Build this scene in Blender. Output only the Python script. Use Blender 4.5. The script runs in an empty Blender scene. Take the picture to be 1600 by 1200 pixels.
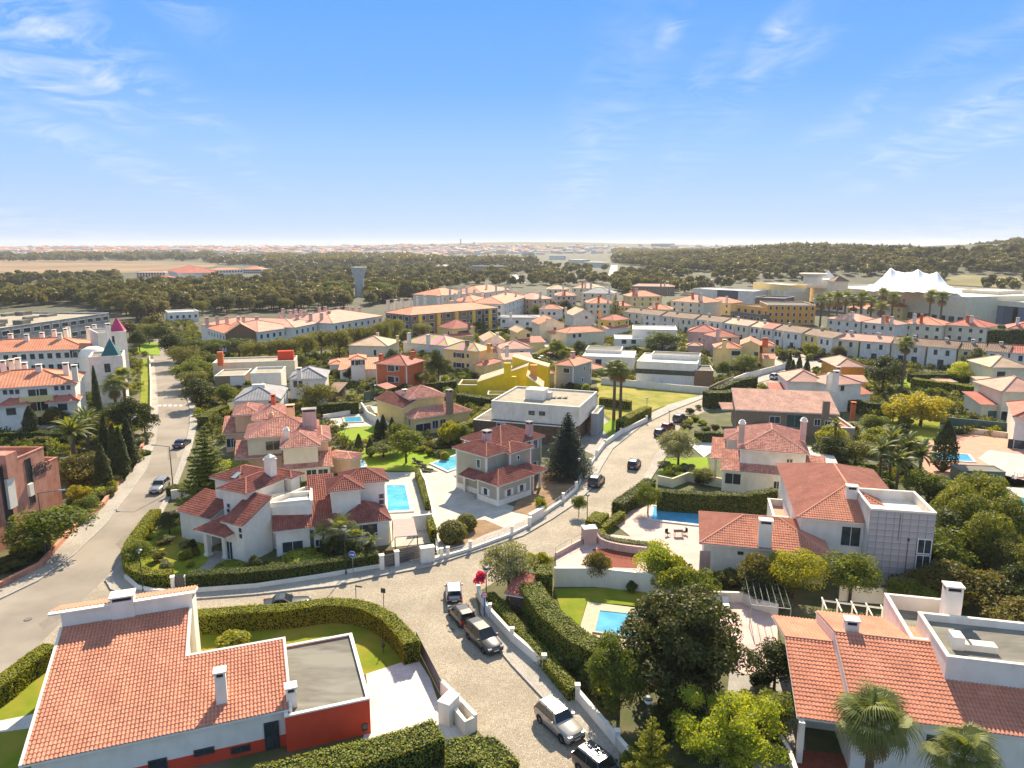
import bpy, math, random
import numpy as np
from mathutils import Vector, Matrix, noise as mnoise
rnd = random.Random(7)
npr = np.random.RandomState(11)
sc = bpy.context.scene
# camera, sky, sun, exposure
FPX, CAM_H, PITCH = 1111.0, 36.0, math.atan(215 / 1111.0)
cam_d = bpy.data.cameras.new('camera')
cam_d.sensor_width = 36.0
cam_d.lens = 36.0 * FPX / 1600.0
cam_d.clip_start = 0.5
cam_d.clip_end = 40000
cam = bpy.data.objects.new('camera', cam_d)
sc.collection.objects.link(cam)
cam.location = (0, 0, CAM_H)
cam.rotation_euler = (math.pi / 2 - PITCH, 0, 0)
sc.camera = cam
SUN_EL, SUN_AZ = math.radians(38), math.atan2(0.16, 1.0)      # azimuth measured from +Y towards +X
world = bpy.data.worlds.new('World')
sc.world = world
world.use_nodes = True
wn, wl = world.node_tree.nodes, world.node_tree.links
wn.clear()
w_out = wn.new('ShaderNodeOutputWorld')
w_bg = wn.new('ShaderNodeBackground')
w_bg.inputs['Strength'].default_value = 0.15
sky = wn.new('ShaderNodeTexSky')
sky.sky_type = 'NISHITA'
sky.sun_disc = False
sky.sun_elevation = SUN_EL
sky.sun_rotation = SUN_AZ
sky.altitude = 100
sky.air_density = 1.0
sky.dust_density = 0.3
sky.ozone_density = 3.0
w_tc = wn.new('ShaderNodeTexCoord')
w_sep = wn.new('ShaderNodeSeparateXYZ')
wl.new(w_tc.outputs['Generated'], w_sep.inputs[0])
# pale horizon band, blue above, all round; zenith brightened and neutralised to lift shade
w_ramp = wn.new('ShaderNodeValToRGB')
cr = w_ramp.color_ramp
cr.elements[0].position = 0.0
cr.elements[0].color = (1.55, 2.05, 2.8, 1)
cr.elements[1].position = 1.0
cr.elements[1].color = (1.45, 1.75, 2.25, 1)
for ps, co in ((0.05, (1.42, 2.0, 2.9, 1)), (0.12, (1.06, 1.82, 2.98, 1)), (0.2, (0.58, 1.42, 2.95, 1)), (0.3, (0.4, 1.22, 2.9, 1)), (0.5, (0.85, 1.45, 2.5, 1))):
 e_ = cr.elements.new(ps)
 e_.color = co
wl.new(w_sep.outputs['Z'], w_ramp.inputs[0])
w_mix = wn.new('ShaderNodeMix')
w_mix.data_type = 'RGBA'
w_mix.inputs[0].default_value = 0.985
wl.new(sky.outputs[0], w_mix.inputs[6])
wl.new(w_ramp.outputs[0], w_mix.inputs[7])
# thin wisps of cirrus: noise on the direction projected to a cloud layer
w_add = wn.new('ShaderNodeMath'); w_add.operation = 'ADD'; w_add.inputs[1].default_value = 0.13
wl.new(w_sep.outputs['Z'], w_add.inputs[0])
w_dx = wn.new('ShaderNodeMath'); w_dx.operation = 'DIVIDE'
w_dy = wn.new('ShaderNodeMath'); w_dy.operation = 'DIVIDE'
wl.new(w_sep.outputs['X'], w_dx.inputs[0]); wl.new(w_add.outputs[0], w_dx.inputs[1])
wl.new(w_sep.outputs['Y'], w_dy.inputs[0]); wl.new(w_add.outputs[0], w_dy.inputs[1])
w_cmb = wn.new('ShaderNodeCombineXYZ')
wl.new(w_dx.outputs[0], w_cmb.inputs[0]); wl.new(w_dy.outputs[0], w_cmb.inputs[1])
def w_noise(scale, detail, loc, sx, sy, rotz, lo, hi, dist=0.4):
 mp = wn.new('ShaderNodeMapping')
 mp.inputs['Location'].default_value = loc
 mp.inputs['Scale'].default_value = (sx, sy, 1)
 mp.inputs['Rotation'].default_value = (0, 0, rotz)
 n = wn.new('ShaderNodeTexNoise')
 n.inputs['Scale'].default_value = scale
 n.inputs['Detail'].default_value = detail
 n.inputs['Roughness'].default_value = 0.62
 n.inputs['Distortion'].default_value = dist
 r = wn.new('ShaderNodeMapRange')
 r.inputs[1].default_value = lo; r.inputs[2].default_value = hi
 wl.new(w_cmb.outputs[0], mp.inputs[0]); wl.new(mp.outputs[0], n.inputs[0]); wl.new(n.outputs[0], r.inputs[0])
 return r.outputs[0]
c1 = w_noise(2.6, 9, (3.3, 1.2, 0), 1.1, 1.5, 0.35, 0.43, 0.70, 1.1)
w_mul = wn.new('ShaderNodeMath'); w_mul.operation = 'MULTIPLY'
# patches of thin cirrus: bearing, spread, strength
_prev = None
for bx_, by_, rad_, st_ in ((30, 40, 85, .8), (120, 25, 50, .4), (0, 90, 60, .7), (280, 5, 50, .4), (225, 130, 60, .35), (300, 180, 40, .2), (130, 228, 55, .35), (1545, 165, 55, .5), (1570, 205, 50, .4), (1185, 110, 34, .4), (1260, 85, 24, .4), (1215, 48, 25, .6), (1095, 128, 30, .3), (1050, 45, 22, .5), (1400, 145, 50, .35), (920, 258, 55, .3), (355, 248, 30, .2), (60, 362, 110, .35), (1540, 370, 150, .4), (1100, 215, 60, .15)):
 d_ = Vector(((bx_ - 800) / FPX, math.cos(PITCH) + (600 - by_) / FPX * math.sin(PITCH), -math.sin(PITCH) + (600 - by_) / FPX * math.cos(PITCH))).normalized()
 k_ = 1 / (d_.z + 0.13)
 dv = wn.new('ShaderNodeVectorMath'); dv.operation = 'SUBTRACT'; dv.inputs[1].default_value = (d_.x * k_, d_.y * k_, 0)
 wl.new(w_cmb.outputs[0], dv.inputs[0])
 ds = wn.new('ShaderNodeVectorMath'); ds.operation = 'MULTIPLY'
 r_ = rad_ / FPX * k_; ds.inputs[1].default_value = (1 / r_, 0.13 / (r_ * k_ * 0.13) * 0.35 / max(.35, k_ * .2), 0)
 wl.new(dv.outputs[0], ds.inputs[0])
 ln = wn.new('ShaderNodeVectorMath'); ln.operation = 'LENGTH'; wl.new(ds.outputs[0], ln.inputs[0])
 mr_ = wn.new('ShaderNodeMapRange'); mr_.interpolation_type = 'SMOOTHSTEP'; mr_.inputs[1].default_value = 1.5; mr_.inputs[2].default_value = 0.0; mr_.inputs[3].default_value = 0; mr_.inputs[4].default_value = st_
 wl.new(ln.outputs['Value'], mr_.inputs[0])
 if _prev is None: _prev = mr_.outputs[0]
 else:
  mm_ = wn.new('ShaderNodeMath'); mm_.operation = 'MAXIMUM'; wl.new(_prev, mm_.inputs[0]); wl.new(mr_.outputs[0], mm_.inputs[1]); _prev = mm_.outputs[0]
wl.new(c1, w_mul.inputs[0]); wl.new(_prev, w_mul.inputs[1])
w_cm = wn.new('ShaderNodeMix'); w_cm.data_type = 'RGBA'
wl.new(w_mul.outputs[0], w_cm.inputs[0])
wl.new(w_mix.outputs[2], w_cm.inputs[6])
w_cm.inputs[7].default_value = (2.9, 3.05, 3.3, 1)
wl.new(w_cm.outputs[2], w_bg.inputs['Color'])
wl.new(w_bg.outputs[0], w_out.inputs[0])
sun_d = bpy.data.lights.new('sun', 'SUN')
sun_d.energy = 4.6
sun_d.angle = math.radians(0.5)
sun_d.color = (1.0, 0.86, 0.65)
sun = bpy.data.objects.new('sun', sun_d)
sc.collection.objects.link(sun)
_to_sun = Vector((math.sin(SUN_AZ) * math.cos(SUN_EL), math.cos(SUN_AZ) * math.cos(SUN_EL), math.sin(SUN_EL)))
sun.rotation_euler = (-_to_sun).to_track_quat('-Z', 'Y').to_euler()
sun.location = (60, 400, 300)
sc.view_settings.view_transform = 'Standard'
sc.view_settings.look = 'None'
sc.view_settings.exposure = 1.15
sc.view_settings.gamma = 1.0
sc.view_settings.use_curve_mapping = False
sc.cycles.max_bounces = 6
sc.cycles.diffuse_bounces = 3
sc.cycles.transparent_max_bounces = 6
sc.cycles.volume_bounces = 0
sc.cycles.use_denoising = True
# surveying: bearings from the camera station to points on the ground
_c, _s = math.cos(PITCH), math.sin(PITCH)
def ray(x, y):
 u, v = (x - 800) / FPX, (600 - y) / FPX
 return Vector((u, _c + v * _s, -_s + v * _c))
CO = Vector((0, 0, CAM_H))
def P(x, y, z=0.0):
 d = ray(x, y)
 t = (z - CAM_H) / d.z
 return CO + d * t
def proj(p):
 X, Y, Z = p[0], p[1], p[2] - CAM_H
 d = Y * _c - Z * _s
 return 800 + FPX * X / d, 600 - FPX * (Y * _s + Z * _c) / d
def PV(x, y, A, B):
 """bearing x,y met with the upright plane through A and B"""
 d = ray(x, y)
 n = Vector((-(B[1] - A[1]), B[0] - A[0], 0))
 t = (Vector((A[0], A[1], 0)) - CO).dot(n) / d.dot(n)
 return CO + d * t
def PP(x, y, O, N):
 d = ray(x, y)
 t = (Vector(O) - CO).dot(N) / d.dot(N)
 return CO + d * t
def smooth(a, b, x):
 t = min(1, max(0, (x - a) / (b - a)))
 return t * t * (3 - 2 * t)
def terrain(x, y):
 d = math.hypot(x, y)
 if d < 620: return 0.0
 far = smooth(1500, 4600, d)
 h = far * (31 + 13 * mnoise.noise(Vector((x / 900, y / 900, 3.1))) + 6 * mnoise.noise(Vector((x / 300, y / 300, 1.1))))
 # wooded rise on the right
 bx, by = x - 760, y - 1050
 h += 40 * math.exp(-(bx * bx) / (330 ** 2 * 2) - (by * by) / (300 ** 2 * 2)) * smooth(620, 820, d)
 bx, by = x - 130, y - 3600
 h += 34 * math.exp(-(bx * bx) / (900 ** 2) - (by * by) / (700 ** 2))
 return h
def PT(x, y, up=0.0):
 """bearing x,y met with the country's surface (or its far rim on the skyline)"""
 d = ray(x, y); k = math.hypot(d.x, d.y)
 t = 80.0
 while t < 7200:
  p = CO + d * (t / k)
  if p.z <= terrain(p.x, p.y) + up: break
  t *= 1.01
 return Vector((p.x, p.y, terrain(p.x, p.y)))
# object helpers
C = sc.collection
def tag(o, label=None, cat=None, group=None, kind=None):
 if label: o['label'] = label
 if cat: o['category'] = cat
 if group: o['group'] = group
 if kind: o['kind'] = kind
 return o
def empty(name, loc, label=None, cat=None, group=None, rotz=0.0):
 o = bpy.data.objects.new(name, None)
 C.objects.link(o)
 o.empty_display_size = 0.3
 o.location = loc
 o.rotation_euler = (0, 0, rotz)
 return tag(o, label, cat, group)
class MB:
 """collects faces, becomes one mesh object"""
 def __init__(s):
  s.v = []; s.f = []; s.m = []; s.mats = []; s.uv = None; s.cur = 0
 def mat(s, m):
  if m not in s.mats: s.mats.append(m)
  s.cur = s.mats.index(m)
  return s
 def poly(s, pts):
  i = len(s.v)
  s.v += [tuple(p) for p in pts]
  s.f.append(tuple(range(i, i + len(pts)))); s.m.append(s.cur)
  return s
 def add(s, vs, fs):
  i = len(s.v)
  s.v += [tuple(p) for p in vs]
  for f in fs:
   s.f.append(tuple(i + k for k in f)); s.m.append(s.cur)
  return s
 def box(s, x0, x1, y0, y1, z0, z1, M=None):
  vs = [Vector(p) for p in ((x0,y0,z0),(x1,y0,z0),(x1,y1,z0),(x0,y1,z0),(x0,y0,z1),(x1,y0,z1),(x1,y1,z1),(x0,y1,z1))]
  if M is not None: vs = [M @ p for p in vs]
  return s.add(vs, [(0,3,2,1),(4,5,6,7),(0,1,5,4),(1,2,6,5),(2,3,7,6),(3,0,4,7)])
 def prism(s, ring, z0, z1):
  n = len(ring)
  vs = [(p[0], p[1], z0) for p in ring] + [(p[0], p[1], z1) for p in ring]
  return s.add(vs, [tuple(range(n))[::-1], tuple(range(n, 2 * n))] + [(i, (i + 1) % n, n + (i + 1) % n, n + i) for i in range(n)])
 def tube(s, a, b, r0, r1=None, n=8, cap=True):
  r1 = r0 if r1 is None else r1
  a, b = Vector(a), Vector(b)
  d = (b - a).normalized()
  q = d.to_track_quat('Z', 'Y')
  vs = []
  for c, r in ((a, r0), (b, r1)):
   for k in range(n):
    t = 2 * math.pi * k / n
    vs.append(c + q @ Vector((r * math.cos(t), r * math.sin(t), 0)))
  fs = [(k, (k + 1) % n, n + (k + 1) % n, n + k) for k in range(n)]
  if cap: fs += [tuple(range(n))[::-1], tuple(range(n, 2 * n))]
  return s.add(vs, fs)
 def lathe(s, prof, c=(0, 0, 0), n=12):
  vs = []
  for r, z in prof:
   for k in range(n):
    t = 2 * math.pi * k / n
    vs.append((c[0] + r * math.cos(t), c[1] + r * math.sin(t), c[2] + z))
  fs = []
  for i in range(len(prof) - 1):
   for k in range(n):
    fs.append((i*n + k, i*n + (k+1) % n, (i+1)*n + (k+1) % n, (i+1)*n + k))
  return s.add(vs, fs)
 def mesh(s, name, off=None, smooth_=False):
  me = bpy.data.meshes.new(name)
  v = np.array(s.v, dtype=np.float64).reshape(-1, 3)
  if off is not None: v = v - np.array(off)[None, :]
  me.from_pydata(v.tolist(), [], s.f)
  for m in s.mats: me.materials.append(m)
  if len(s.mats) > 1: me.polygons.foreach_set('material_index', s.m)
  if s.uv is not None:
   ul = me.uv_layers.new(name='UVMap')
   ul.data.foreach_set('uv', np.array(s.uv, dtype=np.float32).ravel())
  if smooth_: me.polygons.foreach_set('use_smooth', [True] * len(me.polygons))
  me.update()
  return me
 def build(s, name, parent=None, mat=None, smooth_=False, local=False):
  if mat is not None and not s.mats: s.mats.append(mat)
  off = None
  if parent is not None and not local:
   off = parent_world(parent)
  me = s.mesh(name, off, smooth_)
  o = bpy.data.objects.new(name, me)
  C.objects.link(o)
  if parent is not None: o.parent = parent
  return o
def parent_world(p):
 l = Vector((0, 0, 0))
 while p is not None:
  l += Vector(p.location)
  p = p.parent
 return l
def inst(name, me, parent, loc, rotz=0.0, scale=None):
 o = bpy.data.objects.new(name, me)
 C.objects.link(o)
 o.parent = parent
 o.location = loc
 o.rotation_euler = (0, 0, rotz)
 if scale: o.scale = scale
 return o
def copy_tree(root, loc, rotz=0.0, scale=(1, 1, 1)):
 r = root.copy(); C.objects.link(r)
 r.location = loc; r.rotation_euler = (0, 0, rotz); r.scale = scale
 def rec(src, dst):
  for ch in kids.get(src.name, ()):
   c = ch.copy(); C.objects.link(c); c.parent = dst
   rec(ch, c)
 rec(root, r)
 return r
kids = {}
def index_kids(root):
 ch = [o for o in C.objects if o.parent is root]
 kids[root.name] = ch
 for c in ch: index_kids(c)
# materials
MATS = {}
def node_mat(name):
 m = bpy.data.materials.new(name)
 m.use_nodes = True
 nt = m.node_tree
 return m, nt.nodes, nt.links, nt.nodes['Principled BSDF']
def rgb(c): return (c[0], c[1], c[2], 1)
def mat(name, col, rough=0.8, col2=None, scale=1.0, lo=0.35, hi=0.65, bump=0.0, bscale=20, metal=0.0, detail=5, col3=None, s3=0.1, stretch=None, spec=None, space='Object'):
 if name in MATS: return MATS[name]
 m, n, l, b = node_mat(name)
 b.inputs['Roughness'].default_value = rough
 b.inputs['Metallic'].default_value = metal
 b.inputs['Specular IOR Level'].default_value = spec if spec is not None else (0.1 if rough > .7 else .5)
 tc = n.new('ShaderNodeTexCoord')
 src = tc.outputs[space]
 if stretch:
  mp = n.new('ShaderNodeMapping'); mp.inputs['Scale'].default_value = stretch
  l.new(src, mp.inputs[0]); src = mp.outputs[0]
 out = None
 if col2 is None: b.inputs['Base Color'].default_value = rgb(col)
 else:
  t = n.new('ShaderNodeTexNoise'); t.inputs['Scale'].default_value = scale; t.inputs['Detail'].default_value = detail
  t.inputs['Roughness'].default_value = 0.6
  r = n.new('ShaderNodeMapRange'); r.inputs[1].default_value = lo; r.inputs[2].default_value = hi
  x = n.new('ShaderNodeMix'); x.data_type = 'RGBA'
  x.inputs[6].default_value = rgb(col); x.inputs[7].default_value = rgb(col2)
  l.new(src, t.inputs[0]); l.new(t.outputs[0], r.inputs[0]); l.new(r.outputs[0], x.inputs[0])
  out = x.outputs[2]
  if col3 is not None:
   t3 = n.new('ShaderNodeTexNoise'); t3.inputs['Scale'].default_value = s3; t3.inputs['Detail'].default_value = 4
   r3 = n.new('ShaderNodeMapRange'); r3.inputs[1].default_value = 0.45; r3.inputs[2].default_value = 0.62
   x3 = n.new('ShaderNodeMix'); x3.data_type = 'RGBA'; x3.inputs[7].default_value = rgb(col3)
   l.new(src, t3.inputs[0]); l.new(t3.outputs[0], r3.inputs[0]); l.new(r3.outputs[0], x3.inputs[0]); l.new(out, x3.inputs[6])
   out = x3.outputs[2]
  l.new(out, b.inputs['Base Color'])
 if bump:
  t = n.new('ShaderNodeTexNoise'); t.inputs['Scale'].default_value = bscale; t.inputs['Detail'].default_value = 3
  bp = n.new('ShaderNodeBump'); bp.inputs['Strength'].default_value = bump; bp.inputs['Distance'].default_value = 0.05
  l.new(src, t.inputs[0]); l.new(t.outputs[0], bp.inputs['Height']); l.new(bp.outputs[0], b.inputs['Normal'])
 MATS[name] = m
 return m
def plaster(name, c, dirty=0.07):
 """painted render with faint streaks and patches of dirt"""
 if name in MATS: return MATS[name]
 m, n, l, b = node_mat(name)
 b.inputs['Roughness'].default_value = 0.85; b.inputs['Specular IOR Level'].default_value = .1
 tc = n.new('ShaderNodeTexCoord')
 t = n.new('ShaderNodeTexNoise'); t.inputs['Scale'].default_value = 0.6; t.inputs['Detail'].default_value = 6
 l.new(tc.outputs['Object'], t.inputs[0])
 mp = n.new('ShaderNodeMapping'); mp.inputs['Scale'].default_value = (1.2, 1.2, 0.6)
 t2 = n.new('ShaderNodeTexNoise'); t2.inputs['Scale'].default_value = 1.2; t2.inputs['Detail'].default_value = 4
 l.new(tc.outputs['Object'], mp.inputs[0]); l.new(mp.outputs[0], t2.inputs[0])
 ad = n.new('ShaderNodeMath'); ad.operation = 'ADD'
 l.new(t.outputs[0], ad.inputs[0]); l.new(t2.outputs[0], ad.inputs[1])
 r = n.new('ShaderNodeMapRange'); r.inputs[1].default_value = 0.85; r.inputs[2].default_value = 1.3
 l.new(ad.outputs[0], r.inputs[0])
 x = n.new('ShaderNodeMix'); x.data_type = 'RGBA'
 x.inputs[6].default_value = rgb(c); x.inputs[7].default_value = (c[0]*(1-dirty*1.6), c[1]*(1-dirty*1.9), c[2]*(1-dirty*2.4), 1)
 l.new(r.outputs[0], x.inputs[0]); l.new(x.outputs[2], b.inputs['Base Color'])
 MATS[name] = m
 return m
def tile_mat(name, c, c2, bump=False, streak=None):
 """clay roof tiles; UV counts tiles (u) and courses (v)"""
 if name in MATS: return MATS[name]
 m, n, l, b = node_mat(name)
 b.inputs['Roughness'].default_value = 0.75; b.inputs['Specular IOR Level'].default_value = .12
 uv = n.new('ShaderNodeTexCoord')
 fl = n.new('ShaderNodeVectorMath'); fl.operation = 'FLOOR'
 l.new(uv.outputs['UV'], fl.inputs[0])
 wn_ = n.new('ShaderNodeTexWhiteNoise'); wn_.noise_dimensions = '2D'
 l.new(fl.outputs[0], wn_.inputs[0])
 x = n.new('ShaderNodeMix'); x.data_type = 'RGBA'
 x.inputs[6].default_value = rgb(c); x.inputs[7].default_value = rgb(c2)
 l.new(wn_.outputs['Value'], x.inputs[0])
 t = n.new('ShaderNodeTexNoise'); t.inputs['Scale'].default_value = 0.13; t.inputs['Detail'].default_value = 6
 l.new(uv.outputs['UV'], t.inputs[0])
 r = n.new('ShaderNodeMapRange'); r.inputs[1].default_value = 0.35; r.inputs[2].default_value = 0.7; r.inputs[4].default_value = 0.75
 l.new(t.outputs[0], r.inputs[0])
 y = n.new('ShaderNodeMix'); y.data_type = 'RGBA'
 y.inputs[7].default_value = (c[0]*0.74, c[1]*0.74, c[2]*0.76, 1)
 l.new(r.outputs[0], y.inputs[0]); l.new(x.outputs[2], y.inputs[6])
 out = y.outputs[2]
 if streak:
  t4 = n.new('ShaderNodeTexNoise'); t4.inputs['Scale'].default_value = 0.22; t4.inputs['Detail'].default_value = 1; t4.noise_dimensions = '1D'
  sp = n.new('ShaderNodeSeparateXYZ'); l.new(uv.outputs['UV'], sp.inputs[0])
  l.new(sp.outputs[0], t4.inputs['W'])
  ramp = n.new('ShaderNodeValToRGB')
  ramp.color_ramp.interpolation = 'EASE'
  for i, (p_, c_) in enumerate(streak):
   e = ramp.color_ramp.elements[i] if i < 2 else ramp.color_ramp.elements.new(p_)
   e.position = p_; e.color = rgb(c_)
  l.new(t4.outputs[0], ramp.inputs[0])
  z = n.new('ShaderNodeMix'); z.data_type = 'RGBA'; z.inputs[0].default_value = 0.8
  l.new(out, z.inputs[6]); l.new(ramp.outputs[0], z.inputs[7])
  out = z.outputs[2]
 l.new(out, b.inputs['Base Color'])
 if bump:
  sp = n.new('ShaderNodeSeparateXYZ'); l.new(uv.outputs['UV'], sp.inputs[0])
  mu = n.new('ShaderNodeMath'); mu.operation = 'MULTIPLY'; mu.inputs[1].default_value = 2 * math.pi
  sn = n.new('ShaderNodeMath'); sn.operation = 'SINE'
  l.new(sp.outputs[0], mu.inputs[0]); l.new(mu.outputs[0], sn.inputs[0])
  bp = n.new('ShaderNodeBump'); bp.inputs['Strength'].default_value = 0.6; bp.inputs['Distance'].default_value = 0.04
  l.new(sn.outputs[0], bp.inputs['Height']); l.new(bp.outputs[0], b.inputs['Normal'])
 MATS[name] = m
 return m
def leaf_mat(name, c, c2, trans=0.35, c3=None):
 if name in MATS: return MATS[name]
 if 'yellow' not in name: g_ = 1.3 if c[1] < .06 else 1.12; c = (c[0] * g_, c[1] * g_, c[2] * g_); c2 = (c2[0] * g_, c2[1] * g_ * 1.03, c2[2] * g_)
 m, n, l, b = node_mat(name)
 out = n['Material Output']
 n.remove(b)
 tc = n.new('ShaderNodeTexCoord')
 oi = n.new('ShaderNodeObjectInfo')
 t = n.new('ShaderNodeTexNoise'); t.inputs['Scale'].default_value = 1.1; t.inputs['Detail'].default_value = 4
 l.new(tc.outputs['Object'], t.inputs[0])
 ad = n.new('ShaderNodeMath'); ad.operation = 'MULTIPLY_ADD'; ad.inputs[1].default_value = 0.25;
 l.new(oi.outputs['Random'], ad.inputs[0]); l.new(t.outputs[0], ad.inputs[2])
 r = n.new('ShaderNodeMapRange'); r.inputs[1].default_value = 0.42; r.inputs[2].default_value = 0.82
 l.new(ad.outputs[0], r.inputs[0])
 x = n.new('ShaderNodeMix'); x.data_type = 'RGBA'
 x.inputs[6].default_value = rgb(c); x.inputs[7].default_value = rgb(c2)
 l.new(r.outputs[0], x.inputs[0])
 o_ = x.outputs[2]
 if c3:
  t3 = n.new('ShaderNodeTexNoise'); t3.inputs['Scale'].default_value = 3.7; t3.inputs['Detail'].default_value = 2
  l.new(tc.outputs['Object'], t3.inputs[0])
  r3 = n.new('ShaderNodeMapRange'); r3.inputs[1].default_value = 0.58; r3.inputs[2].default_value = 0.66
  x3 = n.new('ShaderNodeMix'); x3.data_type = 'RGBA'; x3.inputs[7].default_value = rgb(c3)
  l.new(t3.outputs[0], r3.inputs[0]); l.new(r3.outputs[0], x3.inputs[0]); l.new(o_, x3.inputs[6])
  o_ = x3.outputs[2]
 d = n.new('ShaderNodeBsdfPrincipled'); d.inputs['Roughness'].default_value = 0.55
 d.inputs['Specular IOR Level'].default_value = 0.15
 tr = n.new('ShaderNodeBsdfTranslucent')
 mx = n.new('ShaderNodeMixShader'); mx.inputs[0].default_value = trans
 l.new(o_, d.inputs['Base Color'])
 br = n.new('ShaderNodeMix'); br.data_type = 'RGBA'; br.blend_type = 'MULTIPLY'; br.inputs[0].default_value = 1
 br.inputs[7].default_value = (2.05, 1.95, 0.4, 1)
 l.new(o_, br.inputs[6]); l.new(br.outputs[2], tr.inputs[0])
 l.new(d.outputs[0], mx.inputs[1]); l.new(tr.outputs[0], mx.inputs[2]); l.new(mx.outputs[0], out.inputs[0])
 MATS[name] = m
 return m
M_white = plaster('white_render', (0.88, 0.81, 0.69))
M_white2 = plaster('aged_white_render', (0.82, 0.745, 0.63), 0.1)
M_cream = plaster('cream_render', (0.82, 0.71, 0.5))
M_greyw = plaster('grey_green_render', (0.42, 0.40, 0.31))
M_grey = plaster('grey_render', (0.38, 0.38, 0.38))
M_yel = plaster('yellow_render', (0.88, 0.58, 0.1))
M_yel2 = plaster('soft_yellow_render', (0.88, 0.66, 0.28))
M_yelg = plaster('mustard_render', (0.8, 0.6, 0.03))
M_orange = plaster('orange_render', (0.9, 0.4, 0.07))
M_ored = plaster('orange_red_render', (0.68, 0.17, 0.07))
M_peach = plaster('peach_render', (0.85, 0.54, 0.33))
M_pink = plaster('pink_render', (0.68, 0.46, 0.4))
M_red = plaster('red_render', (0.72, 0.085, 0.04))
M_redb = plaster('salmon_concrete_render', (0.56, 0.27, 0.195), 0.2)
M_brown = plaster('brown_render', (0.27, 0.2, 0.14))
M_concrete = mat('weathered_concrete', (0.42, 0.4, 0.37), 0.9, (0.25, 0.24, 0.22), 0.5, bump=0.2)
M_roofgrey = mat('flat_roof_screed', (0.22, 0.205, 0.17), 0.95, (0.15, 0.14, 0.115), 0.35, col3=(0.26, 0.245, 0.2), s3=0.2, detail=8, stretch=(1, 3, 1))
M_roofsand = mat('flat_roof_gravel', (0.44, 0.38, 0.28), 0.95, (0.34, 0.3, 0.23), 0.6, bump=0.3, bscale=30)
M_glass = mat('window_glass', (0.02, 0.03, 0.035), 0.08, (0.06, 0.075, 0.08), 0.8)
M_glassg = mat('greenish_glass', (0.02, 0.06, 0.06), 0.08, (0.04, 0.1, 0.1), 0.8)
M_frame = mat('white_window_frame', (0.75, 0.74, 0.7), 0.5)
M_dframe = mat('dark_window_frame', (0.05, 0.05, 0.05), 0.5)
M_dark = mat('dark_void', (0.02, 0.02, 0.022), 0.7)
M_shut = mat('dark_shutter', (0.05, 0.055, 0.05), 0.7)
M_shutw = mat('white_shutter', (0.72, 0.71, 0.66), 0.7)
M_metal = mat('grey_metal', (0.35, 0.36, 0.37), 0.4, metal=0.6)
M_dmetal = mat('dark_metal', (0.04, 0.045, 0.045), 0.5)
M_green_m = mat('green_metal', (0.05, 0.12, 0.1), 0.5)
M_slate = mat('dark_slate_roof', (0.10, 0.10, 0.11), 0.8, (0.15, 0.15, 0.155), 2.0)
M_stone = mat('brown_rubble_stone', (0.2, 0.13, 0.08), 0.9, (0.09, 0.06, 0.045), 3.0, bump=0.8, bscale=6)
M_wood = mat('weathered_wood', (0.3, 0.18, 0.1), 0.8, (0.2, 0.12, 0.07), 4)
M_bark = mat('bark', (0.12, 0.085, 0.06), 0.95, (0.06, 0.045, 0.035), 6, bump=0.6)
M_barkp = mat('palm_trunk_bark', (0.2, 0.14, 0.1), 0.95, (0.11, 0.08, 0.055), 5, bump=0.8, stretch=(1, 1, 5))
TC, TC2 = (0.60, 0.25, 0.155), (0.68, 0.31, 0.20)
T_terra = tile_mat('terracotta_tiles', TC, TC2)
T_terra_f = tile_mat('terracotta_tiles_far', (0.62, 0.24, 0.13), (0.74, 0.32, 0.19), True)
T_red = tile_mat('deep_red_tiles', (0.29, 0.095, 0.068), (0.40, 0.155, 0.115))
T_red_f = tile_mat('deep_red_tiles_far', (0.48, 0.15, 0.10), (0.58, 0.2, 0.14), True)
T_mix = tile_mat('rose_tiles', (0.50, 0.19, 0.13), (0.74, 0.42, 0.32))
T_pale = tile_mat('pale_pink_tiles', (0.62, 0.36, 0.27), (0.74, 0.48, 0.37))
T_pale_f = tile_mat('pale_pink_tiles_far', (0.62, 0.33, 0.23), (0.70, 0.40, 0.29), True)
T_brown_f = tile_mat('brown_tiles_far', (0.21, 0.13, 0.085), (0.32, 0.2, 0.13), True)
T_sand_f = tile_mat('sandy_tiles_far', (0.62, 0.42, 0.26), (0.72, 0.5, 0.33), True)
T_slate_f = tile_mat('slate_tiles_far', (0.30, 0.29, 0.29), (0.38, 0.37, 0.36), True)
STK = [(0.3, (0.6, 0.2, 0.2)), (0.42, (0.75, 0.27, 0.42)), (0.5, (0.45, 0.55, 0.08)), (0.58, (0.72, 0.3, 0.42)), (0.68, (0.5, 0.56, 0.1))]
T_lime_f = tile_mat('lime_and_pink_mottled_tiles', (0.5, 0.3, 0.2), (0.6, 0.4, 0.3), True, STK)
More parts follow.
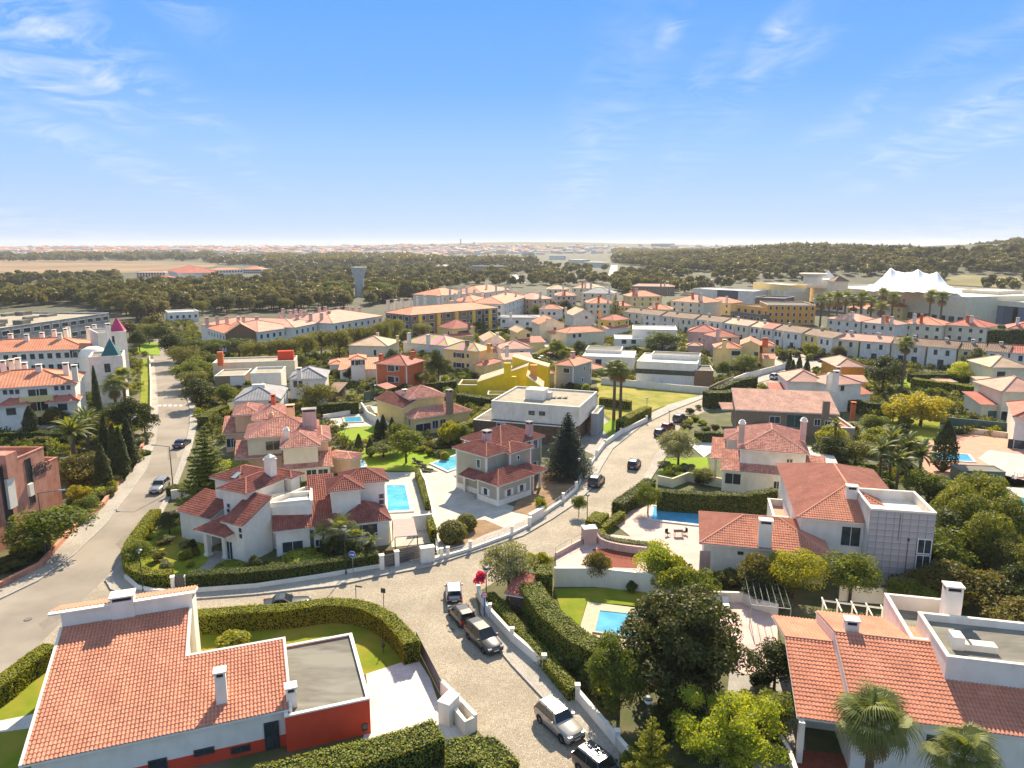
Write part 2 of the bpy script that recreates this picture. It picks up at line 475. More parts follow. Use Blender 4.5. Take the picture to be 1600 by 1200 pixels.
# roofs and houses
def tile_field(mb_v, mb_f, mb_uv, poly, dz, tw=0.26, rl=0.38, ns=4, amp=0.095, step=0.04, rows=True):
 """real clay tiles over one roof plane. poly: 3D points, the first two are the eave (low edge)."""
 p0, p1 = Vector(poly[0]), Vector(poly[1])
 e = (p1 - p0); e.z = 0; L = e.length; e.normalize()
 n = Vector((0, 0, 0))
 for i in range(1, len(poly) - 1):
  n += (Vector(poly[i]) - p0).cross(Vector(poly[i + 1]) - p0)
 n.normalize()
 if n.z < 0: n = -n
 up = n.cross(e).normalized()
 if up.z < 0: up = -up
 pts = [((Vector(p) - p0).dot(e), (Vector(p) - p0).dot(up)) for p in poly]
 umin, umax = min(p[0] for p in pts), max(p[0] for p in pts)
 nt = max(1, int(round((umax - umin) / tw)))
 w = (umax - umin) / nt
 us = np.linspace(umin, umax, nt * ns + 1)
 us[0] += 1e-4; us[-1] -= 1e-4
 lo = np.full(len(us), 1e9); hi = np.full(len(us), -1e9)
 N = len(pts)
 for i in range(N):
  a, b = pts[i], pts[(i + 1) % N]
  if abs(a[0] - b[0]) < 1e-9: continue
  t = (us - a[0]) / (b[0] - a[0])
  ok = (t >= -1e-9) & (t <= 1 + 1e-9)
  vv = a[1] + t * (b[1] - a[1])
  lo = np.where(ok, np.minimum(lo, vv), lo); hi = np.where(ok, np.maximum(hi, vv), hi)
 ok = hi > lo - 1e-6
 lo = np.where(ok, lo, 0); hi = np.where(ok, hi, 0)
 vmax = hi.max(); vmin = lo.min()
 if rows:
  nr = max(1, int(math.ceil((vmax - vmin) / rl)))
  vs = []; hs = []
  for r in range(nr):
   vs += [vmin + r * rl, vmin + (r + 1) * rl]; hs += [step, 0.0]
 else:
  nr = max(1, int(math.ceil((vmax - vmin) / 2.5))); vs = []; hs = []
  rr = (vmax - vmin) / nr
  for r in range(nr + 1): vs.append(vmin + r * rr); hs.append(0.0)
 vs = np.array(vs); hs = np.array(hs)
 ph = (np.arange(len(us)) % ns) / ns
 prof = amp * np.abs(np.cos(math.pi * ph)) if ns > 2 else amp * (np.arange(len(us)) % 2)
 U = np.repeat(us[None, :], len(vs), 0)
 V = np.clip(vs[:, None], lo[None, :], hi[None, :])
 H = dz + prof[None, :] + hs[:, None]
 jit = npr.rand(len(vs), nt + 1)[:, (np.arange(len(us)) // ns)] * 0.018
 H = H + jit
 P0 = np.array(p0); E = np.array(e); UPv = np.array(up); Nn = np.array(n)
 X = P0 + U[..., None] * E + V[..., None] * UPv + H[..., None] * Nn
 base = sum(len(a) for a in mb_v)
 nc = len(us)
 mb_v.append(X.reshape(-1, 3))
 i, j = np.meshgrid(np.arange(len(vs) - 1), np.arange(nc - 1), indexing='ij')
 keep = (np.abs(V[i, j] - V[i + 1, j]) + np.abs(V[i, j + 1] - V[i + 1, j + 1]) > 1e-4) | (rows & (i % 2 == 1) & (V[i, j] > lo[j] + 1e-4) & (V[i, j] < hi[j] - 1e-4))
 i, j = i[keep], j[keep]
 a = i * nc + j + base
 F = np.stack([a, a + 1, a + nc + 1, a + nc], 1)
 mb_f.append(F)
 uu = (us - umin) / w
 def uvof(ii, jj, jm):
  u = uu[jj]; u = np.where(jj > jm, u - 1e-3, u + 1e-3)
  return u
 rowsi = (V - vmin) / rl
 mid_i = rowsi[i, j] * 0.5 + rowsi[i + 1, j + 1] * 0.5
 uvs = np.empty((len(i), 4, 2), dtype=np.float32)
 for k, (di, dj) in enumerate(((0, 0), (0, 1), (1, 1), (1, 0))):
  uvs[:, k, 0] = uvof(i + di, j + dj, j)
  vr = rowsi[i + di, j + dj]
  uvs[:, k, 1] = vr + (0.002 if di == 0 else -0.002)
 mb_uv.append(uvs.reshape(-1, 2))
def np_mesh(name, V, F, uv=None, mats=(), smooth_=False):
 me = bpy.data.meshes.new(name)
 V = np.ascontiguousarray(V, dtype=np.float32); F = np.ascontiguousarray(F, dtype=np.int32)
 me.vertices.add(len(V)); me.vertices.foreach_set('co', V.ravel())
 k = F.shape[1]
 me.loops.add(F.size); me.loops.foreach_set('vertex_index', F.ravel())
 me.polygons.add(len(F))
 me.polygons.foreach_set('loop_start', np.arange(0, F.size, k, dtype=np.int32))
 if uv is not None:
  ul = me.uv_layers.new(name='UVMap'); ul.data.foreach_set('uv', np.ascontiguousarray(uv, dtype=np.float32).ravel())
 for m in mats: me.materials.append(m)
 me.polygons.foreach_set('use_smooth', np.full(len(F), bool(smooth_)))
 me.update(calc_edges=True)
 me.validate()
 return me
# window meshes, shared between alike pieces
_WM = {}
def win_mesh(w, h, fr, key):
 k = ('w', round(w, 2), round(h, 2), key)
 if k not in _WM:
  b = MB(); b.mat(fr)
  t = 0.09
  b.box(-w/2 - t, -w/2, -0.07, 0.02, -h/2 - t, h/2 + t)
  b.box(w/2, w/2 + t, -0.07, 0.02, -h/2 - t, h/2 + t)
  b.box(-w/2, w/2, -0.07, 0.02, h/2, h/2 + t)
  b.box(-w/2, w/2, -0.09, 0.02, -h/2 - t, -h/2)
  if w > 0.75:
   b.box(-0.03, 0.03, -0.05, 0.02, -h/2, h/2)
  _WM[k] = b.mesh('window_frame')
 return _WM[k]
def pane_mesh(w, h, gl, key):
 k = ('p', round(w, 2), round(h, 2), key)
 if k not in _WM:
  b = MB(); b.mat(gl)
  b.box(-w/2, w/2, -0.025, 0.01, -h/2, h/2)
  _WM[k] = b.mesh('pane')
 return _WM[k]
def shutter_mesh(w, h, m, key):
 k = ('s', round(w, 2), round(h, 2), key)
 if k not in _WM:
  b = MB(); b.mat(m)
  b.box(-w/2, w/2, -0.10, -0.02, -h/2, h/2)
  n = max(2, int(h / 0.25))
  for i in range(n):
   z = -h/2 + (i + 0.5) * h / n
   b.box(-w/2 + 0.05, w/2 - 0.05, -0.13, -0.10, z - 0.04, z + 0.04)
  _WM[k] = b.mesh('shutter')
 return _WM[k]
def flatwin_mesh(w, h, fr, gl, key):
 """window of a far house: frame and recessed glass in one mesh"""
 k = ('f', round(w, 2), round(h, 2), key)
 if k not in _WM:
  b = MB(); b.mat(fr)
  t = 0.12
  b.box(-w/2 - t, w/2 + t, -0.08, 0.02, h/2, h/2 + t)
  b.box(-w/2 - t, w/2 + t, -0.08, 0.02, -h/2 - t, -h/2)
  b.box(-w/2 - t, -w/2, -0.08, 0.02, -h/2, h/2)
  b.box(w/2, w/2 + t, -0.08, 0.02, -h/2, h/2)
  b.mat(gl); b.box(-w/2, w/2, -0.02, 0.02, -h/2, h/2)
  _WM[k] = b.mesh('window')
 return _WM[k]
class Blk: pass
FOOT = []
class House:
 def __init__(s, label, name='house', cat='house', group=None, wall=None, tile=None, lod=2, trim=None, fr=None, gl=None):
  s.label = label; s.root = None; s.name = name; s.cat = cat; s.group = group
  s.wall = wall or M_white; s.tile = tile or T_terra_f; s.lod = lod; s.trim = trim
  s.fr = fr or M_frame; s.gl = gl or M_glass
  s.blocks = []
 def _root(s, p):
  if s.root is None:
   s.root = empty(s.name, (p[0], p[1], 0), s.label, s.cat, s.group)
  return s.root
 def blk(s, z, N, R, L=None, depth=None, th=None, z0=0.0, roof='hip', pitch=0.42, over=0.45, wall=None, tile=None, rise=None, ph=0.6, rmat=None, trim=None, skew=False, walls=True, plinth=None, lod=None, width=None, cop=None):
  Nw, Rw = P(N[0], N[1], z), P(R[0], R[1], z)
  e = Rw - Nw; e.z = 0; W = e.length; e.normalize()
  if th is not None:
   e = Vector((math.cos(math.radians(th)), math.sin(math.radians(th)), 0))
   W = (Rw - Nw).dot(e)
  if width: W = width
  p = Vector((-e.y, e.x, 0))
  if L is not None:
   lv = P(L[0], L[1], z) - Nw
   depth = max(1.0, lv.dot(p))
  b = Blk()
  b.O = Vector((Nw.x, Nw.y, 0)); b.e = e; b.p = p; b.W = W; b.D = depth; b.z = z; b.z0 = z0; b.over = over
  lod = s.lod if lod is None else lod
  s._root(b.O + e * W / 2 + p * depth / 2)
  wall = wall or s.wall; tile = tile or s.tile
  trim = trim if trim is not None else s.trim
  ov = over if roof != 'flat' else 0.0
  jit = 0.002 + 0.004 * rnd.random()
  b.x0, b.x1, b.y0, b.y1 = ov + jit, W - ov - jit, ov + jit, depth - ov - jit
  def w3(a, c, zz): return b.O + e * a + p * c + Vector((0, 0, zz))
  b.w3 = w3
  eave = z
  planes = []; ridges = []
  if roof == 'hip':
   rf = pitch
   if W >= depth:
    h = depth / 2 * rf; m = depth / 2
    A, B_ = w3(m, m, eave + h), w3(W - m, m, eave + h)
    c00, c10, c11, c01 = w3(0, 0, eave), w3(W, 0, eave), w3(W, depth, eave), w3(0, depth, eave)
    planes = [[c00, c10, B_, A], [c10, c11, B_], [c11, c01, A, B_], [c01, c00, A]]
    ridges = [(c00, A), (c01, A), (c10, B_), (c11, B_), (A, B_)]
   else:
    h = W / 2 * rf; m = W / 2
    A, B_ = w3(m, m, eave + h), w3(m, depth - m, eave + h)
    c00, c10, c11, c01 = w3(0, 0, eave), w3(W, 0, eave), w3(W, depth, eave), w3(0, depth, eave)
    planes = [[c00, c10, A], [c10, c11, B_, A], [c11, c01, B_], [c01, c00, A, B_]]
    ridges = [(c00, A), (c10, A), (c01, B_), (c11, B_), (A, B_)]
   b.top = eave + h
  elif roof in ('gable_a', 'gable_b'):
   c00, c10, c11, c01 = w3(0, 0, eave), w3(W, 0, eave), w3(W, depth, eave), w3(0, depth, eave)
   if roof == 'gable_a':
    h = depth / 2 * pitch
    A, B_ = w3(0, depth / 2, eave + h), w3(W, depth / 2, eave + h)
    planes = [[c00, c10, B_, A], [c11, c01, A, B_]]
   else:
    h = W / 2 * pitch
    A, B_ = w3(W / 2, 0, eave + h), w3(W / 2, depth, eave + h)
    planes = [[c10, c11, B_, A], [c01, c00, A, B_]]
   ridges = [(A, B_)]
   b.top = eave + h
  elif roof == 'shed':
   lowside, h = rise
   c = {'f': ((0, 0), (W, 0), (W, depth), (0, depth)), 'k': ((W, depth), (0, depth), (0, 0), (W, 0)),
    'l': ((0, depth), (0, 0), (W, 0), (W, depth)), 'r': ((W, 0), (W, depth), (0, depth), (0, 0))}[lowside]
   planes = [[w3(c[0][0], c[0][1], eave), w3(c[1][0], c[1][1], eave), w3(c[2][0], c[2][1], eave + h), w3(c[3][0], c[3][1], eave + h)]]
   ridges = []
   b.top = eave + h
  b.planes = planes
  FOOT.append([(q.x, q.y) for q in (w3(-.6, -.6, 0), w3(W + .6, -.6, 0), w3(W + .6, depth + .6, 0), w3(-.6, depth + .6, 0))])
  # walls
  if walls:
   m = MB(); m.mat(wall)
   x0, x1, y0, y1 = b.x0, b.x1, b.y0, b.y1
   zt = eave - 0.06
   if roof == 'flat': zt = eave - 0.08
   def ztop(a, c):
    if roof == 'shed':
     lowside, h = rise
     t = {'f': c / depth, 'k': 1 - c / depth, 'l': a / W, 'r': 1 - a / W}[lowside]
     return eave + h * t - 0.08
    return zt
   cor = [(x0, y0), (x1, y0), (x1, y1), (x0, y1)]
   bot = [w3(a, c, z0) for a, c in cor]; top = [w3(a, c, ztop(a, c)) for a, c in cor]
   for i in range(4):
    j = (i + 1) % 4
    m.poly([bot[i], bot[j], top[j], top[i]])
   m.poly(bot[::-1])
   if roof != 'flat': m.poly(top)
   if roof == 'gable_a':
    for a in (x0, x1):
     t = [w3(a, y0, zt), w3(a, y1, zt), w3(a, depth / 2, b.top - 0.1)]
     m.poly(t if a == x1 else t[::-1])
   if roof == 'gable_b':
    for c in (y0, y1):
     t = [w3(x0, c, zt), w3(x1, c, zt), w3(W / 2, c, b.top - 0.1)]
     m.poly(t if c == y0 else t[::-1])
   m.build('wall', s.root)
   if trim:
    t = MB(); t.mat(trim)
    R_ = Matrix(((e.x, p.x, 0, b.O.x), (e.y, p.y, 0, b.O.y), (0, 0, 1, 0), (0, 0, 0, 1)))
    q = 0.22; g = 0.03
    for a, c in cor:
     sx = -1 if a == x0 else 1; sy = -1 if c == y0 else 1
     t.box(min(a + sx*g, a - sx*q), max(a + sx*g, a - sx*q), min(c + sy*g, c - sy*q), max(c + sy*g, c - sy*q), z0, zt - 0.02, R_)
    if plinth:
     t.box(x0 - g*1.5, x1 + g*1.5, y0 - g*1.5, y0 + 0.1, z0, z0 + plinth, R_)
     t.box(x0 - g*1.5, x0 + 0.1, y0 + 0.1, y1, z0, z0 + plinth, R_)
    t.build('corner_trim', s.root)
  # roof
  if roof == 'flat':
   m = MB(); m.mat(cop or M_white)
   R_ = Matrix(((e.x, p.x, 0, b.O.x), (e.y, p.y, 0, b.O.y), (0, 0, 1, 0), (0, 0, 0, 1)))
   t = 0.24
   cz = eave
   i0 = -0.04
   # parapet walls stand above the deck
   for (a0, a1, c0, c1) in ((i0, W - i0, i0, t), (i0, W - i0, depth - t, depth - i0), (i0, t, t, depth - t), (W - t, W - i0, t, depth - t)):
    m.box(a0, a1, c0, c1, cz - 0.12, cz, R_)
   m.mat(wall)
   for (a0, a1, c0, c1) in ((b.x0 + .001, b.x1 - .001, b.y0 + .001, t - 0.02), (b.x0 + .001, b.x1 - .001, depth - t + 0.02, b.y1 - .001), (b.x0 + .001, t - 0.02, t - 0.02, depth - t + 0.02), (W - t + 0.02, b.x1 - .001, t - 0.02, depth - t + 0.02)):
    m.box(a0, a1, c0, c1, eave - ph - 0.2, cz - 0.125, R_)
   m.build('parapet', s.root)
   d = MB(); d.mat(rmat or M_roofgrey)
   d.box(t - 0.03, W - t + 0.03, t - 0.03, depth - t + 0.03, eave - ph - 0.2, eave - ph, R_)
   d.build('roof', s.root)
   b.deck = eave - ph
   b.top = eave
  else:
   m = MB(); m.mat(rmat or M_white)
   th_ = 0.12
   for pl in planes:
    lo = [Vector(q) - Vector((0, 0, th_)) for q in pl]
    m.poly([Vector(q) - Vector((0, 0, 0.02)) for q in pl])
    m.poly(lo[::-1])
    n_ = len(pl)
    for i in range(n_):
     j = (i + 1) % n_
     m.poly([lo[i], lo[j], Vector(pl[j]) - Vector((0, 0, .02)), Vector(pl[i]) - Vector((0, 0, .02))])
   rf = m.build('roof', s.root)
   V, F, UV = [], [], []
   for pl in planes:
    if lod == 0: tile_field(V, F, UV, pl, 0.01)
    elif lod == 1: tile_field(V, F, UV, pl, 0.01, ns=2, rl=0.8, amp=0.07, step=0.03)
    else: tile_field(V, F, UV, pl, 0.02, ns=1, amp=0.0, rows=False, tw=0.6)
   if lod == 2:
    for q in UV: q *= 1
   base = 0
   if ridges:
    rb = MB()
    for A_, B2 in ridges:
     rb.tube(Vector(A_) + Vector((0, 0, 0.04)), Vector(B2) + Vector((0, 0, 0.04)), 0.13 if lod < 2 else 0.16, n=6, cap=False)
    rv = np.array([tuple(q) for q in rb.v]); rf_ = np.array(rb.f, dtype=np.int64)
    base = sum(len(a) for a in V)
    V.append(rv); F.append(rf_ + base)
    UV.append(np.tile(np.array([[0.5, 0.5]]), (rf_.size, 1)) + np.repeat(npr.rand(len(rf_), 2) * 40, 4, 0))
   V = np.concatenate(V) - np.array(parent_world(s.root))[None, :]
   me = np_mesh('roof_tiles', V, np.concatenate(F), np.concatenate(UV), [tile])
   t = bpy.data.objects.new('roof_tiles', me); C.objects.link(t); t.parent = rf; t['kind'] = 'stuff'
  s.blocks.append(b)
  return b
 def face(s, b, f):
  w3 = b.w3
  A, B_ = {'f': (w3(b.x0, b.y0, 0), w3(b.x1, b.y0, 0)), 'l': (w3(b.x0, b.y1, 0), w3(b.x0, b.y0, 0)),
    'r': (w3(b.x1, b.y0, 0), w3(b.x1, b.y1, 0)), 'k': (w3(b.x1, b.y1, 0), w3(b.x0, b.y1, 0))}[f]
  return A, B_
 def win(s, b, f, pts, w=1.1, h=1.2, style='', far=None, name='window', label=None, fr=None, gl=None):
  """openings at bearings pts on face f of block b"""
  A, B_ = s.face(b, f)
  d = (B_ - A).normalized(); ang = math.atan2(d.y, d.x)
  L = (B_ - A).length
  fr = fr or s.fr; gl = gl or s.gl
  far = (s.lod == 2) if far is None else far
  for q in pts:
   pw = PV(q[0], q[1], A, B_)
   t = (pw - A).dot(d)
   t = min(max(t, w / 2 + 0.15), L - w / 2 - 0.15) if L > w + 0.3 else L / 2
   pw = Vector((A.x + d.x * t, A.y + d.y * t, max(b.z0 + h / 2 + 0.12, min(pw.z, b.z - h / 2 - 0.3))))
   s._win(pw, ang, w, h, style, far, name, label, fr, gl)
 def grid(s, b, f, n, zs, w=1.1, h=1.2, style='', t0=0.0, t1=1.0, far=None, name='window', fr=None, gl=None, skip=()):
  """n evenly spaced openings on each floor height in zs"""
  A, B_ = s.face(b, f)
  d = (B_ - A).normalized(); ang = math.atan2(d.y, d.x); L = (B_ - A).length
  far = (s.lod == 2) if far is None else far
  for iz, z in enumerate(zs):
   for i in range(n):
    if (i, iz) in skip: continue
    t = L * (t0 + (t1 - t0) * (i + 0.5) / n)
    s._win(Vector((A.x + d.x * t, A.y + d.y * t, z)), ang, w, h, style, far, name, None, fr or s.fr, gl or s.gl)
 def _win(s, pw, ang, w, h, style, far, name, label, fr, gl):
  rt = s.root; off = pw - Vector(rt.location)
  if far:
   o = inst(name, flatwin_mesh(w, h, fr, gl, fr.name + gl.name), rt, off, ang)
  else:
   o = inst(name, win_mesh(w, h, fr, fr.name), rt, off, ang)
   inst('pane', pane_mesh(w, h, gl, gl.name), o, (0, 0, 0))
  if style in ('sd', 'sw'):
   sm = M_shut if style == 'sd' else M_shutw
   me = shutter_mesh(w * 0.5, h + 0.1, sm, sm.name)
   for sx in (-1, 1):
    inst('shutter', me, o, (sx * (w / 2 + 0.12 + w * 0.25), 0, 0))
  if label: o['label'] = label
 def chimney(s, px, py, zt, w=0.9, d=0.9, zb=None, b=None, m=None, cap='slab', capm=None, label=None):
  """px,py: bearing to the middle of the chimney top at height zt"""
  q = P(px, py, zt); b = b or s.blocks[0]
  e, p = b.e, b.p
  zb = (b.z - 0.3) if zb is None else zb
  s._root(q)
  R_ = Matrix(((e.x, p.x, 0, q.x), (e.y, p.y, 0, q.y), (0, 0, 1, 0), (0, 0, 0, 1)))
  m = m or M_white
  k = MB(); k.mat(m); k.box(-w/2, w/2, -d/2, d/2, zb, zt - 0.45, R_)
  o = k.build('chimney', s.root)
  c = MB(); c.mat(capm or m)
  if cap == 'slab':
   c.box(-w/2 - .08, w/2 + .08, -d/2 - .08, d/2 + .08, zt - 0.12, zt, R_)
   for sx in (-1, 1):
    for sy in (-1, 1):
     x, y = sx * (w/2 - .08), sy * (d/2 - .08)
     c.box(x - .07, x + .07, y - .07, y + .07, zt - 0.45, zt - 0.12, R_)
   c.mat(M_dark); c.box(-w/2 + .12, w/2 - .12, -d/2 + .12, d/2 - .12, zt - 0.45, zt - 0.2, R_)
  elif cap == 'pot':
   c.box(-w/2 - .1, w/2 + .1, -d/2 - .1, d/2 + .1, zt - 0.45, zt - 0.3, R_)
   c.box(-w/2 + .05, w/2 - .05, -d/2 + .05, d/2 - .05, zt - 0.3, zt - 0.05, R_)
   ring = [R_ @ Vector(v) for v in ((-w/2, -d/2, zt - .05), (w/2, -d/2, zt - .05), (w/2, d/2, zt - .05), (-w/2, d/2, zt - .05), (0, 0, zt + w * 0.35))]
   c.add(ring, [(0, 1, 4), (1, 2, 4), (2, 3, 4), (3, 0, 4), (3, 2, 1, 0)])
  c.build('chimney_cap', o)
  return o
 def chims(s, pts, zt, **k):
  for q in pts: s.chimney(q[0], q[1], zt, **k)
# ground sheets, walls, hedges, pools
_lvl = [0.004]
def sheet(name, px, m, kind='structure', z=None, label=None, cat=None, thick=0.0, zo=None, world=False):
 """level paving, lawn or water outlined by bearings px"""
 if z is None:
  _lvl[0] += 0.003; z = _lvl[0]
 pts = [P(a, b, zo if zo is not None else z) for a, b in px] if not world else [Vector((a, b, z)) for a, b in px]
 if 'court' not in name or 1: FOOT.append([(q.x, q.y) for q in pts])
 b = MB(); b.mat(m)
 ar = sum(pts[i].x * pts[(i + 1) % len(pts)].y - pts[(i + 1) % len(pts)].x * pts[i].y for i in range(len(pts)))
 if ar < 0: pts = pts[::-1]
 import bmesh
 me = bpy.data.meshes.new(name)
 bm = bmesh.new()
 vs = [bm.verts.new((q.x, q.y, z)) for q in pts]
 f = bm.faces.new(vs)
 if thick:
  r = bmesh.ops.extrude_face_region(bm, geom=[f])
  for v in r['geom']:
   if isinstance(v, bmesh.types.BMVert): v.co.z -= thick
  for v in vs: pass
 bmesh.ops.triangulate(bm, faces=bm.faces[:])
 bmesh.ops.recalc_face_normals(bm, faces=bm.faces[:])
 bm.to_mesh(me); bm.free()
 me.materials.append(m)
 o = bpy.data.objects.new(name, me); C.objects.link(o)
 if not thick:
  me.update()
  if len(me.polygons) and me.polygons[0].normal.z < 0:
   me.flip_normals()
 return tag(o, label, cat, kind=kind)
def densify(pts, step):
 out = []
 for i in range(len(pts) - 1):
  a, b = Vector(pts[i]), Vector(pts[i + 1])
  n = max(1, int(round((b - a).length / step)))
  for k in range(n): out.append(a.lerp(b, k / n))
 out.append(Vector(pts[-1]))
 return out
def catmull(pts, n=6):
 if len(pts) < 3: return pts
 q = [pts[0]] + list(pts) + [pts[-1]]
 out = []
 for i in range(1, len(q) - 2):
  p0, p1, p2, p3 = q[i-1], q[i], q[i+1], q[i+2]
  for k in range(n):
   t = k / n
   out.append(0.5 * ((2 * p1) + (p2 - p0) * t + (2*p0 - 5*p1 + 4*p2 - p3) * t*t + (3*p1 - p0 - 3*p2 + p3) * t**3))
 out.append(q[-2])
 return out
def path_w(px, z=0.0, curve=False):
 pts = [P(a, b, z) for a, b in px]
 for q in pts: q.z = 0
 return catmull(pts) if curve else pts
def ribbon(pts, w):
 n = len(pts); L, R = [], []
 for i in range(n):
  d = (pts[min(i + 1, n - 1)] - pts[max(i - 1, 0)]); d.z = 0; d.normalize()
  s_ = Vector((-d.y, d.x, 0))
  L.append(pts[i] + s_ * w / 2); R.append(pts[i] - s_ * w / 2)
 return L, R
def wall_line(label, px, h, t=0.22, m=None, cop=None, name='garden_wall', cat='wall', z=0.0, curve=False, posts=0, rail=None, z0=0.0, group=None, panel=None, ph=0.35):
 """garden wall along bearings px (its foot on the ground) with coping, posts and a low rail on top"""
 pts = path_w(px, z, curve)
 root = empty(name, pts[len(pts) // 2], label, cat, group)
 def strip(nm, w, za, zb, mm):
  L, R = ribbon(pts, w)
  b = MB(); b.mat(mm)
  n = len(pts)
  for i in range(n - 1):
   b.poly([L[i] + Vector((0,0,zb)), R[i] + Vector((0,0,zb)), R[i+1] + Vector((0,0,zb)), L[i+1] + Vector((0,0,zb))])
   b.poly([R[i] + Vector((0,0,za)), R[i+1] + Vector((0,0,za)), R[i+1] + Vector((0,0,zb)), R[i] + Vector((0,0,zb))])
   b.poly([L[i+1] + Vector((0,0,za)), L[i] + Vector((0,0,za)), L[i] + Vector((0,0,zb)), L[i+1] + Vector((0,0,zb))])
   b.poly([L[i] + Vector((0,0,za)), R[i] + Vector((0,0,za)), R[i+1] + Vector((0,0,za)), L[i+1] + Vector((0,0,za))])
  for i in (0, n - 1):
   b.poly([L[i] + Vector((0,0,za)), R[i] + Vector((0,0,za)), R[i] + Vector((0,0,zb)), L[i] + Vector((0,0,zb))])
  return b.build(nm, root)
 strip('wall_body', t, z0, h, m or M_white)
 strip('coping', t + 0.08, h + 0.002, h + 0.07, cop or m or M_white)
 if posts:
  dp = densify(pts, posts)
  b = MB(); b.mat(m or M_white)
  me = None
  for q in dp:
   if me is None:
    b.box(-0.19, 0.19, -0.19, 0.19, z0, h + ph); b.box(-0.23, 0.23, -0.23, 0.23, h + ph, h + ph + 0.07)
    me = b.mesh('post')
   inst('post', me, root, q - Vector(root.location))
 if panel:
  L, R = ribbon(pts, 0.03)
  b = MB(); b.mat(panel[0])
  hp = panel[1]
  dp = densify(pts, panel[2])
  for q in dp: b.box(q.x - .02, q.x + .02, q.y - .02, q.y + .02, h, h + hp)
  for zz in panel[3]:
   for i in range(len(pts) - 1): b.tube(pts[i] + Vector((0,0,h+zz)), pts[i+1] + Vector((0,0,h+zz)), 0.022, n=4)
  b.build('railing', root)
 return root
M_box = leaf_mat('clipped_hedge_leaves', (0.14, 0.165, 0.022), (0.22, 0.225, 0.03), 0.25, (0.2, 0.14, 0.05))
M_boxd = leaf_mat('dark_hedge_leaves', (0.075, 0.095, 0.02), (0.15, 0.155, 0.03), 0.2)
M_boxy = leaf_mat('yellow_green_hedge_leaves', (0.24, 0.25, 0.02), (0.33, 0.31, 0.03), 0.3)
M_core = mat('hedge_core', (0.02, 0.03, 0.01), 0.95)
def cards(V, F, pos, nrm, size, rs=npr, jit=0.6, asp=0.7):
 """leaf clumps: one small quad at each position"""
 n = len(pos)
 d = nrm + rs.normal(size=(n, 3)) * jit
 d /= np.linalg.norm(d, axis=1)[:, None] + 1e-9
 r = rs.normal(size=(n, 3))
 t = np.cross(d, r); t /= np.linalg.norm(t, axis=1)[:, None] + 1e-9
 u = np.cross(d, t)
 s_ = size * (0.6 + 0.8 * rs.rand(n))[:, None]
 a, b_ = t * s_, u * s_ * asp
 base = sum(len(x) for x in V)
 q = np.stack([pos - a, pos - b_ * 0.9, pos + a, pos + b_ * 0.9], 1).reshape(-1, 3)
 V.append(q)
 F.append(np.arange(4 * n).reshape(n, 4) + base)
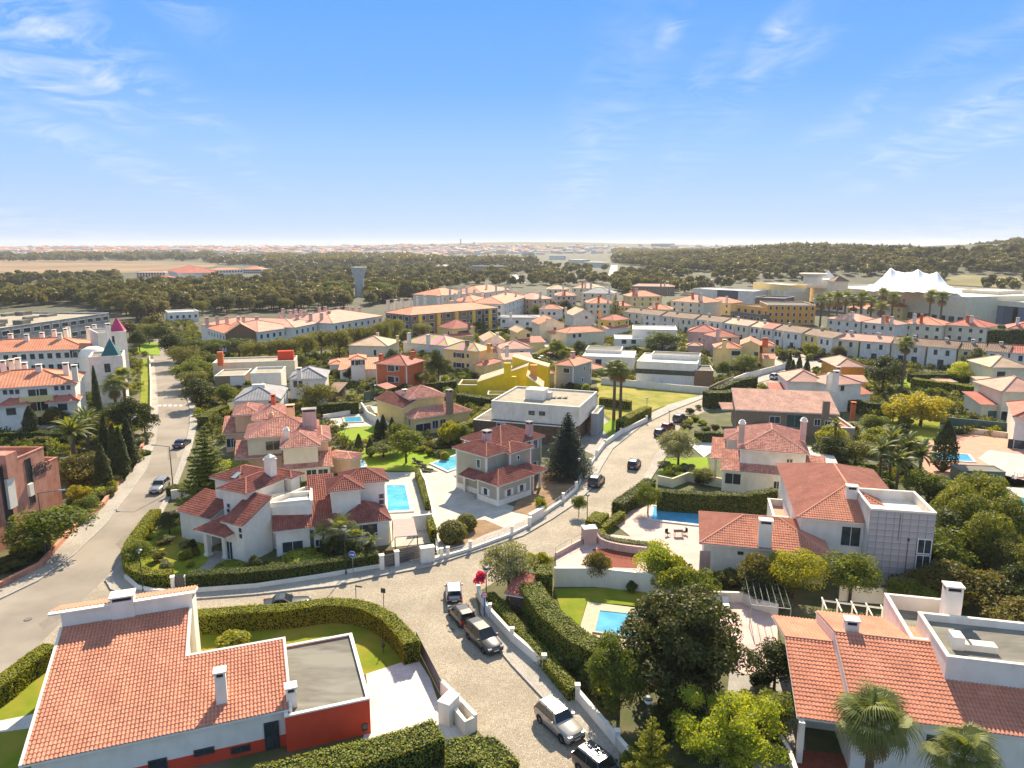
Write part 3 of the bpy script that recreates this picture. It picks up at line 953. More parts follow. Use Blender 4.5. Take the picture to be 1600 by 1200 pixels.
def hedge(label, px, w, h, m=None, z=0.0, curve=False, leaf=0.10, dens=70, name='hedge', group=None, lump=0.11, cat='hedge', top=None, pts=None):
 m = m or M_box
 pts = pts or path_w(px, z, curve)
 pts = densify(pts, 0.8)
 root = empty(name, pts[len(pts) // 2], label, cat, group)
 off = np.array(root.location)
 b = MB(); b.mat(M_core)
 L, R = ribbon(pts, w - 0.12)
 n = len(pts)
 hz = []
 for i in range(n): hz.append(h * (1 + 0.07 * mnoise.noise(pts[i] * 0.5)))
 for i in range(n - 1):
  A, B_ = Vector((0,0,hz[i]-.06)), Vector((0,0,hz[i+1]-.06))
  b.poly([L[i] + A, R[i] + A, R[i+1] + B_, L[i+1] + B_])
  b.poly([R[i], R[i+1], R[i+1] + B_, R[i] + A]); b.poly([L[i+1], L[i], L[i] + A, L[i+1] + B_])
 for i in (0, n - 1):
  A = Vector((0,0,hz[i]-.06)); b.poly([L[i], R[i], R[i] + A, L[i] + A])
 b.build('hedge_core', root)
 V, F = [], []
 L, R = ribbon(pts, w)
 L = np.array([tuple(q) for q in L]); R = np.array([tuple(q) for q in R]); H = np.array(hz)
 seg = np.linalg.norm(np.array([tuple(q) for q in pts])[1:] - np.array([tuple(q) for q in pts])[:-1], axis=1)
 def samp(k):
  c = np.concatenate([[0], np.cumsum(seg)]); t = npr.rand(k) * c[-1]
  i = np.clip(np.searchsorted(c, t) - 1, 0, n - 2); fr_ = (t - c[i]) / (seg[i] + 1e-9)
  return i, fr_[:, None]
 tot = seg.sum()
 k = int(tot * w * dens); i, fr_ = samp(k); s_ = npr.rand(k)[:, None]
 a = L[i] + (L[i+1] - L[i]) * fr_; c = R[i] + (R[i+1] - R[i]) * fr_
 pos = a + (c - a) * s_; hh = H[i] + (H[i+1] - H[i]) * fr_[:, 0]
 pos[:, 2] = hh + (npr.rand(k) - 0.6) * lump - 0.05 * (np.abs(s_[:, 0] - 0.5) > 0.42)
 cards(V, F, pos, np.tile([0, 0, 1.0], (k, 1)), leaf, npr, .4)
 for side in (0, 1):
  k = int(tot * h * dens); i, fr_ = samp(k)
  A = (L if side == 0 else R); B2 = (R if side == 0 else L)
  a = A[i] + (A[i+1] - A[i]) * fr_
  nr = A[i] - B2[i]; nr[:, 2] = 0; nr /= np.linalg.norm(nr, axis=1)[:, None] + 1e-9
  pos = a + nr * ((npr.rand(k) - 0.6) * lump)[:, None]
  pos[:, 2] = npr.rand(k) * (H[i] + 0.0)
  cards(V, F, pos, nr, leaf)
 for side in (0, -1):
  k = int(w * h * dens)
  dd = (pts[1] - pts[0]) if side == 0 else (pts[-2] - pts[-1])
  nr = -np.array(dd.normalized())
  t = npr.rand(k)[:, None]
  pos = L[side] + (R[side] - L[side]) * t + nr * ((npr.rand(k) - 0.4) * lump)[:, None]
  pos[:, 2] = npr.rand(k) * H[side]
  cards(V, F, pos, np.tile(nr, (k, 1)), leaf)
 me = np_mesh('foliage', np.concatenate(V) - off[None, :], np.concatenate(F), None, [m])
 o = bpy.data.objects.new('foliage', me); C.objects.link(o); o.parent = root; o['kind'] = 'stuff'
 return root
def water_mat(name, c, c2):
 if name in MATS: return MATS[name]
 m, n, l, b = node_mat(name)
 b.inputs['Roughness'].default_value = 0.06
 tc = n.new('ShaderNodeTexCoord')
 t = n.new('ShaderNodeTexNoise'); t.inputs['Scale'].default_value = 0.35; t.inputs['Detail'].default_value = 4; t.inputs['Distortion'].default_value = 0.8
 x = n.new('ShaderNodeMix'); x.data_type = 'RGBA'; x.inputs[6].default_value = rgb(c); x.inputs[7].default_value = rgb(c2)
 r = n.new('ShaderNodeMapRange'); r.inputs[1].default_value = 0.4; r.inputs[2].default_value = 0.66
 l.new(tc.outputs['Object'], t.inputs[0]); l.new(t.outputs[0], r.inputs[0]); l.new(r.outputs[0], x.inputs[0]); l.new(x.outputs[2], b.inputs['Base Color'])
 t2 = n.new('ShaderNodeTexNoise'); t2.inputs['Scale'].default_value = 1.6; t2.inputs['Detail'].default_value = 3
 bp = n.new('ShaderNodeBump'); bp.inputs['Strength'].default_value = 0.12; bp.inputs['Distance'].default_value = 0.1
 l.new(tc.outputs['Object'], t2.inputs[0]); l.new(t2.outputs[0], bp.inputs['Height']); l.new(bp.outputs[0], b.inputs['Normal'])
 MATS[name] = m
 return m
M_water = water_mat('pool_water', (0.07, 0.33, 0.54), (0.13, 0.45, 0.66))
M_waterl = water_mat('bright_pool_water', (0.08, 0.40, 0.56), (0.2, 0.58, 0.68))
M_coping = mat('pale_stone_coping', (0.56, 0.47, 0.34), 0.85, (0.48, 0.4, 0.29), 2)
def pool(label, px, m=None, rim=0.4, cop=None, zo=0.0):
 pts = [P(a, b, zo) for a, b in px]
 for q in pts: q.z = 0
 cx = sum(pts, Vector()) / len(pts)
 root = empty('swimming_pool', cx, label, 'swimming pool')
 ar = sum(pts[i].x * pts[(i + 1) % 4].y - pts[(i + 1) % 4].x * pts[i].y for i in range(4))
 if ar < 0: pts = pts[::-1]
 b = MB(); b.mat(m or M_water)
 b.poly([q + Vector((0, 0, 0.18)) for q in pts])
 b.build('pool_water', root)
 c = MB(); c.mat(cop or M_coping)
 n = len(pts); out = []
 for i in range(n):
  d0 = (pts[i] - pts[i-1]).normalized(); d1 = (pts[(i+1) % n] - pts[i]).normalized()
  n0 = Vector((d0.y, -d0.x, 0)); n1 = Vector((d1.y, -d1.x, 0))
  bis = (n0 + n1).normalized()
  out.append(pts[i] + bis * rim / max(0.4, bis.dot(n0)))
 for i in range(n):
  j = (i + 1) % n
  A, B_, C_, D_ = pts[i], pts[j], out[j], out[i]
  t, lo = Vector((0,0,.23)), Vector((0,0,.0))
  c.poly([D_ + t, C_ + t, B_ + t, A + t]); c.poly([D_ + lo, C_ + lo, C_ + t, D_ + t]); c.poly([B_ + Vector((0,0,.05)), A + Vector((0,0,.05)), A + t, B_ + t])
 c.build('coping', root)
 return root
# trees and shrubs (one of each kind, then copies that share mesh data)
LM = {
'green': leaf_mat('mid_green_leaves', (0.06, 0.085, 0.018), (0.16, 0.175, 0.03), 0.35),
'olive': leaf_mat('olive_green_leaves', (0.085, 0.09, 0.028), (0.18, 0.165, 0.05), 0.3),
'grey': leaf_mat('grey_olive_tree_leaves', (0.14, 0.14, 0.07), (0.25, 0.24, 0.13), 0.25),
'dark': leaf_mat('dark_green_leaves', (0.024, 0.036, 0.012), (0.07, 0.08, 0.022), 0.25),
'bright': leaf_mat('bright_yellow_green_leaves', (0.15, 0.175, 0.018), (0.30, 0.28, 0.03), 0.4),
'lime': leaf_mat('lime_green_leaves', (0.2, 0.24, 0.03), (0.36, 0.35, 0.05), 0.4),
'yellow': leaf_mat('golden_yellow_leaves', (0.24, 0.22, 0.025), (0.40, 0.33, 0.03), 0.4),
'bronze': leaf_mat('bronze_brown_magnolia_leaves', (0.035, 0.048, 0.014), (0.10, 0.10, 0.028), 0.2, (0.17, 0.095, 0.04)),
'autumn': leaf_mat('reddish_green_leaves', (0.08, 0.085, 0.025), (0.14, 0.12, 0.03), 0.35, (0.22, 0.10, 0.04)),
'blue': leaf_mat('blue_green_cedar_needles', (0.022, 0.038, 0.026), (0.045, 0.065, 0.045), 0.15),
'pine': leaf_mat('pine_needles', (0.045, 0.07, 0.015), (0.12, 0.14, 0.025), 0.25),
'wood': leaf_mat('woodland_leaves', (0.08, 0.075, 0.026), (0.19, 0.155, 0.05), 0.25, (0.19, 0.13, 0.06)),
'woodd': leaf_mat('dark_woodland_leaves', (0.055, 0.055, 0.022), (0.12, 0.105, 0.036), 0.2),
'pink': leaf_mat('magenta_blossom', (0.45, 0.02, 0.10), (0.6, 0.05, 0.2), 0.3),
'rust': leaf_mat('rusty_dead_fronds', (0.16, 0.10, 0.055), (0.25, 0.17, 0.09), 0.3),
'palm': leaf_mat('palm_frond_leaves', (0.09, 0.115, 0.03), (0.2, 0.205, 0.07), 0.3),
}
def sph(n, rs):
 v = rs.normal(size=(n, 3)); return v / (np.linalg.norm(v, axis=1)[:, None] + 1e-9)
def crown_lobes(seed, R, H, zc, nl, lobe, n, leaf, shell=0.75, flat=1.0, fill=0.2):
 """uneven crown: many overlapping leafy lobes inside an ellipsoid R wide, H tall"""
 rs = np.random.RandomState(seed)
 V, F = [], []
 d = sph(nl, rs)
 rr = rs.rand(nl) ** 0.45
 cen = d * rr[:, None] * np.array([R - lobe * 0.8, R - lobe * 0.8, H / 2 - lobe * 0.7 * flat]) + np.array([0, 0, zc])
 rad = lobe * (0.65 + 0.65 * rs.rand(nl))
 w = rad ** 2; w /= w.sum()
 k = rs.choice(nl, size=n, p=w)
 dd = sph(n, rs)
 dd[:, 2] = np.where(rs.rand(n) < 0.55, np.abs(dd[:, 2]), dd[:, 2])
 r_ = rad[k] * np.where(rs.rand(n) < fill, rs.rand(n) ** 0.5, shell + (1.06 - shell) * rs.rand(n))
 pos = cen[k] + dd * r_[:, None] * np.array([1, 1, flat])
 cards(V, F, pos, dd, leaf, rs, 0.7)
 return np.concatenate(V), np.concatenate(F), cen, rad
def trunk_mb(H, r, cen=None, rs=None, nb=5, lean=0.0, m=None, fork=0.5):
 b = MB(); b.mat(m or M_bark)
 rs = rs or np.random.RandomState(1)
 p = Vector((0, 0, -0.1)); q = Vector((lean * 0.4, 0, H * fork))
 b.tube(p, q, r, r * 0.75, 8, False)
 t = Vector((lean, 0, H * 0.85)); b.tube(q, t, r * 0.75, r * 0.25, 7, False)
 if cen is not None and len(cen):
  for i in range(min(nb, len(cen))):
   c = Vector(cen[i]); m_ = q.lerp(c, 0.5) + Vector((0, 0, 0.05 * H))
   b.tube(q.lerp(t, 0.1 + 0.12 * i), m_, r * 0.4, r * 0.25, 5, False)
   b.tube(m_, c, r * 0.25, r * 0.08, 5, False)
 return b
PROTO = {}
def proto(key, parts):
 """parts: list of (name, mesh, stuff flag); stored for copying"""
 PROTO[key] = parts
def card_mesh(nm, V, F, m): return np_mesh(nm, V, F, None, [m])
def mk_broad(key, leafm, seed=1, R=3.0, H=5.0, T=6.5, nl=34, lobe=1.1, n=7000, leaf=0.13, flat=0.8, shell=0.75, tr=0.16, nb=6):
 V, F, cen, rad = crown_lobes(seed, R, H, T - H / 2, nl, lobe, n, leaf, shell, flat)
 t = trunk_mb(T, tr, cen, np.random.RandomState(seed), nb)
 proto(key, [('trunk', t.mesh('trunk'), 0), ('crown', card_mesh('crown', V, F, LM[leafm]), 0)])
for key, lm_, a in (
 ('broad_green', 'green', dict(seed=1)), ('broad_green2', 'green', dict(seed=2, R=2.6, H=5.6, T=7)),
 ('broad_olive', 'olive', dict(seed=3, R=3.2, H=5, leaf=0.11)), ('olive_tree', 'grey', dict(seed=4, R=3.0, H=4.6, T=5.6, leaf=0.10, n=8000, nl=42, lobe=0.9)),
 ('broad_dark', 'dark', dict(seed=5, R=3.2, H=6.2, T=7.5)), ('broad_bright', 'bright', dict(seed=6, R=3, H=4.2, T=5, nl=40, lobe=0.9)),
 ('broad_lime', 'lime', dict(seed=7, R=2.5, H=4.0, T=4.8, leaf=0.10)), ('broad_yellow', 'yellow', dict(seed=8, R=3.4, H=4.6, T=5.6, leaf=0.12, nl=50, lobe=0.8)),
 ('broad_autumn', 'autumn', dict(seed=9, R=2.6, H=4.0, T=5.0)), ('wood_tree', 'wood', dict(seed=10, R=3.2, H=6.5, T=8.5, n=2600, leaf=0.24, nl=24, lobe=1.3)),
 ('wood_tree2', 'woodd', dict(seed=12, R=3.0, H=5.5, T=8, n=2600, leaf=0.24, nl=20, lobe=1.3)),
):
 mk_broad(key, lm_, **a)
# big magnolia and loose pepper tree of the foreground
mk_broad('magnolia', 'bronze', seed=21, R=5.2, H=9.5, T=10.5, nl=90, lobe=1.25, n=42000, leaf=0.135, flat=0.8, tr=0.3, nb=10)
mk_broad('feathery_green', 'green', seed=22, R=2.9, H=7.6, T=8.4, nl=60, lobe=0.85, n=28000, leaf=0.095, flat=1.25, nb=8, shell=0.5)
mk_broad('airy_bright', 'lime', seed=23, R=4.6, H=6.0, T=7.2, nl=75, lobe=0.85, n=21000, leaf=0.095, flat=0.75, shell=0.35, nb=12)
mk_broad('cloud_pine', 'bright', seed=24, R=3.3, H=3.6, T=5.0, nl=26, lobe=1.05, n=13000, leaf=0.085, flat=0.62, shell=0.86, nb=9)
mk_broad('umbrella_pine', 'pine', seed=25, R=4.2, H=2.9, T=6.8, nl=34, lobe=1.25, n=8000, leaf=0.13, flat=0.62, shell=0.82, tr=0.25, nb=9)
LM['thuja'] = leaf_mat('feathery_conifer_leaves', (0.08, 0.10, 0.02), (0.22, 0.21, 0.03), 0.3)
mk_broad('thuja_mass', 'thuja', seed=26, R=2.4, H=6.6, T=6.9, nl=46, lobe=0.85, n=13000, leaf=0.10, flat=1.6, shell=0.8)
def mk_bush(key, lm_, seed, n=2600, leaf=0.10, flat=0.8, R=1.0, H=1.5, nl=16, lobe=0.42):
 V, F, cen, rad = crown_lobes(seed, R, H, H / 2, nl, lobe, n, leaf, 0.7, flat, 0.3)
 V[:, 2] = np.maximum(V[:, 2], 0.0)
 proto(key, [('foliage', card_mesh('foliage', V, F, LM[lm_]), 1)])
for k_, l_, s_ in (('bush_green', 'green', 31), ('bush_dark', 'dark', 32), ('bush_bright', 'bright', 33), ('bush_olive', 'olive', 34), ('bush_grey', 'grey', 35), ('bush_autumn', 'autumn', 36), ('bush_pink', 'pink', 37), ('bush_lime', 'lime', 38)):
 mk_bush(k_, l_, s_)
def mk_ball(key, lm_, seed, squash=1.0, n=3600, leaf=0.075):
 rs = np.random.RandomState(seed)
 d = sph(n, rs); r = 1 + 0.05 * rs.randn(n)
 bump = np.array([mnoise.noise(Vector(tuple(q * 2.2))) for q in d]) * 0.12
 pos = d * (r + bump)[:, None] * np.array([1, 1, 0.9 * squash]); pos[:, 2] += 0.85 * squash
 pos[:, 2] = np.maximum(pos[:, 2], 0.02)
 V, F = [], []
 cards(V, F, pos, d, leaf, rs, 0.5)
 core = MB(); core.mat(M_core); core.lathe([(0.05, 0.02), (0.6, 0.1), (0.9, 0.5*squash), (0.92, 0.9*squash), (0.7, 1.35*squash), (0.3, 1.6*squash), (0.01, 1.68*squash)], n=14)
 proto(key, [('hedge_core', core.mesh('hedge_core'), 0), ('foliage', card_mesh('foliage', np.concatenate(V), np.concatenate(F), LM[lm_]), 1)])
mk_ball('ball_olive', 'olive', 41); mk_ball('ball_green', 'green', 42); mk_ball('ball_lime', 'lime', 43, 0.55)
def mk_cypress(key, lm_, seed, H=9.0, R=0.85, n=6000, leaf=0.13, taper=1.0):
 rs = np.random.RandomState(seed)
 t = rs.rand(n) ** 0.85
 a = rs.rand(n) * 2 * math.pi
 prof = R * np.clip(np.minimum((t + 0.03) * 5, 1), 0, 1) * (1 - t ** (1.7 * taper)) ** 0.8
 lump = np.array([1 + 0.22 * mnoise.noise(Vector((math.cos(x) * 1.6, math.sin(x) * 1.6, y * 9 + seed))) for x, y in zip(a, t)])
 r = prof * lump * (0.75 + 0.3 * rs.rand(n))
 pos = np.stack([r * np.cos(a), r * np.sin(a), 0.15 + t * (H - 0.15)], 1)
 nr = np.stack([np.cos(a), np.sin(a), np.full(n, 0.35)], 1)
 V, F = [], []
 cards(V, F, pos, nr, leaf, rs, 0.5, 0.55)
 tk = MB(); tk.mat(M_bark); tk.tube((0, 0, -.1), (0, 0, H * 0.9), 0.14, 0.03, 6, False)
 proto(key, [('trunk', tk.mesh('trunk'), 0), ('crown', card_mesh('crown', np.concatenate(V), np.concatenate(F), LM[lm_]), 0)])
mk_cypress('cypress', 'dark', 51); mk_cypress('cypress_wide', 'dark', 52, 7.5, 1.5, 8000, 0.12, 1.6)
mk_cypress('cypress_small', 'dark', 53, 4.5, 0.7, 3000, 0.1)
def mk_conifer(key, lm_, seed, H=12, R=2.6, layers=16, per=9, leaf=0.12, droop=0.12, up=0.15, dens=60, tr=0.2, gap=1.0, side=0.5, power=1.0):
 rs = np.random.RandomState(seed)
 pos, nr = [], []
 tk = MB(); tk.mat(M_bark); tk.tube((0, 0, -.1), (0, 0, H), tr, 0.03, 7, False)
 for L in range(layers):
  f = (L + 0.3) / layers
  z = H * (0.08 + 0.92 * f)
  ln = R * (1 - f) ** power + 0.12
  k = max(5, int(per * (0.6 + 0.4 * (1 - f))))
  a0 = rs.rand() * 6.28
  for j in range(k):
   a = a0 + j * 2 * math.pi / k + rs.randn() * 0.12
   l_ = ln * (0.8 + 0.35 * rs.rand())
   m = max(6, int(l_ * dens))
   t = rs.rand(m) ** 0.75
   wdt = side * l_ * 0.5 * np.sin(np.clip(t * 2.6 + 0.25, 0, math.pi))
   s_ = (rs.rand(m) * 2 - 1) * wdt
   x = t * l_
   zz = z - droop * x * x / max(l_, .1) + up * x + rs.randn(m) * 0.05 * gap
   ca, sa = math.cos(a), math.sin(a)
   pos.append(np.stack([x * ca - s_ * sa, x * sa + s_ * ca, zz], 1))
   nr.append(np.tile([ca * 0.3, sa * 0.3, 0.9], (m, 1)))
   if l_ > 0.6: tk.tube((0, 0, z), (l_ * 0.8 * ca, l_ * 0.8 * sa, z - droop * l_ * 0.64 + up * l_ * 0.8), 0.05, 0.015, 4, False)
 pos = np.concatenate(pos); nr = np.concatenate(nr)
 V, F = [], []
 cards(V, F, pos, nr, leaf, rs, 0.45, 0.55)
 proto(key, [('trunk', tk.mesh('trunk'), 0), ('crown', card_mesh('crown', np.concatenate(V), np.concatenate(F), LM[lm_]), 0)])
mk_conifer('norfolk_pine', 'green', 61, H=13.5, R=4.0, layers=19, per=9, leaf=0.16, droop=-0.06, up=0.12, dens=62, side=0.5, power=0.85)
mk_conifer('cedar', 'blue', 62, H=11.5, R=4.6, layers=26, per=12, leaf=0.13, droop=0.16, up=0.05, dens=42, tr=0.3, side=0.8, power=0.85)
mk_conifer('young_norfolk_pine', 'bright', 63, H=6.5, R=2.3, layers=11, per=8, leaf=0.10, droop=-0.12, up=0.25, dens=90, side=0.42)
# palms
def frond_feather(L=2.6, n=34, leaf=0.55, arch=0.5, m=None, w=0.035, droopk=0.5):
 b = MB(); b.mat(m or LM['palm'])
 pts = []
 for i in range(n + 1):
  t = i / n
  pts.append(Vector((L * (t - 0.12 * t * t), 0, arch * math.sin(t * 1.9) * L * 0.45 - droopk * L * t * t * 0.8)))
 for i in range(n):
  b.poly([pts[i] + Vector((0, -0.03, 0)), pts[i+1] + Vector((0, -0.02, 0)), pts[i+1] + Vector((0, 0.02, 0)), pts[i] + Vector((0, 0.03, 0))])
 for i in range(3, n + 1):
  t = i / n
  l_ = leaf * math.sin(0.35 + t * 2.5)
  d = (pts[i] - pts[i-1]).normalized()
  for sgn in (-1, 1):
   for kk in (0, 0.5):
    o_ = pts[i - 1].lerp(pts[i], kk)
    dr = (d * 0.55 + Vector((0, sgn, 0)) * 0.8 + Vector((0, 0, -0.22))).normalized()
    tip = o_ + dr * l_ + Vector((0, 0, -0.12 * l_))
    q = d * w
    b.poly([o_ - q, o_ + q, tip])
 return b
def frond_fan(R=1.0, stalk=1.1, n=26, m=None, droop=0.35):
 b = MB(); b.mat(m or LM['palm'])
 s0 = Vector((0, 0, 0)); s1 = Vector((stalk * 0.9, 0, stalk * 0.25))
 b.tube(s0, s1, 0.025, 0.018, 4, False)
 rs = random.Random(5)
 for i in range(n):
  a = (i / (n - 1) - 0.5) * 4.1
  r = R * (0.85 + 0.25 * math.cos(a * 0.6)) * (0.9 + 0.15 * rs.random())
  d = Vector((math.cos(a), math.sin(a), 0))
  mid = s1 + d * r * 0.6 + Vector((0, 0, 0.05))
  m2 = s1 + d * r * .85 + Vector((0, 0, -droop * r * .22)); tip = s1 + d * r * (1.0 + .1 * rs.random()) + Vector((0, 0, -droop * r * (0.6 + 0.7 * rs.random())))
  sd = Vector((-d.y, d.x, 0)) * r * 0.036
  b.poly([s1, mid - sd, mid + sd]); b.poly([mid - sd, m2 - sd * .6, m2 + sd * .6, mid + sd]); b.poly([m2 - sd * .6, tip, m2 + sd * .6])
 return b
ff = frond_feather().mesh('frond'); fbig = frond_feather(3.9, 40, 0.6, 0.55, None, 0.04, 0.45).mesh('frond')
ffan = frond_fan().mesh('frond'); ffd = frond_fan(0.9, 0.8, 18, LM['rust'], 0.6).mesh('frond')
ffan_big = frond_fan(1.05, 1.3, 34, None, 0.85).mesh('frond')
def palm(label, px, py, H, kind='fan', n=26, skirt=10, s=1.0, r=0.22, group=None, zc=None, seed=None, lean=0.0, join=False, pos=None):
 """px,py: bearing to the heart of the crown"""
 q = P(px, py, H) if pos is None else Vector(pos)
 g = terrain(q.x, q.y)
 root = empty('palm_tree', (q.x, q.y, g), label, 'palm tree', group)
 rs = random.Random(seed if seed is not None else int(px * 7 + py))
 t = MB(); t.mat(M_barkp)
 k = 10 if not join else 4
 for i in range(k):
  z0, z1 = H * i / k - 0.1, H * (i + 1) / k
  t.tube((lean * i / k, 0, z0), (lean * (i + 1) / k, 0, z1), r * (1.15 - 0.3 * i / k), r * (1.05 - 0.3 * i / k), 8, False)
 if not join: t.tube((lean, 0, H - 0.9), (lean, 0, H + 0.05), r * 1.5, r * 0.9, 8, False)
 t.build('trunk', root, local=True)
 me = {'fan': ffan, 'feather': ff, 'date': fbig, 'bigfan': ffan_big}[kind]
 objs = []
 for i in range(n):
  a = i * 2.39996 + rs.random() * 0.3
  f = i / n
  el = math.radians(78 - 105 * f + rs.uniform(-8, 8)) if kind != 'date' else math.radians(68 - 70 * f + rs.uniform(-6, 6))
  sc_ = s * rs.uniform(0.65, 1.15)
  objs.append((me, a, el, sc_, 0.0))
 if skirt:
  for i in range(skirt):
   objs.append((ffd, i * 2.4, math.radians(-55 - 25 * rs.random()), s * rs.uniform(0.8, 1.1), -0.35))
 if join:
  V, F, mi = [], [], []
  b = MB()
  for me_, a, el, sc_, dz in objs:
   M = Matrix.Translation((lean, 0, H + dz)) @ Matrix.Rotation(a, 4, 'Z') @ Matrix.Rotation(-el, 4, 'Y') @ Matrix.Scale(sc_, 4)
   b.mat(me_.materials[0])
   vs = [M @ v.co for v in me_.vertices]
   b.add(vs, [tuple(p.vertices) for p in me_.polygons])
  b.build('crown', root, local=True)
 else:
  for me_, a, el, sc_, dz in objs:
   o = bpy.data.objects.new('frond' if me_ is not ffd else 'dead_frond', me_); C.objects.link(o); o.parent = root
   o.location = (lean, 0, H + dz)
   o.rotation_euler = (Matrix.Rotation(a, 3, 'Z') @ Matrix.Rotation(-el, 3, 'Y')).to_euler()
   o.scale = (sc_,) * 3
 return root
KH = {'broad_green': 6.5, 'broad_green2': 7, 'broad_olive': 6.5, 'olive_tree': 5.6, 'broad_dark': 7.5, 'broad_bright': 5, 'broad_lime': 4.8, 'broad_yellow': 5.6, 'broad_autumn': 5,
 'wood_tree': 8.5, 'wood_tree2': 8, 'magnolia': 10.5, 'feathery_green': 8.4, 'airy_bright': 7.2, 'cloud_pine': 5, 'umbrella_pine': 6.8, 'thuja_mass': 6.9, 'cypress': 9, 'cypress_wide': 7.5,
 'cypress_small': 4.5, 'norfolk_pine': 13.5, 'cedar': 11.5, 'young_norfolk_pine': 6.5}
KR = {'broad_green': 3, 'broad_green2': 2.6, 'broad_olive': 3.2, 'olive_tree': 3, 'broad_dark': 3.2, 'broad_bright': 3, 'broad_lime': 2.5, 'broad_yellow': 3.4, 'broad_autumn': 2.6,
 'wood_tree': 3.2, 'wood_tree2': 3, 'magnolia': 5.2, 'feathery_green': 2.9, 'airy_bright': 4.6, 'cloud_pine': 3.3, 'umbrella_pine': 4.2, 'thuja_mass': 2.4, 'cypress': .85, 'cypress_wide': 1.5,
 'cypress_small': .7, 'norfolk_pine': 4.0, 'cedar': 4.6, 'young_norfolk_pine': 2.3}
NM = {'olive_tree': 'olive_tree', 'magnolia': 'magnolia_tree', 'cloud_pine': 'pine_tree', 'umbrella_pine': 'umbrella_pine', 'cypress': 'cypress_tree', 'cypress_wide': 'cypress_tree',
 'cypress_small': 'cypress_tree', 'norfolk_pine': 'norfolk_pine', 'cedar': 'cedar_tree', 'young_norfolk_pine': 'norfolk_pine', 'thuja_mass': 'conifer'}
def place(kind, loc, label, cat, group, rz, s, name):
 root = empty(name, loc, label, cat, group, rz)
 root.scale = s
 for nm, me, st in PROTO[kind]:
  o = bpy.data.objects.new(nm, me); C.objects.link(o); o.parent = root
  if st: o['kind'] = 'stuff'
 return root
def tree(kind, px, py, H, label, W=None, group=None, rz=None, at='top'):
 """px,py: bearing to the tree top (height H) or foot"""
 if at == 'top': q = P(px, py, H)
 else: q = P(px, py, 0)
 g = terrain(q.x, q.y)
 sz = H / KH[kind]; sx = (W / 2 / KR[kind]) if W else sz
 rz = rnd.random() * 6.28 if rz is None else rz
 return place(kind, (q.x, q.y, g), label, 'tree', group, rz, (sx, sx, sz), NM.get(kind, 'tree'))
def bush(kind, px, py, R, H, label, group=None, name='bush', z=0.0, cat='bush'):
 """px,py: bearing to the middle of the bush (half its height)"""
 q = P(px, py, z + H * 0.5)
 big = H / (1.5 if kind.startswith('bush') else 1.6)
 return place(kind, (q.x, q.y, z), label, cat, group, rnd.random() * 6.28, (R, R, big), name)
# cars
M_tyre = mat('tyre_rubber', (0.02, 0.02, 0.02), 0.9)
M_rim = mat('alloy_rim', (0.45, 0.45, 0.46), 0.35, metal=0.8)
M_cglass = mat('car_glass', (0.015, 0.02, 0.025), 0.05)
M_plastic = mat('black_trim_plastic', (0.025, 0.025, 0.027), 0.6)
M_head = mat('headlight_lens', (0.55, 0.57, 0.6), 0.15)
M_tail = mat('tail_light_lens', (0.45, 0.01, 0.01), 0.2)
M_plate = mat('number_plate', (0.7, 0.7, 0.68), 0.5)
def paint(name, c, met=0.3, rough=0.28):
 if name in MATS: return MATS[name]
 m, n, l, b = node_mat(name)
 b.inputs['Base Color'].default_value = rgb(c); b.inputs['Metallic'].default_value = met; b.inputs['Roughness'].default_value = rough
 b.inputs['Coat Weight'].default_value = 0.6; b.inputs['Coat Roughness'].default_value = 0.08
 MATS[name] = m
 return m
_wheel = {}
def wheel_meshes(r):
 if r not in _wheel:
  t = MB(); t.mat(M_tyre)
  pr = [(r * 0.62, -0.11), (r * 0.95, -0.11), (r, -0.07), (r, 0.07), (r * 0.95, 0.11), (r * 0.62, 0.11)]
  t.lathe(pr, n=20)
  k = MB(); k.mat(M_rim)
  k.lathe([(r * 0.64, -0.09), (r * 0.64, 0.075), (r * 0.56, 0.06)], n=16)
  for i in range(5):
   a = i * 2 * math.pi / 5
   M = Matrix.Rotation(a, 4, 'Z')
   k.box(0.02, r * 0.6, -0.045, 0.045, 0.05, 0.085, M)
  k.lathe([(r * 0.18, 0.05), (r * 0.16, 0.1), (0.01, 0.1)], n=10)
  k.mat(M_plastic); k.lathe([(r * 0.6, 0.0), (0.01, 0.0)], n=12)
  _wheel[r] = (t.mesh('tyre'), k.mesh('rim'))
 return _wheel[r]
def loft(mb, secs):
 """secs: list of rings with equal counts"""
 n = len(secs[0]); vs = [p for s_ in secs for p in s_]; fs = []
 for i in range(len(secs) - 1):
  for k in range(n):
   fs.append((i*n + k, i*n + (k+1) % n, (i+1)*n + (k+1) % n, (i+1)*n + k))
 fs.append(tuple(range(n))); fs.append(tuple(range((len(secs)-1)*n, len(secs)*n))[::-1])
 mb.add(vs, fs)
CARS = {
# L, W, H, bonnet height, belt, x of: nose bonnet-front, windscreen base, roof front, roof rear, tail window base ; wheel radius, wheelbase
'suv':   dict(L=4.35, W=1.80, H=1.66, hood=1.02, belt=1.08, wb=0.62, wf=0.18, rf=1.72, rr=0.0, r=0.35, rails=True),
'hatch': dict(L=3.85, W=1.68, H=1.50, hood=0.88, belt=0.93, wb=0.75, wf=0.15, rf=1.55, rr=0.15, r=0.30, rails=False),
'mpv':   dict(L=4.55, W=1.82, H=1.68, hood=0.95, belt=1.0, wb=0.95, wf=0.15, rf=1.95, rr=0.1, r=0.32, rails=True),
'sedan': dict(L=4.6, W=1.80, H=1.42, hood=0.88, belt=0.92, wb=0.55, wf=-0.2, rf=1.0, rr=0.75, r=0.32, rails=False),
}
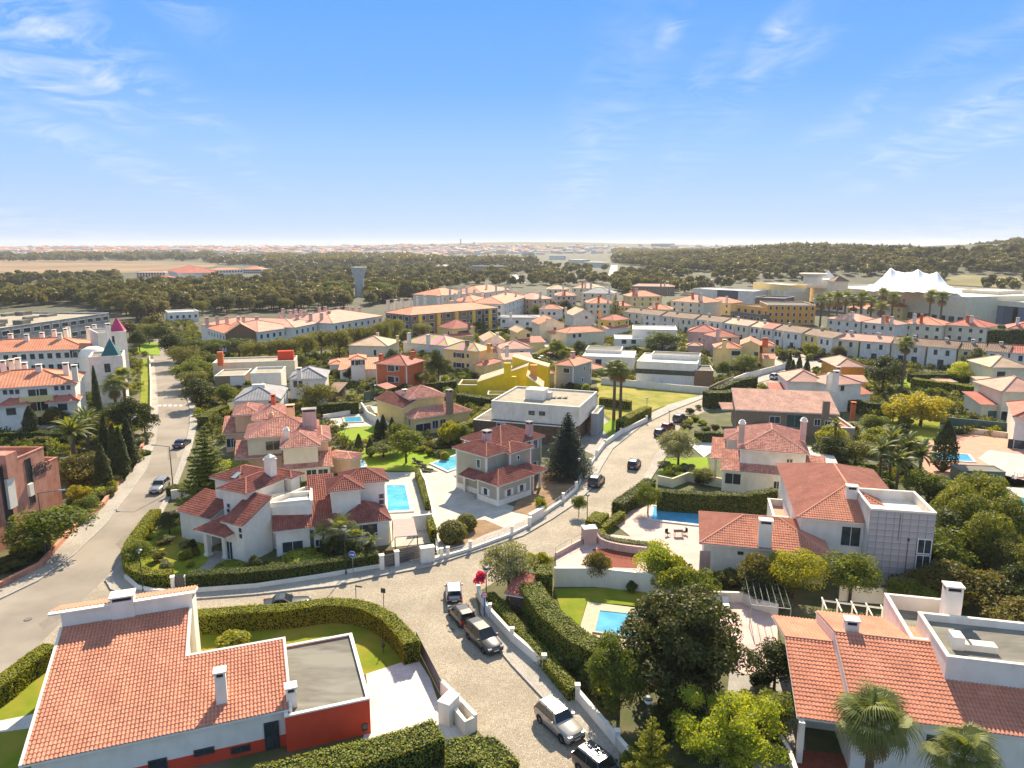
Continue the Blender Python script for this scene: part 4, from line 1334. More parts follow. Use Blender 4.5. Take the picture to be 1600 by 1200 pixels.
def car(label, px, py, heading, col, style='suv', group=None, name='parked_car', roofcol=None, rails=None, cat='car', bars=False, z=0.03):
 """px,py: bearing to the middle of the car's footprint; heading in degrees (nose direction) from +X"""
 c = CARS[style]; q = P(px, py, 0.0)
 root = empty(name, (q.x, q.y, z), label, cat, group, math.radians(heading))
 L, W, H = c['L'], c['W'], c['H']; hx = L / 2; hw = W / 2
 hood, belt = c['hood'], c['belt']
 # x positions: nose +hx
 xw = c['wb']           # windscreen base, from centre towards the nose
 xrf = c['wf']          # roof front edge
 xrr = -c['rf'] + 0.0   # roof rear edge
 xtb = -hx + 0.10 + c['rr'] # tail window base
 def ring(x, zl, zh, w, wt):
  return [(x, -w*0.93, zl), (x, -w, zl + 0.12), (x, -w, (zl+zh)*0.5 + 0.08), (x, -wt*0.96, zh - 0.05), (x, -wt*0.86, zh), (x, wt*0.86, zh), (x, wt*0.96, zh - 0.05), (x, w, (zl+zh)*0.5 + 0.08), (x, w, zl + 0.12), (x, w*0.93, zl)]
 S = []
 S.append(ring(-hx, 0.42, belt - 0.18, hw * 0.88, hw * 0.86))
 S.append(ring(-hx + 0.08, 0.30, belt - 0.02, hw * 0.96, hw * 0.92))
 S.append(ring(-hx + 0.35, 0.24, belt + 0.02, hw, hw * 0.96))
 S.append(ring(-0.9, 0.22, belt + 0.01, hw, hw * 0.97))
 S.append(ring(0.2, 0.22, belt, hw, hw * 0.97))
 S.append(ring(xw, 0.22, belt - 0.01, hw, hw * 0.95))
 S.append(ring(xw + 0.12, 0.22, hood + 0.01, hw, hw * 0.93))
 S.append(ring(hx - 0.45, 0.24, hood - 0.06, hw * 0.98, hw * 0.90))
 S.append(ring(hx - 0.14, 0.28, hood - 0.16, hw * 0.93, hw * 0.84))
 S.append(ring(hx, 0.38, hood - 0.34, hw * 0.82, hw * 0.76))
 b = MB(); b.mat(col); loft(b, S)
 body = b.build('body', root, local=True, smooth_=True)
 mod = body.modifiers.new('edge', 'EDGE_SPLIT'); mod.split_angle = math.radians(32)
 # greenhouse
 wr = hw * 0.74; wbz = hw * 0.93
 g = MB(); g.mat(M_cglass)
 base = [(xw, -wbz, belt - 0.02), (xw, wbz, belt - 0.02), (xtb, wbz, belt - 0.02), (xtb, -wbz, belt - 0.02)]
 top = [(xrf, -wr, H - 0.07), (xrf, wr, H - 0.07), (xrr, wr, H - 0.07), (xrr, -wr, H - 0.07)]
 g.add(base + top, [(0,1,5,4), (1,2,6,5), (2,3,7,6), (3,0,4,7)])
 g.build('windows', root, local=True)
 r_ = MB(); r_.mat(roofcol or col)
 ov = 0.02
 def rr_(x, w, z1): return [(x, -w, z1 - 0.05), (x, -w*0.8, z1), (x, w*0.8, z1), (x, w, z1 - 0.05), (x, w*0.9, z1 - 0.08), (x, -w*0.9, z1 - 0.08)]
 loft(r_, [rr_(xrr - 0.08, wr + ov, H - 0.05), rr_(xrr * 0.6 + xrf * 0.4, wr + ov, H), rr_(xrf + 0.05, wr + ov, H - 0.035)])
 # pillars
 for sy in (-1, 1):
  for (xb, xt) in ((xw, xrf), (xtb, xrr)):
   r_.tube((xb, sy * (wbz), belt - 0.03), (xt, sy * (wr), H - 0.07), 0.055, 0.05, 6)
  xm = (xrf + xrr) / 2
  r_.tube((xm + 0.05, sy * (wbz + 0.0), belt - 0.03), (xm, sy * (wr + 0.0), H - 0.07), 0.04, 0.035, 6)
 r_.build('roof', root, local=True)
 # bumpers, sills, grille
 k = MB(); k.mat(M_plastic)
 k.box(-hx - 0.03, -hx + 0.25, -hw * 0.86, hw * 0.86, 0.34, 0.50);
 k.box(hx - 0.22, hx + 0.03, -hw * 0.78, hw * 0.78, 0.34, 0.52)
 k.box(-1.0, 1.0, -hw - 0.012, hw + 0.012, 0.22, 0.32)
 k.box(hx - 0.10, hx + 0.012, -hw * 0.42, hw * 0.42, hood - 0.42, hood - 0.30)
 k.build('bumper', root, local=True)
 for sy in (-1, 1):
  h_ = MB(); h_.mat(M_head); h_.box(hx - 0.26, hx - 0.02, min(sy*hw*0.5, sy*hw*0.85), max(sy*hw*0.5, sy*hw*0.85), hood - 0.33, hood - 0.19); h_.build('headlight', root, local=True)
  t = MB(); t.mat(M_tail); t.box(-hx - 0.015, -hx + 0.14, min(sy*hw*0.66, sy*hw*0.93), max(sy*hw*0.66, sy*hw*0.93), belt - 0.3, belt + 0.0); t.build('tail_light', root, local=True)
  m_ = MB(); m_.mat(col); m_.box(xw - 0.28, xw - 0.12, min(sy*(hw-0.02), sy*(hw+0.17)), max(sy*(hw-0.02), sy*(hw+0.17)), belt + 0.0, belt + 0.14); m_.build('wing_mirror', root, local=True)
  for xh in (-0.35, -1.2):
   d_ = MB(); d_.mat(M_metal); d_.box(xh, xh + 0.18, min(sy*hw, sy*(hw+.02)), max(sy*hw, sy*(hw+.02)), belt - 0.2, belt - 0.165); d_.build('door_handle', root, local=True)
  if (c['rails'] if rails is None else rails):
   rl = MB(); rl.mat(M_dmetal); rl.tube((xrf - 0.15, sy*wr*0.93, H + 0.05), (xrr + 0.1, sy*wr*0.93, H + 0.05), 0.022, n=5)
   for xx in (xrf - 0.15, xrr + 0.1): rl.tube((xx, sy*wr*0.93, H - 0.05), (xx, sy*wr*0.93, H + 0.05), 0.022, n=5)
   rl.build('roof_rail', root, local=True)
 if bars:
  for xx in (-0.15, -0.95):
   rb = MB(); rb.mat(M_dmetal); rb.box(xx - 0.03, xx + 0.03, -wr, wr, H + 0.06, H + 0.09); rb.build('roof_bar', root, local=True)
 for xx in (-hx - 0.035, hx + 0.035):
  p_ = MB(); p_.mat(M_plate); p_.box(xx - 0.008, xx + 0.008, -0.26, 0.26, 0.42, 0.53); p_.build('number_plate', root, local=True)
 tm, rm = wheel_meshes(c['r'])
 for xx in (-L * 0.31, L * 0.31):
  for sy in (-1, 1):
   a_ = MB(); a_.mat(M_plastic)
   n = 14; rr2 = c['r'] + 0.06
   ring_ = [(xx + rr2 * math.cos(math.pi * i / n), sy * (hw + 0.004), 0.02 + c['r'] + rr2 * math.sin(math.pi * i / n) - 0.02) for i in range(n + 1)] + [(xx - rr2, sy * (hw + .004), 0.22), (xx + rr2, sy * (hw + .004), 0.22)]
   a_.poly(ring_ if sy < 0 else ring_[::-1]);
   ar = a_.build('wheel_arch', root, local=True)
   so = ar.modifiers.new('thick', 'SOLIDIFY'); so.thickness = 0.02; so.offset = -1
   w_ = bpy.data.objects.new('wheel', None); C.objects.link(w_); w_.parent = root; w_.location = (xx, sy * (hw - 0.09), c['r'])
   w_.rotation_euler = (-sy * math.pi / 2, 0, 0)
   for nm, me in (('tyre', tm), ('rim', rm)):
    o = bpy.data.objects.new(nm, me); C.objects.link(o); o.parent = w_
 return root
P_silver = paint('champagne_silver_paint', (0.42, 0.39, 0.35), 0.5)
P_dark = paint('dark_grey_brown_paint', (0.085, 0.078, 0.07), 0.5)
P_white = paint('white_paint', (0.75, 0.75, 0.74), 0.0)
P_black = paint('black_paint', (0.02, 0.022, 0.025), 0.2)
P_grey = paint('grey_paint', (0.07, 0.075, 0.08), 0.3)
P_blue = paint('blue_black_paint', (0.03, 0.045, 0.08), 0.3)
P_red = paint('dark_red_paint', (0.22, 0.03, 0.02), 0.3)
P_redb = paint('bright_red_paint', (0.5, 0.03, 0.04), 0.1)
# lamps and signs
M_post = mat('dark_green_lamp_post', (0.03, 0.05, 0.04), 0.5)
M_lpost = mat('grey_steel_post', (0.12, 0.12, 0.11), 0.5)
M_lamp = mat('lamp_glass', (0.6, 0.62, 0.62), 0.3)
def lamp_arm(label, px, py, H, dx, dy, arm=2.2, z=0.0, group='tall street lamps with a horizontal arm'):
 q = P(px, py, 0)
 r = empty('street_lamp', (q.x, q.y, 0), label, 'street lamp', group)
 b = MB(); b.mat(M_lpost); b.tube((0, 0, 0), (0, 0, H), 0.10, 0.055, 8); b.tube((0, 0, 0), (0, 0, 0.5), 0.14, 0.13, 8); b.build('pole', r, local=True)
 n = math.hypot(dx, dy); dx /= n; dy /= n
 a = MB(); a.mat(M_lpost); a.tube((0, 0, H - 0.04), (dx * arm, dy * arm, H + 0.12), 0.05, 0.04, 6); a.build('arm', r, local=True)
 h = MB(); h.mat(M_metal); M = Matrix.Translation((dx * (arm + 0.3), dy * (arm + 0.3), H + 0.13)) @ Matrix.Rotation(math.atan2(dy, dx), 4, 'Z')
 h.box(-0.38, 0.38, -0.13, 0.13, -0.05, 0.07, M); h.mat(M_lamp); h.box(-0.3, 0.3, -0.1, 0.1, -0.09, -0.055, M); h.build('lamp_head', r, local=True)
 return r
def lamp_globe(label, px, py, H=3.8, kind='globe', group=None):
 q = P(px, py, 0)
 r = empty('street_lamp', (q.x, q.y, 0), label, 'street lamp', group)
 b = MB(); b.mat(M_post); b.tube((0, 0, 0), (0, 0, H), 0.065, 0.045, 8); b.tube((0, 0, 0), (0, 0, 0.4), 0.1, 0.1, 8); b.build('pole', r, local=True)
 if kind == 'globe':
  g = MB(); g.mat(M_lamp); g.lathe([(0.02, 0), (0.2, 0.06), (0.3, 0.25), (0.28, 0.4)], (0, 0, H), 14);
  g.mat(M_dmetal); g.lathe([(0.32, 0.38), (0.28, 0.48), (0.15, 0.56), (0.01, 0.58)], (0, 0, H), 14); g.lathe([(0.1, -.05), (0.12, 0.04)], (0, 0, H), 8)
 else:
  g = MB(); g.mat(M_lamp); g.lathe([(0.08, 0), (0.16, 0.3)], (0, 0, H), 8); g.mat(M_dmetal); g.lathe([(0.3, 0.28), (0.32, 0.34), (0.12, 0.45), (0.01, 0.47)], (0, 0, H), 12)
 g.build('lamp_head', r, local=True)
 return r
# ground, far country, haze
def ground_mat():
 m, n, l, b = node_mat('ground_country')
 b.inputs['Roughness'].default_value = 0.95
 tc = n.new('ShaderNodeTexCoord')
 def nz(s, d=6):
  t = n.new('ShaderNodeTexNoise'); t.inputs['Scale'].default_value = s; t.inputs['Detail'].default_value = d
  l.new(tc.outputs['Object'], t.inputs[0]); return t.outputs[0]
 def mx(f, a, c, lo, hi):
  r = n.new('ShaderNodeMapRange'); r.inputs[1].default_value = lo; r.inputs[2].default_value = hi; l.new(f, r.inputs[0])
  x = n.new('ShaderNodeMix'); x.data_type = 'RGBA'; l.new(r.outputs[0], x.inputs[0])
  for i, v in ((6, a), (7, c)):
   if isinstance(v, tuple): x.inputs[i].default_value = rgb(v)
   else: l.new(v, x.inputs[i])
  return x.outputs[2]
 near = mx(nz(0.4), (0.07, 0.085, 0.022), (0.12, 0.105, 0.045), 0.42, 0.6)
 near = mx(nz(0.06), near, (0.2, 0.165, 0.11), 0.56, 0.7)
 far = mx(nz(0.006), (0.07, 0.07, 0.032), (0.085, 0.08, 0.038), 0.45, 0.62)
 far = mx(nz(0.03), far, (0.045, 0.05, 0.024), 0.47, 0.6)
 ln = n.new('ShaderNodeVectorMath'); ln.operation = 'LENGTH'; l.new(tc.outputs['Object'], ln.inputs[0])
 col = mx(ln.outputs['Value'], near, far, 230, 330)
 l.new(col, b.inputs['Base Color'])
 return m
def make_ground():
 V, F = [], []
 rs_ = [0, 15, 40, 80, 140, 220, 320, 450, 600]
 r = 600
 while r < 8800:
  r *= 1.035; rs_.append(r)
 nth = 200
 for r in rs_:
  for k in range(nth + 1):
   if r < 3000 or True:
    a = math.radians(-62 + 124 * k / nth) if r > 1e9 else 2 * math.pi * k / nth
   x, y = r * math.sin(a), r * math.cos(a)
   V.append((x, y, terrain(x, y)))
 n1 = nth + 1
 for i in range(len(rs_) - 1):
  for k in range(nth):
   F.append((i*n1 + k, i*n1 + k + 1, (i+1)*n1 + k + 1, (i+1)*n1 + k))
 me = np_mesh('ground', np.array(V), np.array(F), None, [ground_mat()], True)
 if me.polygons[50 * nth].normal.z < 0: me.flip_normals()
 o = bpy.data.objects.new('ground', me); C.objects.link(o); o['kind'] = 'structure'
make_ground()
# air: one even volume round everything
def make_haze():
 b = MB(); b.box(-9300, 9300, -9300, 9300, -1.5, 100)
 m = bpy.data.materials.new('haze'); m.use_nodes = True
 n, l = m.node_tree.nodes, m.node_tree.links
 n.clear()
 o = n.new('ShaderNodeOutputMaterial'); v = n.new('ShaderNodeVolumePrincipled')
 v.inputs['Color'].default_value = (0.88, 0.89, 0.92, 1); v.inputs['Density'].default_value = 0.0001; v.inputs['Anisotropy'].default_value = 0.2
 l.new(v.outputs[0], o.inputs['Volume'])
 b.mat(m)
 h = b.build('haze'); h['kind'] = 'stuff'
make_haze()
M_asph = mat('worn_asphalt', (0.31, 0.265, 0.215), 0.92, (0.25, 0.215, 0.175), 0.25, bump=0.15, bscale=40, col3=(0.34, 0.295, 0.24), s3=0.12, detail=9)
def cobble_mat(name, c1, c2, cj, scale):
 m, n, l, b = node_mat(name)
 b.inputs['Roughness'].default_value = 0.85
 tc = n.new('ShaderNodeTexCoord')
 v = n.new('ShaderNodeTexVoronoi'); v.inputs['Scale'].default_value = scale; v.feature = 'F1'
 v2 = n.new('ShaderNodeTexVoronoi'); v2.inputs['Scale'].default_value = scale; v2.feature = 'DISTANCE_TO_EDGE'
 for q in (v, v2): l.new(tc.outputs['Object'], q.inputs[0])
 sp = n.new('ShaderNodeSeparateColor'); l.new(v.outputs['Color'], sp.inputs[0])
 x = n.new('ShaderNodeMix'); x.data_type = 'RGBA'; x.inputs[6].default_value = rgb(c1); x.inputs[7].default_value = rgb(c2)
 l.new(sp.outputs[0], x.inputs[0])
 t = n.new('ShaderNodeTexNoise'); t.inputs['Scale'].default_value = 0.22; t.inputs['Detail'].default_value = 8
 l.new(tc.outputs['Object'], t.inputs[0])
 r0 = n.new('ShaderNodeMapRange'); r0.inputs[1].default_value = 0.35; r0.inputs[2].default_value = 0.7; r0.inputs[3].default_value = 0.74; r0.inputs[4].default_value = 1.08
 l.new(t.outputs[0], r0.inputs[0])
 mu = n.new('ShaderNodeMix'); mu.data_type = 'RGBA'; mu.blend_type = 'MULTIPLY'; mu.inputs[0].default_value = 1
 l.new(x.outputs[2], mu.inputs[6]); l.new(r0.outputs[0], mu.inputs[7])
 r = n.new('ShaderNodeMapRange'); r.inputs[1].default_value = 0.02; r.inputs[2].default_value = 0.09
 l.new(v2.outputs['Distance'], r.inputs[0])
 y = n.new('ShaderNodeMix'); y.data_type = 'RGBA'; y.inputs[6].default_value = rgb(cj)
 l.new(r.outputs[0], y.inputs[0]); l.new(mu.outputs[2], y.inputs[7]); l.new(y.outputs[2], b.inputs['Base Color'])
 bp = n.new('ShaderNodeBump'); bp.inputs['Strength'].default_value = 0.7; bp.inputs['Distance'].default_value = 0.03
 l.new(r.outputs[0], bp.inputs['Height']); l.new(bp.outputs[0], b.inputs['Normal'])
 MATS[name] = m
 return m
M_cob = cobble_mat('limestone_cobbles', (0.52, 0.455, 0.35), (0.37, 0.30, 0.21), (0.25, 0.19, 0.12), 7.5)
M_walk = cobble_mat('pavement_setts', (0.58, 0.53, 0.45), (0.44, 0.39, 0.32), (0.27, 0.23, 0.18), 8)
M_kerb = mat('kerb_stone', (0.46, 0.43, 0.38), 0.9, (0.34, 0.31, 0.27), 3)
M_lawn = mat('mown_lawn', (0.155, 0.205, 0.014), 0.95, (0.215, 0.25, 0.02), 0.7, bump=0.5, bscale=25, col3=(0.29, 0.25, 0.035), s3=0.25, detail=8)
M_lawnb = mat('bright_lawn', (0.18, 0.29, 0.015), 0.95, (0.235, 0.335, 0.02), 0.5, bump=0.4, bscale=25, col3=(0.25, 0.3, 0.04), s3=0.2, detail=8)
M_lawny = mat('yellowed_rough_grass', (0.27, 0.29, 0.025), 0.95, (0.2, 0.17, 0.05), 0.5, bump=0.5, bscale=8, col3=(0.36, 0.30, 0.07), s3=0.15)
M_dry = mat('dry_earth', (0.34, 0.23, 0.13), 0.95, (0.24, 0.15, 0.09), 0.5, bump=0.5, bscale=5)
M_soil = mat('planted_soil', (0.10, 0.07, 0.04), 0.95, (0.15, 0.12, 0.06), 1.5, bump=0.6, bscale=4)
def paver_mat(name, c1, c2, cj, sc_, rot=0.0):
 m, n, l, b = node_mat(name)
 b.inputs['Roughness'].default_value = 0.85
 tc = n.new('ShaderNodeTexCoord'); mp = n.new('ShaderNodeMapping'); mp.inputs['Rotation'].default_value = (0, 0, -rot)
 br = n.new('ShaderNodeTexBrick'); br.offset = 0.0
 br.inputs['Scale'].default_value = 1.0; br.inputs['Brick Width'].default_value = sc_; br.inputs['Row Height'].default_value = sc_
 br.inputs['Mortar Size'].default_value = 0.012; br.inputs['Color1'].default_value = rgb(c1); br.inputs['Color2'].default_value = rgb(c2); br.inputs['Mortar'].default_value = rgb(cj)
 l.new(tc.outputs['Object'], mp.inputs[0]); l.new(mp.outputs[0], br.inputs[0])
 t = n.new('ShaderNodeTexNoise'); t.inputs['Scale'].default_value = 0.5; t.inputs['Detail'].default_value = 7
 l.new(tc.outputs['Object'], t.inputs[0])
 r0 = n.new('ShaderNodeMapRange'); r0.inputs[1].default_value = 0.35; r0.inputs[2].default_value = 0.7; r0.inputs[3].default_value = 0.82; r0.inputs[4].default_value = 1.06
 l.new(t.outputs[0], r0.inputs[0])
 mu = n.new('ShaderNodeMix'); mu.data_type = 'RGBA'; mu.blend_type = 'MULTIPLY'; mu.inputs[0].default_value = 1
 l.new(br.outputs[0], mu.inputs[6]); l.new(r0.outputs[0], mu.inputs[7]); l.new(mu.outputs[2], b.inputs['Base Color'])
 MATS[name] = m
 return m
M_pav = paver_mat('pale_concrete_pavers', (0.70, 0.66, 0.60), (0.64, 0.60, 0.54), (0.5, 0.46, 0.4), 0.5, math.radians(20))
M_pavg = paver_mat('beige_pavers', (0.56, 0.51, 0.43), (0.50, 0.46, 0.39), (0.36, 0.32, 0.26), 0.5, math.radians(47))
M_pink = paver_mat('pink_terrace_tiles', (0.66, 0.46, 0.40), (0.60, 0.42, 0.36), (0.5, 0.35, 0.3), 0.4, 0)
M_pavd = paver_mat('grey_pavers', (0.36, 0.33, 0.29), (0.30, 0.28, 0.24), (0.2, 0.18, 0.15), 0.4, 0)
M_sal = mat('salmon_court_surface', (0.62, 0.33, 0.24), 0.9, (0.56, 0.29, 0.2), 0.6)
M_terrared = mat('red_clay_floor', (0.26, 0.075, 0.045), 0.8, (0.2, 0.055, 0.035), 3)
M_line = mat('white_road_paint', (0.72, 0.72, 0.7), 0.8, (0.5, 0.5, 0.48), 2)
# roads and pavements
left_w = [(0, 937), (60, 908), (115, 868), (165, 820), (205, 768), (228, 735), (243, 690), (247, 655), (246, 620), (243, 590), (240, 562), (238, 545), (240, 530)]
left_e = [(258, 530), (264, 548), (277, 580), (291, 615), (297, 640), (297, 665), (290, 700), (270, 757), (245, 805), (200, 868), (122, 945), (56, 1013), (0, 1052), (-120, 1120), (-160, 1030)]
sheet('road', left_w + left_e, M_asph)
sheet('cobbled_road', [(56, 1013), (122, 945), (200, 868), (215, 905), (290, 925), (400, 926), (527, 908), (598, 893), (669, 880), (757, 850), (817, 832), (862, 808), (895, 787), (925, 762), (940, 730), (957, 702), (1003, 663), (1050, 641), (1100, 621), (1122, 609), (1160, 597), (1222, 582), (1290, 566), (1300, 575), (1225, 596), (1170, 612), (1120, 634), (1082, 652), (1040, 690), (1022, 720), (995, 765), (960, 802), (920, 832), (868, 868), (780, 905), (742, 928), (752, 975), (800, 1041), (845, 1089), (919, 1163), (990, 1240), (860, 1290), (800, 1194), (743, 1139), (690, 1075), (649, 1000), (600, 962), (499, 940), (400, 948), (296, 955), (200, 975), (96, 1010)], M_cob)
def kerbed(name, px, edge, m=M_walk, h=0.16):
 """raised pavement with a kerb along the edge bearings"""
 sheet(name, px, m, z=h, thick=h, zo=0)
 pts = path_w(edge, 0, False)
 L, R = ribbon(pts, 0.16)
 b = MB(); b.mat(M_kerb)
 for i in range(len(pts) - 1):
  z = Vector((0, 0, h + 0.012))
  b.poly([L[i] + z, R[i] + z, R[i+1] + z, L[i+1] + z]); b.poly([R[i], R[i+1], R[i+1] + z, R[i] + z]); b.poly([L[i+1], L[i], L[i] + z, L[i+1] + z])
 k = b.build('kerb'); k['kind'] = 'structure'
kerbed('pavement', [(-30, 948), (0, 937), (60, 908), (115, 868), (165, 820), (205, 768), (228, 735), (243, 690), (247, 655), (246, 620), (243, 590), (240, 562), (232, 562), (234, 600), (236, 640), (230, 680), (212, 720), (160, 792), (120, 822), (64, 886), (0, 918), (-30, 930)], [(-30, 948), (0, 937), (60, 908), (115, 868), (165, 820), (205, 768), (228, 735), (243, 690), (247, 655), (246, 620), (243, 590), (240, 562)])
kerbed('pavement', [(277, 580), (291, 615), (297, 640), (297, 665), (290, 700), (270, 757), (245, 805), (215, 850), (220, 852), (252, 806), (278, 757), (300, 700), (308, 665), (308, 640), (303, 610), (290, 580)], [(277, 580), (291, 615), (297, 640), (297, 665), (290, 700), (270, 757), (245, 805), (215, 850)])
kerbed('pavement', [(200, 868), (174, 898), (166, 908), (174, 922), (200, 930), (290, 938), (400, 930), (527, 916), (598, 900), (669, 887), (757, 858), (817, 838), (862, 812), (895, 790), (922, 766), (940, 730), (957, 702), (1003, 665), (1050, 642), (1100, 622), (1098, 617), (1045, 633), (1000, 655), (940, 695), (918, 735), (905, 760), (880, 778), (840, 806), (800, 822), (760, 836), (690, 868), (610, 883), (520, 903), (400, 918), (290, 924), (230, 918), (205, 905), (214, 868)],
 [(200, 868), (174, 898), (166, 908), (174, 922), (200, 930), (290, 938), (400, 930), (527, 916), (598, 900), (669, 887), (757, 858), (817, 838), (862, 812), (895, 790), (922, 766), (940, 730), (957, 702), (1003, 665), (1050, 642), (1100, 622)])
kerbed('pavement', [(752, 930), (752, 958), (780, 1016), (800, 1040), (845, 1088), (919, 1162), (975, 1230), (1030, 1230), (964, 1169), (902, 1095), (850, 1045), (800, 1004), (765, 965), (757, 932)], [(752, 930), (752, 958), (780, 1016), (800, 1040), (845, 1088), (919, 1162), (975, 1230)], M_pavd if False else M_walk)
kerbed('pavement', [(1025, 712), (1000, 757), (982, 774), (1000, 776), (1020, 745), (1042, 712), (1034, 700)], [(1034, 700), (1025, 712), (1000, 757), (982, 774)])
# road lettering-free marks: give-way triangles across the road
for k in range(6):
 x = 247 + k * 8.2
 sheet('road_marking', [(x, 632.5), (x + 5, 632.2), (x + 5, 634.6), (x, 634.9)], M_line, z=0.02)
# manhole and patches
for (x, y, r) in ((44, 968, .35), (539, 957, .3), (705, 985, .32), (830, 905, .3)):
 q = P(x, y, 0); b = MB(); b.mat(mat('iron_cover', (0.16, 0.14, 0.12), 0.7)); b.lathe([(0.01, 0.062), (r, 0.062), (r, 0.03)], (q.x, q.y, 0), 20)
 tag(b.build('manhole_cover'), kind='structure')
# lots: lawns, courts, patios
SH = [
('lawn', [(-60, 1110), (0, 1062), (96, 1000), (300, 965), (560, 945), (640, 985), (652, 1030), (574, 1054), (440, 1080), (300, 1130), (52, 1200), (-80, 1260)], M_lawn),
('driveway', [(572, 1053), (651, 1027), (672, 1060), (686, 1100), (690, 1125), (735, 1142), (720, 1175), (560, 1175), (578, 1120)], M_pav),
('garden_path', [(-20, 1130), (60, 1114), (60, 1136), (-20, 1147)], M_pav),
('lawn', [(225, 850), (240, 830), (290, 820), (310, 845), (345, 880), (285, 905), (235, 895), (215, 880)], M_lawn),
('garden_path', [(285, 905), (320, 882), (335, 860), (350, 862), (352, 882), (318, 893), (310, 908)], M_pavd),
('patio', [(318, 893), (352, 882), (390, 890), (600, 858), (660, 850), (668, 872), (600, 884), (400, 905), (320, 905)], M_soil),
('terrace', [(600, 738), (650, 738), (672, 800), (676, 848), (612, 855), (607, 800)], M_pavg),
('court', [(660, 740), (700, 735), (735, 770), (830, 800), (828, 822), (795, 832), (700, 868), (684, 868), (668, 790)], M_pavg),
('gravel_bed', [(738, 812), (758, 812), (795, 828), (740, 848), (702, 860), (690, 845)], M_dry),
('court', [(830, 735), (900, 735), (912, 760), (880, 785), (830, 806), (800, 800)], M_dry),
('patio', [(665, 730), (680, 720), (720, 712), (730, 745), (700, 742)], M_pavg),
('lawn', [(562, 700), (620, 698), (712, 702), (712, 715), (672, 727), (640, 736), (570, 734)], M_lawnb),
('lawn', [(525, 672), (590, 664), (604, 684), (535, 690)], M_lawnb),
('terrace', [(500, 652), (575, 645), (600, 664), (520, 670)], M_pavg),
('court', [(577, 633), (610, 632), (660, 665), (640, 672), (600, 664)], M_pavg),
('lawn', [(932, 590), (1000, 600), (1108, 612), (1060, 628), (1005, 645), (960, 660), (935, 640)], M_lawny),
('court', [(905, 640), (940, 650), (965, 668), (955, 700), (930, 712), (880, 690)], M_pavd),
('lawn', [(938, 668), (955, 655), (975, 664), (952, 682)], M_lawnb),
('terrace', [(952, 812), (985, 798), (1015, 790), (1040, 788), (1110, 795), (1110, 850), (1092, 900), (1040, 880), (985, 838)], M_pink),
('court', [(868, 872), (925, 832), (985, 838), (1060, 860), (1095, 895), (1000, 912), (870, 888)], M_pink),
('red_paved_strip', [(925, 858), (970, 856), (1000, 868), (995, 888), (942, 886)], M_terrared),
('lawn', [(1000, 760), (1220, 780), (1210, 800), (1100, 795), (1010, 786)], M_lawn),
('lawn', [(1040, 716), (1105, 714), (1110, 748), (1060, 752), (1030, 740)], M_lawnb),
('lawn', [(866, 920), (940, 918), (1030, 928), (1030, 950), (917, 940), (905, 984), (880, 965)], M_lawn),
('terrace', [(918, 940), (1040, 955), (1080, 1010), (1000, 1040), (905, 984)], M_coping),
('terrace', [(1110, 935), (1150, 930), (1215, 960), (1215, 1060), (1150, 1050), (1120, 990)], M_pink),
('court', [(1140, 1050), (1255, 1060), (1260, 1230), (1120, 1230)], M_pavd),
('court', [(1450, 680), (1490, 676), (1595, 684), (1640, 720), (1640, 760), (1560, 740), (1450, 760), (1440, 720)], M_sal),
('patio', [(1545, 703), (1610, 712), (1610, 748), (1572, 742), (1528, 716)], M_pavg),
('patio', [(1570, 760), (1660, 770), (1660, 850), (1590, 835)], M_pavg),
('lawn', [(1380, 640), (1440, 655), (1500, 662), (1465, 690), (1400, 680)], M_lawn),
('lawn', [(1400, 590), (1560, 600), (1530, 620), (1420, 612)], M_lawnb),
('lawn', [(215, 535), (250, 535), (250, 555), (215, 552)], M_lawnb),
('lawn', [(221, 560), (233, 560), (235, 600), (232, 640), (219, 636)], M_lawn),
('path', [(-10, 668), (60, 672), (110, 672), (110, 680), (-10, 682)], M_pav),
('street', [(800, 560), (850, 535), (900, 512), (930, 505), (935, 510), (880, 532), (835, 560), (815, 568)], M_walk),
('street', [(1200, 560), (1240, 552), (1300, 560), (1300, 572), (1240, 580), (1215, 590), (1130, 612), (1120, 606), (1190, 585)], M_walk),
('garden_path', [(1072, 690), (1100, 676), (1120, 700), (1100, 715)], M_pav),
]
for nm, px, m in SH: sheet(nm, px, m)
# far fields, quarry, highway
def farsheet(name, px, m, up=0.25):
 pts = [PT(a, b) for a, b in px]
 cx = sum((Vector((q.x, q.y, 0)) for q in pts), Vector()) / len(pts)
 b = MB(); b.mat(m)
 n = 14
 ring = densify(pts + [pts[0]], 60)[:-1]
 rows = []
 for k in range(n + 1):
  t = k / n
  rows.append([Vector((cx.x + (q.x - cx.x) * t, cx.y + (q.y - cx.y) * t, 0)) for q in ring])
 for r in rows:
  for q in r: q.z = terrain(q.x, q.y) + up
 for k in range(n):
  for i in range(len(ring)):
   j = (i + 1) % len(ring)
   b.poly([rows[k][i], rows[k + 1][i], rows[k + 1][j], rows[k][j]])
 o = b.build(name); o['kind'] = 'structure'
 return o
M_fld = mat('dry_stubble_field', (0.36, 0.24, 0.145), 0.95, (0.26, 0.18, 0.10), 0.01, col3=(0.18, 0.13, 0.08), s3=0.004, detail=10)
M_fldy = mat('dry_yellow_hill_grass', (0.33, 0.28, 0.13), 0.95, (0.2, 0.18, 0.08), 0.02)
M_hwy = mat('pale_far_roadway', (0.5, 0.48, 0.44), 0.9)
farsheet('field', [(-150, 436), (0, 434), (90, 433), (180, 428), (270, 424), (330, 418), (350, 411), (250, 409), (120, 407), (0, 407), (-150, 408)], M_fld, 0.4)
farsheet('hill_grass', [(1480, 446), (1560, 450), (1600, 446), (1590, 434), (1500, 430), (1478, 436)], M_fldy, 0.3)
